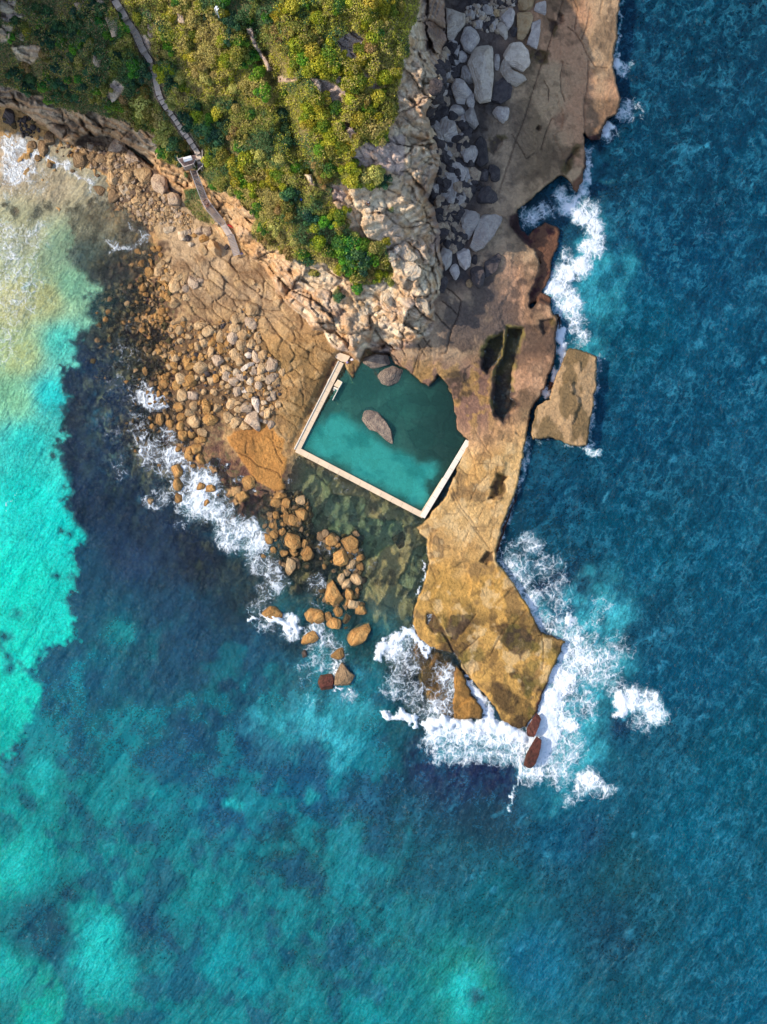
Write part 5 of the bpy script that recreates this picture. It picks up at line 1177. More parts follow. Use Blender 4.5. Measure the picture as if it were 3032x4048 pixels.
add_rocks(0, 0, F8, R8, BR('''P o .7 580,1300 600,1235 700,1230 725,1310 660,1375 590,1350;340 1200 45 55 o;255 1180 35 35 o;395 1120 40 55 o;350 1250 30 25 o;300 1290 40 25 o;735 1190 35 38 g;650 1205 20 25 g;755 1270 28 40 o;820 1290 45 30 o;700 1245 28 25 o;905 1275 25 28 t;P o .6 745,1510 860,1520 865,1570 830,1610 790,1580;P t .7 860,1440 890,1380 950,1390 980,1450 930,1515 880,1490
925 1590 40 55 o;P p .7 955,1530 985,1480 1050,1510 1050,1560 1010,1600;1040 1445 38 48 t;1010 1390 30 28 t;960 1355 28 25 g;P g .6 1010,1280 1030,1200 1080,1230 1150,1330 1100,1350;P t .6 1090,1400 1120,1340 1230,1380 1240,1410 1200,1530 1130,1470;P g .6 1230,1450 1270,1390 1360,1450 1370,1530 1320,1590 1240,1540;1410 1620 60 45 g;1440 1560 50 25 d 35;950 1190 60 60 g;1120 1630 45 30 t;1135 1570 28 20 t;800 1440 25 25 o;500 1350 22 18 d;405 1350 22 25 o;595 1400 20 20 o;190 1100 28 16 d;180 1070 25 12 d;60 940 45 55 d;P d .4 20,1320 60,1340 90,1480 50,1490'''))
add_rocks(0, 800, F8, R8, '880 295 22 22 o;935 355 35 28 o;1080 285 18 20 o;860 55 16 12 d')
R9 = 'showing through the scrub of the upper slope'
add_rocks(0, 0, F8, R9, GR('''P w .35 840,100 970,90 970,180 950,290 910,295 880,200;P w .4 595,20 690,0 690,50 655,100;P w .4 750,190 800,110 830,130 790,250;170 280 20 40 w;1215 120 20 45 w;1250 205 50 30 w;P w .35 1430,30 1500,130 1510,190 1460,180 1430,120;815 10 40 22 w;800 475 35 55 w;P p .3 890,740 920,680 1000,720 990,770 910,840;45 45 60 45 p;1245 260 35 35 w'''))
print('rocks', len(ROCKS))

rk_xyz = []
def make_rock(i, d):
    u, v, r = d['u'], d['v'], d['r']
    zt = np.mean([sampZ(u + dx * r * .6, v + dy * r * .6) for dx, dy in ((0, 0), (1, 0), (-1, 0), (0, 1), (0, -1))])
    k0 = S0 * (1 - zt / HC)
    if 'outer tip' in d['reg']: zt = max(zt, 1.0)
    if 'pool' in d['reg'] and ('inside' in d['reg'] or 'edge' in d['reg']): zt = max(zt, .1 if 'inside' in d['reg'] else .45)
    if d['reg'] in (R2, R3, R4, R5): zt = max(zt, -.12 if d['c'] != 's' else -.5)
    hg = max(r * k0 * d['hf'], .15)
    if r * k0 > 1.6: hg = min(hg, 1.1 + r * k0 * .35)
    zc = zt + hg * (.42 if d['reg'] == R6 else .22)
    if d['reg'] in (R2, R3, R4, R5) and d['c'] != 's': zc = max(zc, -hg * .15)
    zeff = zc + hg * .45
    kk = S0 * (1 - zeff / HC)
    sub = 4 if r > 26 else 3
    fn = d['fn']
    P, f = rock_verts(lambda th: fn(th) * kk, hg, r * kk, i * 13 + 5, sub)
    x, y = XY(u, v, zeff)
    # ridge that catches the light: lean the crown
    me = np_mesh('boulder', P, f, False)
    me.materials.append(RM[d['c']])
    o = put(bpy.data.objects.new('boulder', me)); o.location = (x, y, zc)
    d['top'] = zc + hg
    return o
order = sorted(range(len(ROCKS)), key=lambda i: -ROCKS[i]['r'])
keep_n = 298
indiv = order[:keep_n]
for i in indiv:
    ROCKS[i]['obj'] = make_rock(i, ROCKS[i])

# small rubble: the rest of the listed stones and the shingle between the boulders, one mesh
def rubble():
    rng = np.random.RandomState(3)
    items = [(ROCKS[i]['u'], ROCKS[i]['v'], ROCKS[i]['r'], ROCKS[i]['c']) for i in order[keep_n:]]
    F1 = 2.3671
    zones = [(tile(480, 900, F1, '480 900 900 880 1060 800 1260 700 1300 1000 1330 1150 1480 1260 1500 1600 1420 1860 1100 1890 900 1700 800 1950 560 2000 440 1800 420 1300'), 850, 4, 11, 'bobod'),
             (tile(480, 900, F1, '130 480 420 330 480 700 430 900 480 1200 420 1400 300 1500 180 1200 60 800'), 200, 5, 14, 'ooss'),
             (tile(1560, 0, 2.7617, '800 0 1320 0 1200 340 1000 330 900 260 780 230'), 320, 5, 15, 'ggwd'), (tile(1560, 0, 2.7617, '480 600 760 480 640 860 560 1120 600 1280 800 1300 760 1500 900 1900 800 2209 400 2209 480 1800 430 1500 350 1200 420 1050'), 900, 8, 30, 'dhdgdd'),
             (tile(1400, 800, 2.7617, '900 0 1200 0 1150 200 1200 400 1100 520 960 420 880 100'), 420, 8, 28, 'ddgg'),
             (tile(0, 0, F8, '640 1180 1000 1220 1240 1440 1400 1657 1000 1657 950 1600 860 1400 740 1360'), 620, 5, 14, 'bgtb'), (tile(0, 800, F8, '920 0 1300 0 1440 60 1560 180 1340 160 1240 220 1100 150'), 620, 4, 12, 'tgtb'),
             (tile(660, 580, 4.809, '0 1150 200 1200 480 1320 560 1450 420 1560 200 1500 0 1400'), 160, 4, 9, 'tto'), (tile(0, 0, F8, '0 960 260 950 320 1060 250 1130 150 1050 40 1000'), 90, 4, 12, 'dds'),
             (tile(800, 1600, F8, '560 700 840 700 900 900 900 1250 700 1400 560 1250 500 1080'), 300, 5, 18, 'obo'), (tile(800, 1600, F8, '960 1050 1300 1050 1320 1300 1300 1657 950 1657 960 1400'), 190, 6, 20, 'sob'), (tile(0, 0, F8, '420 1200 600 1150 640 1240 560 1300 440 1260'), 40, 5, 11, 'dog'),
             ([(380, 1150), (640, 1060), (700, 1400), (640, 1700), (560, 1800), (430, 1720), (360, 1450)], 620, 5, 15, 'obsot'),
             (tile(1400, 800, 2.7617, '0 1050 240 1100 420 1200 560 1260 300 1300 100 1200'), 50, 5, 14, 'ppt')]
    for pl, n, a, b, cs in zones:
        xs = [p[0] for p in pl]; ys = [p[1] for p in pl]
        uu = rng.uniform(min(xs), max(xs), n); vv = rng.uniform(min(ys), max(ys), n)
        ok = sdf(uu, vv, pl, 10) > 0
        for x, y in zip(uu[ok], vv[ok]):
            items.append((x, y, a + (b - a) * rng.rand() ** 1.9, cs[rng.randint(len(cs))]))
    VV = []; FF = []; MI = []; n0 = 0
    keys = list(RM)
    for i, (u, v, r, c) in enumerate(items):
        z = sampZ(u, v)
        if z < -1.9: continue
        if z < -.3: z = max(z, -.5 + .3 * math.sin(i * 1.7))
        kk = S0 * (1 - z / HC); hg = r * kk * .9
        asp = rng.uniform(.75, 1.35)
        P, f = rock_verts(lambda th: ell(r * asp, r / asp, rng.rand() * 3.1, i)(th) * kk, hg, r * kk, i * 7 + 900, 2)
        x, y = XY(u, v, z + hg * .4)
        VV.append(P + np.array([x, y, z + hg * .3])); FF.append(f + n0); n0 += len(P); MI += [keys.index(c)] * len(f)
    me = np_mesh('scattered_stones', np.concatenate(VV), np.concatenate(FF), False)
    for q in keys: me.materials.append(RM[q])
    me.polygons.foreach_set('material_index', np.array(MI, np.int32))
    tag(put(bpy.data.objects.new('scattered_stones', me)), 'small loose stones and shingle lying between the boulders', 'stones', kind='stuff')
rubble()

# labels that single each boulder out
def label_rocks():
    size = lambda r: 'huge' if r > 62 else 'big' if r > 36 else 'medium' if r > 24 else 'small' if r > 17 else 'tiny'
    short = {R1: 'in the western boulder field', R2: 'in the surf below the western boulders', R3: 'beside the lower pool wall', R4: 'in the lagoon below the pool', R5: 'in the surf off the lagoon',
             R6: 'in the shaded gully', R7: 'on the headland ridge', R8: 'at the cliff foot by the beach', R9: 'on the upper scrub slope'}
    ordn = ['topmost', 'second from top', 'third from top', 'fourth from top', 'fifth from top', 'sixth from top', 'seventh from top', 'eighth from top', 'ninth from top', 'tenth from top', 'eleventh from top', 'twelfth from top']
    ordb = [o.replace('topmost', 'lowest').replace('top', 'bottom') for o in ordn]
    regs = {}; CN['o'] = 'ochre'; CN['m'] = 'maroon'; CN['p'] = 'cream'; CN['s'] = 'weedy'
    for i in indiv: regs.setdefault(ROCKS[i]['reg'], []).append(i)
    used = set()
    for reg, L in regs.items():
        at = short.get(reg, reg)
        groups = {}
        for i in L:
            d = ROCKS[i]
            sh = 'elongated' if d['asp'] > 1.6 else 'angular' if d['poly'] else 'rounded' if d['asp'] < 1.15 else 'blocky'
            d['desc'] = f"{size(d['r'])} {CN[d['c']]} {sh}"
            groups.setdefault(d['desc'], []).append(i)
        for d_, M in groups.items():
            M.sort(key=lambda j: ROCKS[j]['v'])
        uniq = {M[0] for M in groups.values() if len(M) == 1}
        for d_, M in groups.items():
            n = len(M)
            for q, i in enumerate(M):
                d = ROCKS[i]; cand = []
                if n == 1:
                    cand.append(f"the only {d_} boulder {at}")
                near = sorted((j for j in L if j != i), key=lambda j: (ROCKS[j]['u'] - d['u']) ** 2 + (ROCKS[j]['v'] - d['v']) ** 2)[:5]
                for ref in [j for j in near if j in uniq] :
                    rd = ROCKS[ref]; du = d['u'] - rd['u']; dv = d['v'] - rd['v']
                    rel = ('right of' if du > 0 else 'left of') if abs(du) > abs(dv) else ('below' if dv > 0 else 'above')
                    cand.append(f"{d_} boulder {rel} the {rd['desc']} one, {at}")
                if n > 1 and q < len(ordn) and q <= n / 2: cand.append(f"{ordn[q]} of the {d_} boulders {at}")
                if n > 1 and n - 1 - q < len(ordn): cand.append(f"{ordb[n - 1 - q]} of the {d_} boulders {at}")
                for ref in near:
                    rd = ROCKS[ref]; du = d['u'] - rd['u']; dv = d['v'] - rd['v']
                    rel = ('right of' if du > 0 else 'left of') if abs(du) > abs(dv) else ('below' if dv > 0 else 'above')
                    cand.append(f"{d_} boulder {rel} a {rd['desc']} one, {at}")
                lab = next((c for c in cand if c not in used and len(c.split()) <= 16), cand[-1])
                used.add(lab)
                tag(d['obj'], lab, 'boulder', group='boulders ' + reg)
label_rocks()

# ================================================================== POOL, STAIRS, PLATFORM, PATH
M_CONC = plain_mat('pale_concrete', srgb(232, 204, 170, A), .8, .28, .9, .02)
M_CONC2 = plain_mat('whitewashed_concrete', srgb(240, 226, 206, A), .75, .10, 1.5, .01)
M_CONCD = plain_mat('stained_concrete', srgb(120, 104, 84, A), .85, .3, 1.6, .03)
M_TIMB = plain_mat('grey_timber', srgb(178, 164, 156, A), .75, .18, 4.0, .01)
M_TIMBD = plain_mat('dark_timber', srgb(104, 88, 84, A), .8, .2, 4.0, .01)
M_DECK = plain_mat('brown_deck', srgb(128, 104, 100, A), .75, .2, 3.0, .01)
M_RAIL = plain_mat('pale_timber_rail', srgb(206, 190, 178, A), .7, .12, 4.0)
M_METAL = plain_mat('bare_steel', srgb(170, 168, 166, A), .35, .1, 6.0)
M_STONE = plain_mat('path_stone', srgb(232, 208, 186, A), .85, .22, 2.0, .03)
M_STONED = plain_mat('path_riser', srgb(120, 104, 94, A), .85, .22, 2.0, .03)
M_WHITE = plain_mat('white_paint', srgb(240, 238, 236, .85), .5, .05, 5.0)
M_RED = plain_mat('red_plastic', srgb(206, 62, 50, .85), .45, .08, 5.0)
M_BLACK = plain_mat('black_fabric', srgb(30, 30, 36), .8, .2, 8.0)
M_LILAC = plain_mat('lilac_fabric', srgb(170, 150, 190, .85), .8, .2, 8.0)
M_TOWEL = plain_mat('white_towel', srgb(240, 232, 236, .9), .9, .1, 9.0)
M_BLUE = plain_mat('blue_plastic', srgb(40, 90, 200, .85), .5, .1, 5.0)
M_SKIN = plain_mat('skin', srgb(198, 146, 116, .85), .6, .05, 5.0)
M_SHORT = plain_mat('red_shorts', srgb(150, 50, 50, .85), .8, .1, 8.0)
M_HAIR = plain_mat('dark_hair', srgb(34, 26, 22), .6, .1, 9.0)
M_CAP = plain_mat('pale_blue_cap', srgb(176, 190, 210, .85), .8, .1, 9.0)

def p2(u, v, z): return XY(u, v, z)
def off(a, b, w):
    """unit direction and left normal in plan units"""
    dx, dy = b[0] - a[0], b[1] - a[1]; L = math.hypot(dx, dy)
    return dx / L, dy / L, dy / L, -dx / L

# --- ocean pool walls: three straight concrete walls, each a part
ZW = .62
def wall_prism(mb, a, b, wl, wr, z0, z1):
    """strip along a->b, wl to the left and wr to the right (plan units)"""
    dx, dy, nx, ny = off(a, b, 1)
    c = [(a[0] + nx * wl, a[1] + ny * wl), (b[0] + nx * wl, b[1] + ny * wl), (b[0] - nx * wr, b[1] - ny * wr), (a[0] - nx * wr, a[1] - ny * wr)]
    zr = z1 if hasattr(z1, '__len__') else (z1, z1)
    zt = [zr[0], zr[1], zr[1], zr[0]]
    o = [p2(q[0], q[1], z) for q, z in zip(c, zt)]
    mb.prism(o, z0, zt)
    return c
pool = empty('ocean_pool', P3(1500, 1740, 0))
tag(pool, 'rectangular sea pool with pale concrete walls between the rock platforms', 'pool')
def pool_part(name, mb, mat, bevel=.03, parent=None):
    o = mb.build(name, mat, None, Vector(pool.location), bevel); o.parent = parent or pool
    return o
A0 = (1350, 1432); NWc = (1175, 1782); SWc = (1672, 2040); SEt = (1851, 1742)
def wall(name, a, b, wl, wr, lip, flip=0, segs=6):
    mb = MB(); wall_prism(mb, a, b, wl, wr, -2.2, ZW)
    o = pool_part(name, mb, M_CONC)
    mb = MB()
    # drip kerb along the outer edge and the joints between the poured bays
    wall_prism(mb, a, b, lip[0], lip[1], ZW + .003, ZW + .13)
    if mb.v: pool_part('kerb', mb, M_CONC2, .02, o)
    mb = MB()
    dx, dy, nx, ny = off(a, b, 1); L = math.hypot(b[0] - a[0], b[1] - a[1])
    for i in range(1, segs):
        t = L * i / segs
        c = (a[0] + dx * t, a[1] + dy * t)
        wall_prism(mb, (c[0] + nx * (wl - 4), c[1] + ny * (wl - 4)), (c[0] - nx * (wr - 3), c[1] - ny * (wr - 3)), .35, .35, ZW - .05, ZW + .004)
    pool_part('joint', mb, M_CONCD, 0, o)
    return o
# walls run A0 -> NWc -> SWc -> SEt; right-hand side (negative normal) seen from travel
w1_ = wall('pool_wall', A0, NWc, 10, 15, (-11, 15), segs=9)
mb = MB(); wall_prism(mb, (NWc[0] - 3, NWc[1] - 6), (SWc[0] + 3, SWc[1] - 2), 11, 12, -2.3, ZW + .004)
w2_ = pool_part('pool_wall', mb, M_CONC)
mb = MB(); dx, dy, nx, ny = off(NWc, SWc, 1)
for i in range(1, 12):
    c = (NWc[0] + dx * 559 * i / 12, NWc[1] + dy * 559 * i / 12)
    wall_prism(mb, (c[0] + nx * 8, c[1] + ny * 8), (c[0] - nx * 9, c[1] - ny * 9), .35, .35, ZW, ZW + .009)
pool_part('joint', mb, M_CONCD, 0, w2_)
mb = MB(); wall_prism(mb, (SWc[0] - 2, SWc[1] + 4), SEt, 10, 11, -2.3, ZW + .09)
w3_ = pool_part('pool_wall', mb, M_CONC2)
mb = MB(); wall_prism(mb, (1678, 2030), (1762, 1896), 15, -10.2, -1.0, ZW - .02); pool_part('ledge', mb, M_CONC, .03, w3_)
mb = MB(); dx, dy, nx, ny = off(SWc, SEt, 1)
for i in range(1, 8):
    c = (SWc[0] + dx * 347 * i / 8, SWc[1] + dy * 347 * i / 8)
    wall_prism(mb, (c[0] + nx * 8, c[1] + ny * 8), (c[0] - nx * 9, c[1] - ny * 9), .35, .35, ZW, ZW + .095)
pool_part('joint', mb, M_CONCD, 0, w3_)
# apron slab at the upper end, side landing, entry steps with side wall, small buttress
FZ = 8.285
def z2(*pts): return [(1250 + a / FZ, 1370 + b / FZ) for a, b in pts]
def slab(pts, z0, z1): 
    mb = MB(); o = [p2(q[0], q[1], z1) for q in pts]
    mb.prism(o, z0, z1); return mb
pool_part('apron', slab(z2((700, 170), (1080, 300), (1115, 320), (1000, 510), (830, 490), (615, 350)), -.3, ZW + .09), M_CONC, .03)
ld = pool_part('landing', slab(z2((700, 1090), (845, 1170), (740, 1350), (575, 1270)), -2.0, ZW + .012), M_CONC, .03)
mb = MB()
for a, b in (((700, 1085), (850, 1165)), ((850, 1165), (735, 1360)), ((735, 1360), (535, 1750))):
    q = z2(a, b); wall_prism(mb, q[0], q[1], 1.3, 1.3, -1.8, ZW + .3)
pool_part('side_wall', mb, M_CONC2, .02, ld)
for (a, b, c, d_, zz) in (((590, 1310), (715, 1370), (690, 1420), (560, 1360), .46), ((560, 1365), (690, 1425), (655, 1475), (535, 1420), .30), ((535, 1425), (650, 1480), (615, 1540), (510, 1480), .10)):
    pool_part('step', slab(z2(a, b, c, d_), -1.6, zz), M_CONC2 if zz > .2 else M_CONCD, .015, ld)
pool_part('buttress', slab(z2((420, 1040), (500, 1080), (440, 1190), (360, 1150)), -.2, ZW - .06), M_CONC2, .03)

# --- timber stairs
ST = 4.809
def s2(x, y): return (660 + x / ST, 580 + y / ST)
def flight(root, a0, a1, b0, b1, za, zb, n, mat):
    """treads between the top edge a0-a1 and the bottom edge b0-b1"""
    for i in range(n):
        t0 = i / n; t1 = (i + .72) / n; z = za + (zb - za) * (i + .5) / n
        L = lambda p, q, t: (p[0] + (q[0] - p[0]) * t, p[1] + (q[1] - p[1]) * t)
        c = [L(a0, b0, t0), L(a1, b1, t0), L(a1, b1, t1), L(a0, b0, t1)]
        mb = MB(); mb.prism([p2(q[0], q[1], z) for q in c], z - .06, z)
        o = mb.build('tread', mat, None, Vector(root.location)); o.parent = root
    for p, q in ((a0, b0), (a1, b1)):
        mb = MB(); mb.bar(P3(p[0], p[1], za - .12), P3(q[0], q[1], zb - .12), .07, .26)
        o = mb.build('stringer', M_TIMB, None, Vector(root.location)); o.parent = root
def rail(root, pts, zs, n, hgt=1.0):
    mb = MB(); P = [P3(p[0], p[1], z + hgt) for p, z in zip(pts, zs)]
    Q = [P3(p[0], p[1], z + hgt * .5) for p, z in zip(pts, zs)]
    for i in range(len(P) - 1):
        mb.bar(P[i], P[i + 1], .11, .07); mb.bar(Q[i], Q[i + 1], .05, .09)
    r_ = mb.build('handrail', M_RAIL, None, Vector(root.location)); r_.parent = root
    for i in range(len(P) - 1):
        k = max(1, round((P[i + 1] - P[i]).length / 1.7))
        for j in range(k + (i == len(P) - 2)):
            a = P[i].lerp(P[i + 1], j / k)
            mb = MB(); mb.bar(a - Vector((0, 0, hgt + .35)), a, .08)
            o = mb.build('post', M_RAIL, None, Vector(root.location)); o.parent = r_
def deck(root, pts, z, mat, name='landing', th=.16):
    mb = MB(); mb.prism([p2(q[0], q[1], z) for q in pts], z - th, z)
    o = mb.build(name, mat, None, Vector(root.location)); o.parent = root
    return o
def clear(pts, zs, w=30, dz=.35):
    pass
Zs = dict(top=9.2, m1=6.2, m2=4.3, bot=2.15)
stairs = empty('timber_stairs', P3(880, 930, 3))
tag(stairs, 'long grey timber stairs with landings and handrails running down the bank', 'stairs')
deck(stairs, [s2(440, 460), s2(565, 440), s2(595, 545), s2(490, 575)], Zs['top'], M_TIMBD)
flight(stairs, s2(490, 560), s2(582, 540), s2(668, 1035), s2(765, 985), Zs['top'] - .05, Zs['m1'] + .1, 17, M_TIMB)
deck(stairs, [s2(660, 1040), s2(770, 990), s2(840, 1110), s2(735, 1180), s2(690, 1130)], Zs['m1'], M_DECK)
flight(stairs, s2(740, 1180), s2(830, 1110), s2(1030, 1495), s2(1110, 1440), Zs['m1'] - .05, Zs['m2'] + .1, 14, M_TIMB)
deck(stairs, [s2(1025, 1500), s2(1110, 1440), s2(1245, 1650), s2(1140, 1690)], Zs['m2'], M_RAIL)
flight(stairs, s2(1145, 1690), s2(1245, 1660), s2(1270, 2085), s2(1385, 2050), Zs['m2'] - .05, Zs['bot'], 14, M_RAIL)
rail(stairs, [s2(440, 450), s2(600, 880), s2(668, 1050), s2(738, 1180), s2(890, 1370), s2(1025, 1500), s2(1140, 1690)], [Zs['top'], 7.1, Zs['m1'], Zs['m1'], 5.2, Zs['m2'], Zs['m2']], 0)
rail(stairs, [s2(640, 385), s2(568, 470), s2(600, 560), s2(768, 980), s2(850, 1105), s2(980, 1270), s2(1112, 1440)], [Zs['top'] + .6, Zs['top'], Zs['top'], Zs['m1'] + .1, Zs['m1'], 5.3, Zs['m2']], 0)
rail(stairs, [s2(1260, 1670), s2(1380, 2010)], [Zs['m2'], Zs['bot'] + .1], 0, .8)

# --- viewing platform
vp = empty('viewing_platform', P3(738, 635, 9))
tag(vp, 'small timber viewing deck with pale railing and a white shelter roof', 'platform')
ZV = 10.9
dk_ = deck(vp, [s2(215, 240), s2(330, 195), s2(570, 150), s2(585, 215), s2(545, 235), s2(500, 330), s2(325, 385)], ZV, M_DECK, 'deck', .25)
mb = MB()
for k in range(9):
    a = s2(235 + k * 12, 252 + k * 15); b = s2(560, 170 + k * 16 - (k > 4) * 10)
    if k < 8: mb.bar(P3(a[0], a[1], ZV + .012), P3(min(b[0], s2(540, 0)[0]), b[1], ZV + .012), .02, .02)
o = mb.build('plank_seam', M_TIMBD, None, Vector(vp.location)); o.parent = dk_
rail(vp, [s2(300, 205), s2(205, 240), s2(325, 385), s2(505, 325), s2(550, 232)], [ZV] * 5, 0, 1.0)
mb = MB(); c = [s2(322, 392), s2(505, 332), s2(552, 240)]
for i in range(2):
    mb.bar(P3(c[i][0], c[i][1], ZV - 1.3), P3(c[i + 1][0], c[i + 1][1], ZV - 1.3), .1, 2.2)
mb.bar(P3(*s2(218, 248), ZV - 1.3), P3(c[0][0], c[0][1], ZV - 1.3), .1, 2.2)
o = mb.build('side_panel', M_TIMB, None, Vector(vp.location)); o.parent = vp
mb = MB()
for q in ((230, 258), (330, 398), (500, 345), (560, 260)):
    a = s2(*q); mb.bar(P3(a[0], a[1], ZV - 4.5), P3(a[0], a[1], ZV), .16)
o = mb.build('support_post', M_TIMBD, None, Vector(vp.location)); o.parent = vp
for zz, aa in ((2.05, ((300, 205), (455, 165), (470, 205), (312, 248))), (2.05, ((314, 254), (472, 210), (486, 245), (325, 292)))):
    mb = MB(); pts = [s2(*q) for q in aa]
    zt = [ZV + zz - .2, ZV + zz - .2, ZV + zz, ZV + zz] if aa[0][1] == 205 else [ZV + zz, ZV + zz, ZV + zz - .2, ZV + zz - .2]
    mb.prism([p2(q[0], q[1], z) for q, z in zip(pts, zt)], [z - .06 for z in zt], zt)
    o = mb.build('roof_sheet', M_WHITE, None, Vector(vp.location)); o.parent = vp
mb = MB()
for q in ((318, 225), (455, 185), (335, 275), (470, 235)):
    a = s2(*q); mb.bar(P3(a[0], a[1], ZV), P3(a[0], a[1], ZV + 1.95), .08)
o = mb.build('roof_post', M_TIMB, None, Vector(vp.location)); o.parent = vp
# short flights that tie the path to the stairs
cs = empty('connecting_steps', P3(783, 640, 10)); tag(cs, 'short grey steps turning from the stone path down to the timber stairs', 'steps')
deck(cs, [s2(575, 180), s2(665, 165), s2(670, 270), s2(580, 280)], 10.75, M_STONE, 'landing', .5)
for i in range(4):
    t = i / 4.0
    mb = MB(); pp = [s2(580, 285 + 62 * t), s2(682, 300 + 50 * t), s2(680, 310 + 50 * t), s2(580, 297 + 62 * t)]
    zz = 10.5 - .22 * i; mb.prism([p2(q[0], q[1], zz) for q in pp], zz - .2, zz)
    o = mb.build('tread', M_RAIL, None, Vector(cs.location)); o.parent = cs
for i in range(5):
    t = i / 5.0
    a = s2(585 + 10 * t, 355 + 70 * t); b = s2(668 - 60 * t, 375 + 65 * t)
    mb = MB(); zz = 9.95 - .13 * i; mb.bar(P3(a[0], a[1], zz), P3(b[0], b[1], zz), .42, .14)
    o = mb.build('tread', M_DECK, None, Vector(cs.location)); o.parent = cs
rail(cs, [s2(668, 60), s2(672, 250), s2(684, 300), s2(676, 370), s2(630, 400)], [11.4, 10.8, 10.6, 10.1, 9.7], 0, .9)
wf = empty('wire_fence', P3(765, 600, 11)); tag(wf, 'short low wire fence on leaning posts beside the path', 'fence')
mb = MB(); F_ = [s2(460, -10), s2(505, 40), s2(530, 130)]
for q in F_[::1]: mb.bar(P3(q[0], q[1], 10.9), P3(q[0], q[1], 12.3), .1)
o = mb.build('post', M_RAIL, None, Vector(wf.location)); o.parent = wf
mb = MB()
for h_ in (11.7, 12.15):
    for i in range(2): mb.bar(P3(F_[i][0], F_[i][1], h_), P3(F_[i + 1][0], F_[i + 1][1], h_), .035)
o = mb.build('wire', M_METAL, None, Vector(wf.location)); o.parent = wf

# --- stone path: slabs and risers laid on the bench, one structure
def path_obj():
    mb = MB(); mr = MB(); rng = random.Random(4)
    pts = PATH[1:]
    L = [0]
    for i in range(len(pts) - 1): L.append(L[-1] + math.hypot(pts[i + 1][0] - pts[i][0], pts[i + 1][1] - pts[i][1]))
    def at(s):
        s = min(max(s, 0), L[-1] - .01)
        i = max(j for j in range(len(L)) if L[j] <= s); i = min(i, len(pts) - 2)
        t = (s - L[i]) / (L[i + 1] - L[i]); a, b = pts[i], pts[i + 1]
        return (a[0] + (b[0] - a[0]) * t, a[1] + (b[1] - a[1]) * t)
    s = 0
    while s < L[-1] - 8:
        zone = s / L[-1]
        ln = rng.uniform(30, 52) if zone < .18 or .28 < zone < .34 else rng.uniform(6, 9) if .24 < zone < .28 or .35 < zone < .38 else rng.uniform(17, 26) if zone < .62 or .72 < zone < .85 else rng.uniform(24, 36)
        e = min(s + ln, L[-1])
        n = max(1, int(ln / 14)); w = 13.5 if zone < .3 else 10.5 if zone < .7 else 9.5
        for j in range(n):
            a = at(s + (e - s) * j / n); b = at(s + (e - s) * (j + 1) / n - (1.6 if j == n - 1 else 0))
            z = samp1(zpath, *at((s + e) / 2)) + .3
            wall_prism(mb, a, b, w + rng.uniform(-.8, .8), w + rng.uniform(-.8, .8), z - .6, z + rng.uniform(-.01, .01))
        a = at(e - 1.7); b = at(e - .1); z = samp1(zpath, *at((s + e) / 2)) + .2
        wall_prism(mr, a, b, w + .5, w + .5, z - .6, z)
        s = e
    p = mb.build('path', M_STONE, None, Vector((0, 0, 0)))
    tag(p, kind='structure')
    r_ = mr.build('riser', M_STONED, None, Vector((0, 0, 0))); r_.parent = p
def samp1(Ar, u, v):
    return float(Ar[int(np.clip((v - V0) / G4, 0, NV - 1)), int(np.clip((u - U0) / G4, 0, NU - 1))])
path_obj()

# --- small things people left or brought
def skinned(name, nodes, edges, mat, parent=None, loc=(0, 0, 0), rz=0):
    me = bpy.data.meshes.new(name); me.from_pydata([n[:3] for n in nodes], edges, [])
    o = put(bpy.data.objects.new(name, me)); o.location = loc; o.rotation_euler = (0, 0, rz)
    o.modifiers.new('skin', 'SKIN'); sv = me.skin_vertices[0].data
    for i, n in enumerate(nodes): sv[i].radius = (n[3], n[3])
    sv[0].use_root = True
    ss = o.modifiers.new('sub', 'SUBSURF'); ss.levels = 2; ss.render_levels = 2
    dg = bpy.context.evaluated_depsgraph_get(); em = bpy.data.meshes.new_from_object(o.evaluated_get(dg))
    o.modifiers.clear(); o.data = em; em.materials.clear(); em.materials.append(mat)
    for p in em.polygons: p.use_smooth = True
    if parent: o.parent = parent; o.location = (0, 0, 0); o.rotation_euler = (0, 0, 0)
    return o
def lump(name, u, v, r, h, mat, label, cat, seed, z=None, asp=1.0, ang=0):
    zz = sampZ(u, v) if z is None else z
    kk = S0
    P, f = rock_verts(ell(r * kk * asp, r * kk / asp, ang, seed), h, r * kk, seed, 3)
    me = np_mesh(name, P, f); me.materials.append(mat)
    o = put(bpy.data.objects.new(name, me)); o.location = P3(u, v, zz + h * .5)
    return tag(o, label, cat)
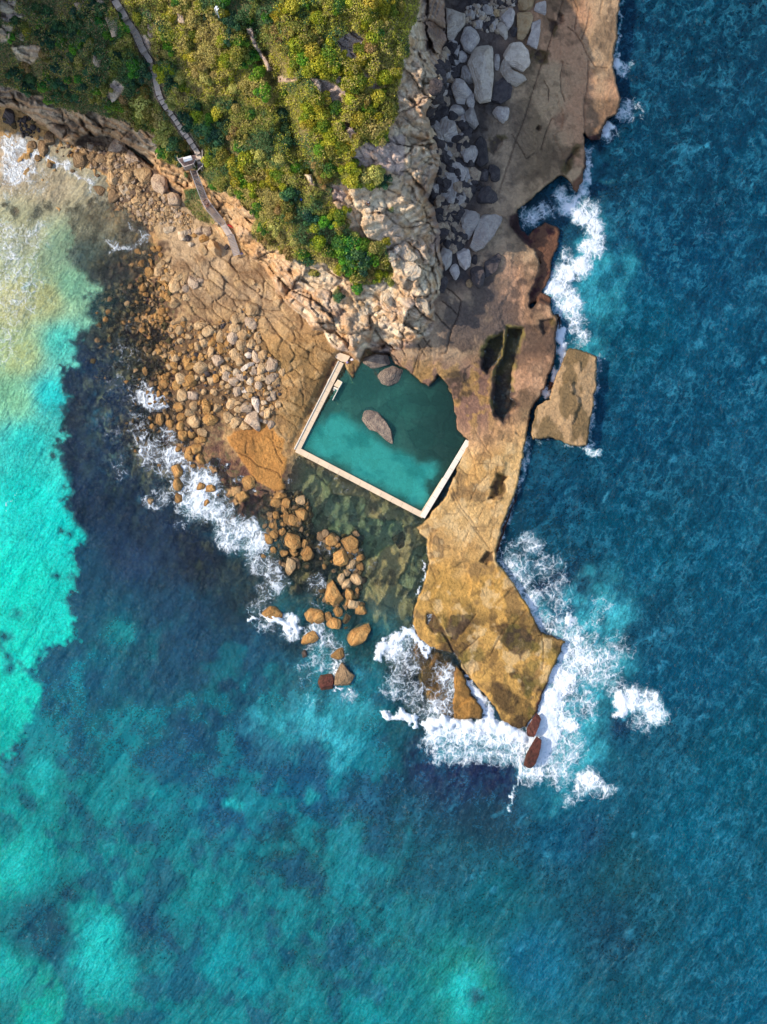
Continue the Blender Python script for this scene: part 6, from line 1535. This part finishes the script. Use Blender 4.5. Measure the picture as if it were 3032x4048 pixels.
def walker(u, v, z, rz):
    N = [(0, 0, .92, .14), (0, .01, 1.1, .135), (0, .02, 1.3, .16), (0, .02, 1.45, .10), (0, .03, 1.55, .06), (0, .05, 1.66, .095), (0, .06, 1.76, .08),
         (.19, .02, 1.42, .065), (.27, .04, 1.15, .05), (.29, .16, .92, .038), (.30, .22, .86, .035), (-.19, .02, 1.42, .065), (-.28, -.04, 1.15, .05), (-.27, .06, .92, .038), (-.27, .12, .86, .035),
         (.10, .02, .86, .10), (.11, .14, .50, .07), (.11, .06, .10, .045), (.11, .18, .05, .04), (-.10, -.01, .86, .10), (-.11, -.02, .48, .07), (-.11, -.16, .10, .045), (-.11, -.06, .04, .04)]
    E = [(0, 1), (1, 2), (2, 3), (3, 4), (4, 5), (5, 6), (2, 7), (7, 8), (8, 9), (9, 10), (2, 11), (11, 12), (12, 13), (13, 14), (0, 15), (15, 16), (16, 17), (17, 18), (0, 19), (19, 20), (20, 21), (21, 22)]
    b = skinned('person', N, E, M_SKIN, None, P3(u, v, z), rz)
    skinned('shirt', [(0, .0, .98, .155), (0, .015, 1.2, .165), (0, .02, 1.38, .17), (.2, .02, 1.41, .085), (.25, .03, 1.24, .07), (-.2, .02, 1.41, .085), (-.25, -.01, 1.24, .07)], [(0, 1), (1, 2), (2, 3), (3, 4), (2, 5), (5, 6)], M_BLACK, b)
    skinned('shorts', [(0, 0, .93, .16), (.10, .04, .78, .115), (.11, .11, .6, .1), (-.10, -.01, .78, .115), (-.11, -.015, .6, .1)], [(0, 1), (1, 2), (0, 3), (3, 4)], M_SHORT, b)
    skinned('hair', [(0, .0, 1.72, .09), (0, .04, 1.79, .09), (0, .1, 1.77, .06)], [(0, 1), (1, 2)], M_HAIR, b)
    return b
pw = walker(*s2(795, 1145), Zs['m1'] + .0, math.radians(200))
tag(pw, 'person in a black shirt and reddish shorts walking on the timber stairs', 'person')
def sitter(u, v, z, rz):
    N = [(0, 0, .14, .15), (0, .03, .34, .14), (0, .08, .54, .16), (0, .12, .66, .09), (0, .16, .74, .06), (0, .20, .85, .095), (0, .21, .94, .08),
         (.19, .09, .62, .065), (.24, .24, .42, .05), (.12, .42, .42, .04), (-.19, .09, .62, .065), (-.24, .24, .42, .05), (-.10, .42, .42, .04),
         (.11, .1, .12, .10), (.13, .44, .44, .075), (.13, .5, .08, .05), (.13, .62, .04, .045), (-.11, .1, .12, .10), (-.13, .44, .44, .075), (-.13, .5, .08, .05), (-.13, .62, .04, .045)]
    E = [(0, 1), (1, 2), (2, 3), (3, 4), (4, 5), (5, 6), (2, 7), (7, 8), (8, 9), (2, 10), (10, 11), (11, 12), (0, 13), (13, 14), (14, 15), (15, 16), (0, 17), (17, 18), (18, 19), (19, 20)]
    b = skinned('person', N, E, M_SKIN, None, P3(u, v, z), rz)
    skinned('jacket', [(0, 0, .18, .165), (0, .03, .36, .165), (0, .08, .54, .18), (.2, .09, .61, .085), (.25, .23, .43, .065), (-.2, .09, .61, .085), (-.25, .23, .43, .065)], [(0, 1), (1, 2), (2, 3), (3, 4), (2, 5), (5, 6)], M_BLACK, b)
    skinned('trousers', [(0, .02, .13, .16), (.12, .14, .16, .115), (.13, .44, .43, .09), (.13, .5, .14, .07), (-.12, .14, .16, .115), (-.13, .44, .43, .09), (-.13, .5, .14, .07)], [(0, 1), (1, 2), (2, 3), (0, 4), (4, 5), (5, 6)], M_BLACK, b)
    skinned('cap', [(0, .19, .90, .095), (0, .21, .97, .09), (0, .32, .93, .05)], [(0, 1), (1, 2)], M_CAP, b)
    return b
tag(sitter(1459, 804, sampZ(1459, 804) - .02, math.radians(150)), 'person in dark clothes and a pale cap sitting on the bare headland rock', 'person')
lump('dark_bag', 1498, 838, 4.6, .22, M_BLACK, 'larger of two dark bags on the pale rock near the sitting person', 'bag', 11, asp=1.2)
lump('dark_bag', 1490, 827, 2.6, .16, M_BLACK, 'smaller of two dark bags on the pale rock near the sitting person', 'bag', 12)
lump('towel', 1391, 1421, 6, .1, M_TOWEL, 'rumpled white towel on brown rock right of the pool wall end', 'towel', 13, asp=1.4)
lump('beach_bag', 1373, 1432, 4.5, .3, M_LILAC, 'lilac and white bag on the upper end of the pool wall', 'bag', 14, z=ZW)
lump('clothes_pile', 955, 1001, 7, .18, M_LILAC, 'lilac grey pile of clothes beside the foot of the timber stairs', 'clothes', 15, asp=1.5, ang=.3)
lump('blue_crate', 1190, 788, 3.6, .25, M_BLUE, 'small bright blue object lying among the scrub on the headland', 'litter', 16)
def red_board():
    a = s2(1160, 1480); b = s2(1265, 1540); z = sampZ(912, 893) + .35
    mb = MB(); mb.bar(P3(a[0], a[1], z + .2), P3(b[0], b[1], z - .05), .34, .10)
    o = mb.build('red_board', M_RED, None, P3(912, 893, z), .03); o.location = P3(912, 893, z)
    tag(o, 'bright red long board lying on the bank beside the timber stairs', 'board')
red_board()
def white_frame():
    e = empty('bench_frame', P3(856, 32, sampZ(856, 32) + .2)); tag(e, 'small white painted frame standing in the scrub at the top of the picture', 'frame')
    f_ = 13.8; z = sampZ(856, 32) + 1.3
    q = lambda x, y: P3(820 + x / f_, y / f_, z)
    mb = MB(); mb.bar(q(430, 440), q(550, 550), .16, .08); o = mb.build('crossbar', M_WHITE, None, Vector(e.location)); o.parent = e
    for a, b in (((400, 490), (490, 340)), ((490, 455), (545, 355)), ((510, 590), (610, 460))):
        mb = MB(); mb.bar(q(*a) + Vector((0, 0, .05)), q(*b) + Vector((0, 0, .05)), .13, .08)
        mb.bar(q(*a) - Vector((0, 0, 1.6)), q(*a), .1)
        o = mb.build('arm', M_WHITE, None, Vector(e.location)); o.parent = e
white_frame()

# ================================================================== SCRUB
def leaf_mat():
    m, t = new_mat('scrub_leaves'); q = NT(t)
    col = q.attr('Leaf').outputs['Color']
    oi = q.n('ShaderNodeObjectInfo').outputs['Random']
    pos = q.n('ShaderNodeNewGeometry').outputs['Position']
    n = q.noise(pos, .5, 3).outputs[0]
    hs = q.n('ShaderNodeHueSaturation'); q.l(col, hs.inputs['Color'])
    q.l(q.math('MULTIPLY_ADD', oi, .05, .475), hs.inputs['Hue'])
    q.l(q.math('MULTIPLY', q.math('MULTIPLY_ADD', oi, .5, 1.4), q.math('MULTIPLY_ADD', n, .9, .75)), hs.inputs['Value'])
    p = q.n('ShaderNodeBsdfPrincipled'); p.inputs['Roughness'].default_value = .6; p.inputs['Specular IOR Level'].default_value = .2
    q.l(hs.outputs[0], p.inputs['Base Color'])
    tl = q.n('ShaderNodeBsdfTranslucent'); q.l(hs.outputs[0], tl.inputs['Color'])
    mx = q.n('ShaderNodeMixShader'); mx.inputs[0].default_value = .25; q.l(p.outputs[0], mx.inputs[1]); q.l(tl.outputs[0], mx.inputs[2])
    o = q.n('ShaderNodeOutputMaterial'); q.l(mx.outputs[0], o.inputs[0])
    return m
M_LEAF = leaf_mat()
M_TWIG = plain_mat('twig', srgb(120, 100, 84, A), .85, .2, 5)

def leaf_quads(cen, nrm, size, rng):
    """one small leaf-spray quad per centre, facing roughly along nrm"""
    n = len(cen)
    r = rng.normal(size=(n, 3)); nn = nrm + .75 * r; nn /= np.linalg.norm(nn, axis=1, keepdims=True) + 1e-9
    h = rng.normal(size=(n, 3)); a = np.cross(nn, h); a /= np.linalg.norm(a, axis=1, keepdims=True) + 1e-9
    b = np.cross(nn, a)
    s = (size * rng.uniform(.6, 1.3, n))[:, None]; w = s * .62
    V_ = np.stack([cen - a * s, cen - b * w, cen + a * s, cen + b * w], 1).reshape(-1, 3)
    F_ = np.arange(4 * n).reshape(n, 4)
    return V_, F_

KINDS = {  # leaf albedos per kind
    'yellow': [srgb(152, 146, 36, .72), srgb(128, 134, 34, .72), srgb(94, 112, 34, .7), srgb(172, 160, 56, .7)],
    'green': [srgb(74, 116, 34, .75), srgb(96, 138, 36, .75), srgb(50, 92, 40, .75), srgb(120, 142, 50, .7)],
    'dark': [srgb(48, 84, 56, .75), srgb(60, 98, 62, .75), srgb(76, 104, 60, .75), srgb(40, 66, 50, .75)],
    'olive': [srgb(140, 124, 56, .75), srgb(118, 112, 46, .75), srgb(150, 128, 76, .75), srgb(96, 98, 42, .75)],
    'dry': [srgb(150, 138, 74, .75), srgb(134, 128, 64, .75), srgb(116, 118, 54, .75), srgb(164, 152, 86, .75)]}
WORD = {'yellow': 'yellow-green', 'green': 'bright green', 'dark': 'dark blue-green', 'olive': 'olive', 'dry': 'straw-brown'}

def make_shrub(kind, seed):
    """unit shrub, crown radius 1, made of lobes of leaf sprays around a few stems"""
    rng = np.random.RandomState(seed)
    lobes = [(0, 0, .55, .6)]
    for i in range(rng.randint(9, 13)):
        a = rng.rand() * 6.28; r = rng.uniform(.3, .98)
        lobes.append((r * math.cos(a), r * math.sin(a), rng.uniform(.12, .55), rng.uniform(.18, .38)))
    C_, N_, K_ = [], [], []
    for lx, ly, lz, lr in lobes:
        m = int(1200 * lr ** 1.6)
        d = rng.normal(size=(m, 3)); d[:, 2] = np.abs(d[:, 2]) * 1.0 - .25; d /= np.linalg.norm(d, axis=1, keepdims=True)
        rr = lr * rng.uniform(.72, 1.08, m)[:, None]
        C_.append(np.array([lx, ly, lz]) + d * rr * np.array([1, 1, .75])); N_.append(d)
        base = np.where(rng.rand(m) < .8, rng.randint(4), rng.randint(0, 4, m)); K_.append(base)
    C_ = np.concatenate(C_); N_ = np.concatenate(N_); K_ = np.concatenate(K_)
    ok = C_[:, 2] > -.05
    C_, N_, K_ = C_[ok], N_[ok], K_[ok]
    V_, F_ = leaf_quads(C_, N_, np.full(len(C_), .076), rng)
    me = np_mesh('foliage', V_, F_, False)
    pal = np.array(KINDS[kind]); cc = pal[K_] * rng.uniform(.86, 1.14, (len(K_), 1))
    set_attr(me, 'Leaf', np.repeat(cc, 4, 0), 'FLOAT_COLOR')
    me.materials.append(M_LEAF)
    mb = MB()
    for lx, ly, lz, lr in lobes[:6]:
        mb.bar((0, 0, -.35), (lx * .55, ly * .55, lz * .6), .07); mb.bar((lx * .5, ly * .5, lz * .55), (lx, ly, lz + lr * .3), .04)
    st = bpy.data.meshes.new('stem'); st.from_pydata(mb.v, [], mb.f); st.materials.append(M_TWIG)
    return me, st
PROTO = {k: [make_shrub(k, 100 + 10 * i + j) for j in range(4)] for i, k in enumerate(KINDS)}

SHRUBS = []   # u, v, radius, kind, place
T8 = lambda x, y, r, k: SHRUBS.append((800 + x / F8, y / F8, r / F8, k))
for a in [(740, 80, 75, 'yellow'), (640, 125, 65, 'yellow'), (680, 170, 50, 'olive'), (950, 180, 65, 'yellow'), (840, 40, 40, 'green'), (1250, 290, 55, 'yellow'), (1250, 330, 45, 'yellow'), (780, 400, 85, 'yellow'), (880, 360, 80, 'olive'), (900, 450, 90, 'yellow'), (1040, 480, 85, 'yellow'), (960, 560, 90, 'yellow'), (1050, 580, 75, 'yellow'), (830, 500, 75, 'green'), (700, 440, 60, 'olive'), (760, 540, 60, 'yellow'),
          (1400, 340, 80, 'yellow'), (1450, 310, 60, 'green'), (1380, 420, 70, 'olive'), (1310, 430, 55, 'yellow'), (1300, 520, 60, 'yellow'), (1150, 480, 40, 'yellow'), (1200, 590, 70, 'yellow'), (1180, 680, 60, 'yellow'), (1290, 690, 75, 'yellow'), (1370, 700, 65, 'yellow'), (1420, 740, 45, 'olive'), (1500, 660, 70, 'yellow'), (1570, 620, 50, 'yellow'), (1540, 750, 40, 'olive'), (1210, 830, 55, 'yellow'), (1310, 820, 55, 'olive'), (1340, 870, 50, 'green'), (1440, 820, 75, 'yellow'), (1500, 880, 80, 'olive'), (1380, 920, 70, 'yellow'), (1540, 950, 60, 'olive'), (1280, 1000, 70, 'yellow'), (1400, 1100, 85, 'olive'), (1330, 1110, 70, 'olive'), (1470, 1060, 60, 'olive'), (1440, 1130, 60, 'yellow'),
          (960, 840, 65, 'yellow'), (880, 900, 70, 'yellow'), (980, 960, 80, 'yellow'), (900, 1020, 75, 'yellow'), (1000, 1060, 70, 'yellow'), (850, 970, 55, 'yellow'), (1080, 1130, 75, 'yellow'), (1050, 1180, 65, 'yellow'), (1120, 1190, 50, 'yellow'), (960, 1240, 60, 'green'), (1060, 1250, 60, 'olive'), (1180, 1240, 55, 'yellow'), (1130, 1020, 40, 'yellow'), (1040, 930, 45, 'yellow'), (1100, 880, 50, 'green'),
          (1220, 1400, 65, 'yellow'), (1190, 1450, 55, 'dry'), (1230, 1510, 70, 'yellow'), (1340, 1470, 75, 'dry'), (1410, 1440, 70, 'dry'), (1370, 1520, 60, 'yellow'), (1480, 1480, 50, 'dark'), (1040, 1400, 60, 'green'), (980, 1380, 60, 'olive'), (1010, 1480, 60, 'olive'), (760, 1390, 50, 'green'), (810, 1400, 45, 'yellow'), (680, 780, 35, 'green'), (520, 760, 65, 'green'), (600, 790, 45, 'olive'), (370, 1330, 90, 'yellow'), (300, 1410, 90, 'yellow'), (410, 1400, 80, 'olive'), (330, 1480, 70, 'green'), (260, 1360, 60, 'yellow'), (180, 1300, 70, 'olive'), (640, 1470, 65, 'yellow'), (570, 1500, 60, 'yellow'), (420, 1540, 55, 'yellow'), (720, 1600, 60, 'dark'), (480, 1290, 60, 'dry'), (640, 1330, 55, 'dry'),
          (130, 940, 60, 'yellow'), (60, 980, 50, 'green'), (40, 1080, 80, 'dark'), (120, 1120, 60, 'dark'), (180, 1050, 50, 'dark'), (470, 620, 60, 'green'), (310, 370, 60, 'green'), (250, 330, 50, 'dark'), (160, 350, 50, 'yellow'), (240, 200, 60, 'dark'), (370, 160, 45, 'green'), (300, 460, 80, 'olive'), (400, 480, 60, 'green'), (200, 500, 60, 'yellow'), (690, 1060, 50, 'dark'), (700, 1180, 55, 'dark'), (660, 940, 50, 'dark'), (20, 560, 50, 'dry'), (30, 660, 60, 'dry'), (260, 740, 50, 'dry'), (600, 280, 60, 'olive'), (700, 290, 60, 'dry'), (780, 250, 60, 'olive'), (1120, 90, 70, 'green'), (1060, 60, 60, 'olive'), (1200, 60, 60, 'yellow'), (1380, 60, 80, 'yellow'), (1480, 110, 80, 'yellow'), (1560, 60, 60, 'olive'), (1340, 190, 60, 'yellow'), (1440, 230, 60, 'olive'), (1600, 90, 50, 'yellow'), (1640, 60, 40, 'yellow')]: T8(*a)
for x, y, r, k in [(480, 60, 60, 'green'), (500, 200, 50, 'green'), (700, 60, 70, 'olive'), (860, 120, 60, 'dark'), (1000, 160, 60, 'green'), (920, 220, 55, 'yellow'), (1120, 120, 60, 'yellow'), (1130, 200, 60, 'olive'), (960, 330, 70, 'yellow'), (1040, 400, 60, 'green'), (1130, 350, 90, 'green'), (1230, 330, 75, 'green'), (1320, 360, 70, 'green'), (1400, 390, 65, 'olive'), (1180, 410, 75, 'green'), (1270, 430, 80, 'dark'), (1360, 450, 75, 'green'), (1220, 490, 70, 'green'), (1320, 520, 75, 'dark'), (1400, 500, 60, 'olive'), (1210, 570, 60, 'green'), (1300, 600, 65, 'olive'), (1390, 580, 55, 'olive'), (1140, 550, 55, 'yellow'), (1440, 600, 50, 'yellow'), (1490, 330, 40, 'yellow'), (1500, 500, 45, 'yellow'), (1540, 620, 45, 'dry'), (1240, 640, 40, 'yellow'), (1280, 720, 45, 'green'), (1360, 690, 30, 'yellow'), (1120, 770, 40, 'dark'), (910, 575, 40, 'olive'), (560, 100, 60, 'dry'), (600, 200, 60, 'dry'), (650, 300, 60, 'dry'), (560, 300, 50, 'olive'), (760, 330, 50, 'dry'), (700, 420, 50, 'olive'), (820, 420, 50, 'green'), (860, 470, 50, 'dark'), (1160, 80, 40, 'yellow')]:
    SHRUBS.append((800 + x / F8, 800 + y / F8, r / F8, k))
for x, y, r, k in [(1190, 880, 90, 'dry'), (1240, 950, 80, 'olive'), (1160, 960, 60, 'olive'), (1310, 960, 70, 'dry'), (1330, 1040, 70, 'dry'), (1265, 1000, 40, 'green'), (1275, 1060, 40, 'green'), (1200, 760, 55, 'olive'), (1040, 840, 60, 'olive'), (1010, 880, 55, 'green'), (920, 870, 45, 'green'), (1050, 930, 50, 'dry'), (1160, 1040, 55, 'olive'), (1340, 1140, 60, 'dry'), (1390, 1180, 60, 'dry'), (1340, 1240, 50, 'green'), (1440, 1190, 60, 'dark'), (1500, 1210, 50, 'olive'), (1100, 560, 70, 'green'), (1170, 600, 60, 'dark'), (1060, 660, 50, 'dark'), (1110, 720, 50, 'dark'), (950, 470, 40, 'dark'), (1010, 240, 45, 'green'), (980, 150, 40, 'green'), (100, 310, 45, 'green'), (230, 280, 45, 'yellow'), (1130, 160, 50, 'yellow'), (1400, 140, 45, 'yellow'), (1320, 280, 45, 'yellow'), (1340, 620, 60, 'yellow'), (1370, 560, 50, 'yellow'), (1480, 640, 50, 'dry'), (1500, 720, 45, 'yellow'), (1420, 830, 50, 'dry'), (1300, 430, 50, 'olive'), (1560, 1000, 70, 'dark'), (1620, 960, 60, 'yellow'), (1600, 860, 60, 'dark'), (1580, 480, 60, 'yellow'), (1560, 380, 50, 'olive'), (1540, 60, 50, 'olive'), (1340, 60, 50, 'olive'), (1600, 140, 60, 'dry'), (1620, 620, 60, 'dry')]:
    SHRUBS.append((x / F8, y / F8, r / F8, k))
def scatter_shrubs():
    rng = random.Random(12)
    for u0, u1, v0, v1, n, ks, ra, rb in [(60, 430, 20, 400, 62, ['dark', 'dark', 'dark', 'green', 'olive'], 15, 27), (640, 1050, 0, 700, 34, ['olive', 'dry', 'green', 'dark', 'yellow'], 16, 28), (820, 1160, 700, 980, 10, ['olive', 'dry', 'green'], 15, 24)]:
        k = 0; tries = 0
        while k < n and tries < 4000:
            tries += 1
            u = rng.uniform(u0, u1); v = rng.uniform(v0, v1); r = rng.uniform(ra, rb)
            if samp1(veg, u, v) < .9: continue
            if any(math.hypot(u - s[0], v - s[1]) < .62 * (r + s[2]) for s in SHRUBS): continue
            if seg_near(u, v) < r + 10: continue
            SHRUBS.append((u, v, r, rng.choice(ks))); k += 1
def seg_near(u, v):
    return float(seg_dist(np.array([u]), np.array([v]), PATH)[0])
scatter_shrubs()
BMASK = np.max([sdf(U, V, b) for b in BARE], axis=0)
SHRUBS = [s for s in SHRUBS if samp1(BMASK, s[0], s[1]) < -.35 * s[2]]
SHRUBS = [s for s in SHRUBS if seg_near(s[0], s[1]) > 8 + s[2] * .55]
SHRUBS = sorted(SHRUBS, key=lambda s: -s[2])[:296]

def place_words(u, v):
    if v > 800:
        if u < 1150: return 'right of the timber stairs'
        if u < 1330: return 'on the slope above the pool'
        return 'at the scrub lower end'
    if u < 430: return 'in the shaded upper left'
    if abs(seg_near(u, v)) < 75: return 'beside the stone path'
    if u > 1330 and v > 480: return 'by the pale rock blocks'
    if u < 820: return 'between path and left cliff' if v > 300 and u < 700 else 'right of the path'
    if u < 1120: return 'in the middle scrub'
    if v < 320: return 'around the sandy clearing'
    return 'along the pale ledge'
sh_objs = []
def plant_all():
    rng = random.Random(5)
    for q, (u, v, r, kd) in enumerate(SHRUBS):
        fol, stm = PROTO[kd][q % 4]
        z = sampZ(u, v); k = S0 * (1 - z / HC); R = r * k * 1.28
        root = bpy.data.objects.new('shrub', None); root.empty_display_size = .3
        root.location = P3(u, v, z - .1); root.rotation_euler = (0, 0, rng.uniform(0, 6.28)); root.scale = (R, R, min(R * rng.uniform(.85, 1.15), 1.9))
        COL.objects.link(root)
        a = bpy.data.objects.new('foliage', fol); COL.objects.link(a); a.parent = root
        b = bpy.data.objects.new('stem', stm); COL.objects.link(b); b.parent = root
        sz = 'large' if R > 1.45 else 'medium' if R > 1.05 else 'small'
        sh_objs.append((root, sz, kd, u, v))
    groups = {}
    for s in sh_objs: groups.setdefault((s[1], s[2], place_words(s[3], s[4])), []).append(s)
    for (sz, kd, pl), M in groups.items():
        n = len(M); base = f"{sz} {WORD[kd]} shrub"
        if n == 1: labs = [f"the only {base} {pl}"]
        elif n == 2:
            M.sort(key=lambda s: s[4]); labs = [f"upper of two {base}s {pl}", f"lower of two {base}s {pl}"]
        elif n <= 12:
            M.sort(key=lambda s: s[4])
            on = ['topmost', 'second from top', 'third from top', 'fourth from top', 'fifth from top', 'sixth from top', 'seventh from top', 'eighth from top', 'ninth from top', 'tenth from top', 'eleventh from top', 'twelfth from top']
            labs = [f"{on[i]} of the {base}s {pl}" if i < n - 1 else f"lowest of the {base}s {pl}" for i in range(n)]
        else:
            labs = [f"{base} {pl}"] * n
        for s, l in zip(M, labs):
            tag(s[0], l, 'shrub', group='shrubs ' + pl)
plant_all()

# low heath between the shrubs: one mass nobody could count
def heath():
    rng = np.random.RandomState(21)
    n = 430000
    u = rng.uniform(-120, 1680, n); v = rng.uniform(-160, 1140, n)
    i = ((u - U0) / G4).astype(int); j = ((v - V0) / G4).astype(int)
    w = veg[j, i] * (.35 + .65 * sstep(.36, .52, n_mid[j, i] * .6 + n_small[j, i] * .4))
    ok = rng.rand(n) < w
    u, v, i, j = u[ok], v[ok], i[ok], j[ok]
    n = len(u)
    z = Z[j, i] + rng.rand(n) ** 1.5 * (.15 + 1.15 * sstep(.38, .62, n_small[j, i])) 
    k = S0 * (1 - z / HC)
    cen = np.stack([(u - CU) * k, -(v - CV) * k, z], 1)
    nr = np.tile([0, 0, 1.0], (n, 1))
    V_, F_ = leaf_quads(cen, nr, np.full(n, .118), rng)
    me = np_mesh('heath', V_, F_, False)
    a = fbm(u, v, 150, 181, 4); b = fbm(u, v, 50, 187, 3)
    pal = np.array([srgb(62, 92, 54, .8), srgb(96, 110, 46, .8), srgb(128, 130, 56, .8), srgb(154, 146, 76, .8), srgb(152, 154, 46, .8), srgb(140, 122, 82, .8)])
    t = a + (b - .5) * .5 + rng.normal(size=n) * .022
    kx = np.where(t < .40, 0, np.where(t < .47, 1, np.where(t < .54, 2, np.where(t < .6, 3, np.where(t < .66, 4, 3)))))
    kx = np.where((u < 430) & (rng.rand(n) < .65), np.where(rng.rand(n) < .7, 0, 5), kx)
    kx = np.where((u > 1080) & (v < 640) & (rng.rand(n) < .3), 4, kx)
    kx = np.where(rng.rand(n) < .03, 5, kx)
    kx = np.where((u < 920) & (v > 800) & (rng.rand(n) < .7), 1, kx)
    cc = pal[kx] * rng.uniform(.85, 1.15, (n, 1))
    set_attr(me, 'Leaf', np.repeat(cc, 4, 0), 'FLOAT_COLOR')
    me.materials.append(M_LEAF)
    tag(put(bpy.data.objects.new('heath', me)), 'low olive and green coastal heath covering the headland slope', 'heath', kind='stuff')
heath()

SUN_E, SKY_S, EXPO = 2.6, 0.15, 1.05
# ================================================================== CAMERA, SUN, SKY
cam = bpy.data.cameras.new('camera'); co = put(bpy.data.objects.new('camera', cam))
co.location = (0, 0, HC); co.rotation_euler = (0, 0, 0)
cam.sensor_fit = 'VERTICAL'; cam.sensor_height = 24.0
cam.lens = 12.0 / (CV * S0 / HC)
cam.clip_start = 1.0; cam.clip_end = 6000.0
SC.camera = co
EL = math.radians(33.0)
AZ = math.radians(8.0)          # light travels right and slightly down the picture
sun = bpy.data.lights.new('sun', 'SUN'); sun.energy = SUN_E; sun.angle = math.radians(.6); sun.color = (1.0, .90, .74)
so = put(bpy.data.objects.new('sun', sun))
d = Vector((math.cos(EL) * math.cos(AZ), -math.cos(EL) * math.sin(AZ), -math.sin(EL)))
so.rotation_euler = d.to_track_quat('-Z', 'Y').to_euler()
w = bpy.data.worlds.new('World'); SC.world = w; w.use_nodes = True
nt = w.node_tree; nt.nodes.clear(); q = NT(nt)
sky = q.n('ShaderNodeTexSky', sky_type='NISHITA'); sky.sun_disc = False; sky.sun_elevation = EL
# sun stands towards -d; sky rotation is measured from +Y clockwise
sky.sun_rotation = math.atan2(-d.x, -d.y)
bg = q.n('ShaderNodeBackground'); bg.inputs['Strength'].default_value = SKY_S
q.l(sky.outputs[0], bg.inputs['Color'])
o = q.n('ShaderNodeOutputWorld'); q.l(bg.outputs[0], o.inputs[0])
SC.view_settings.view_transform = 'Standard'
try: SC.view_settings.look = 'None'
except Exception: pass
SC.view_settings.gamma = 1.0; SC.view_settings.exposure = EXPO
SC.cycles.max_bounces = 6; SC.cycles.diffuse_bounces = 2; SC.cycles.glossy_bounces = 2; SC.cycles.transparent_max_bounces = 8
SC.cycles.caustics_reflective = False; SC.cycles.caustics_refractive = False
SC.cycles.use_denoising = True
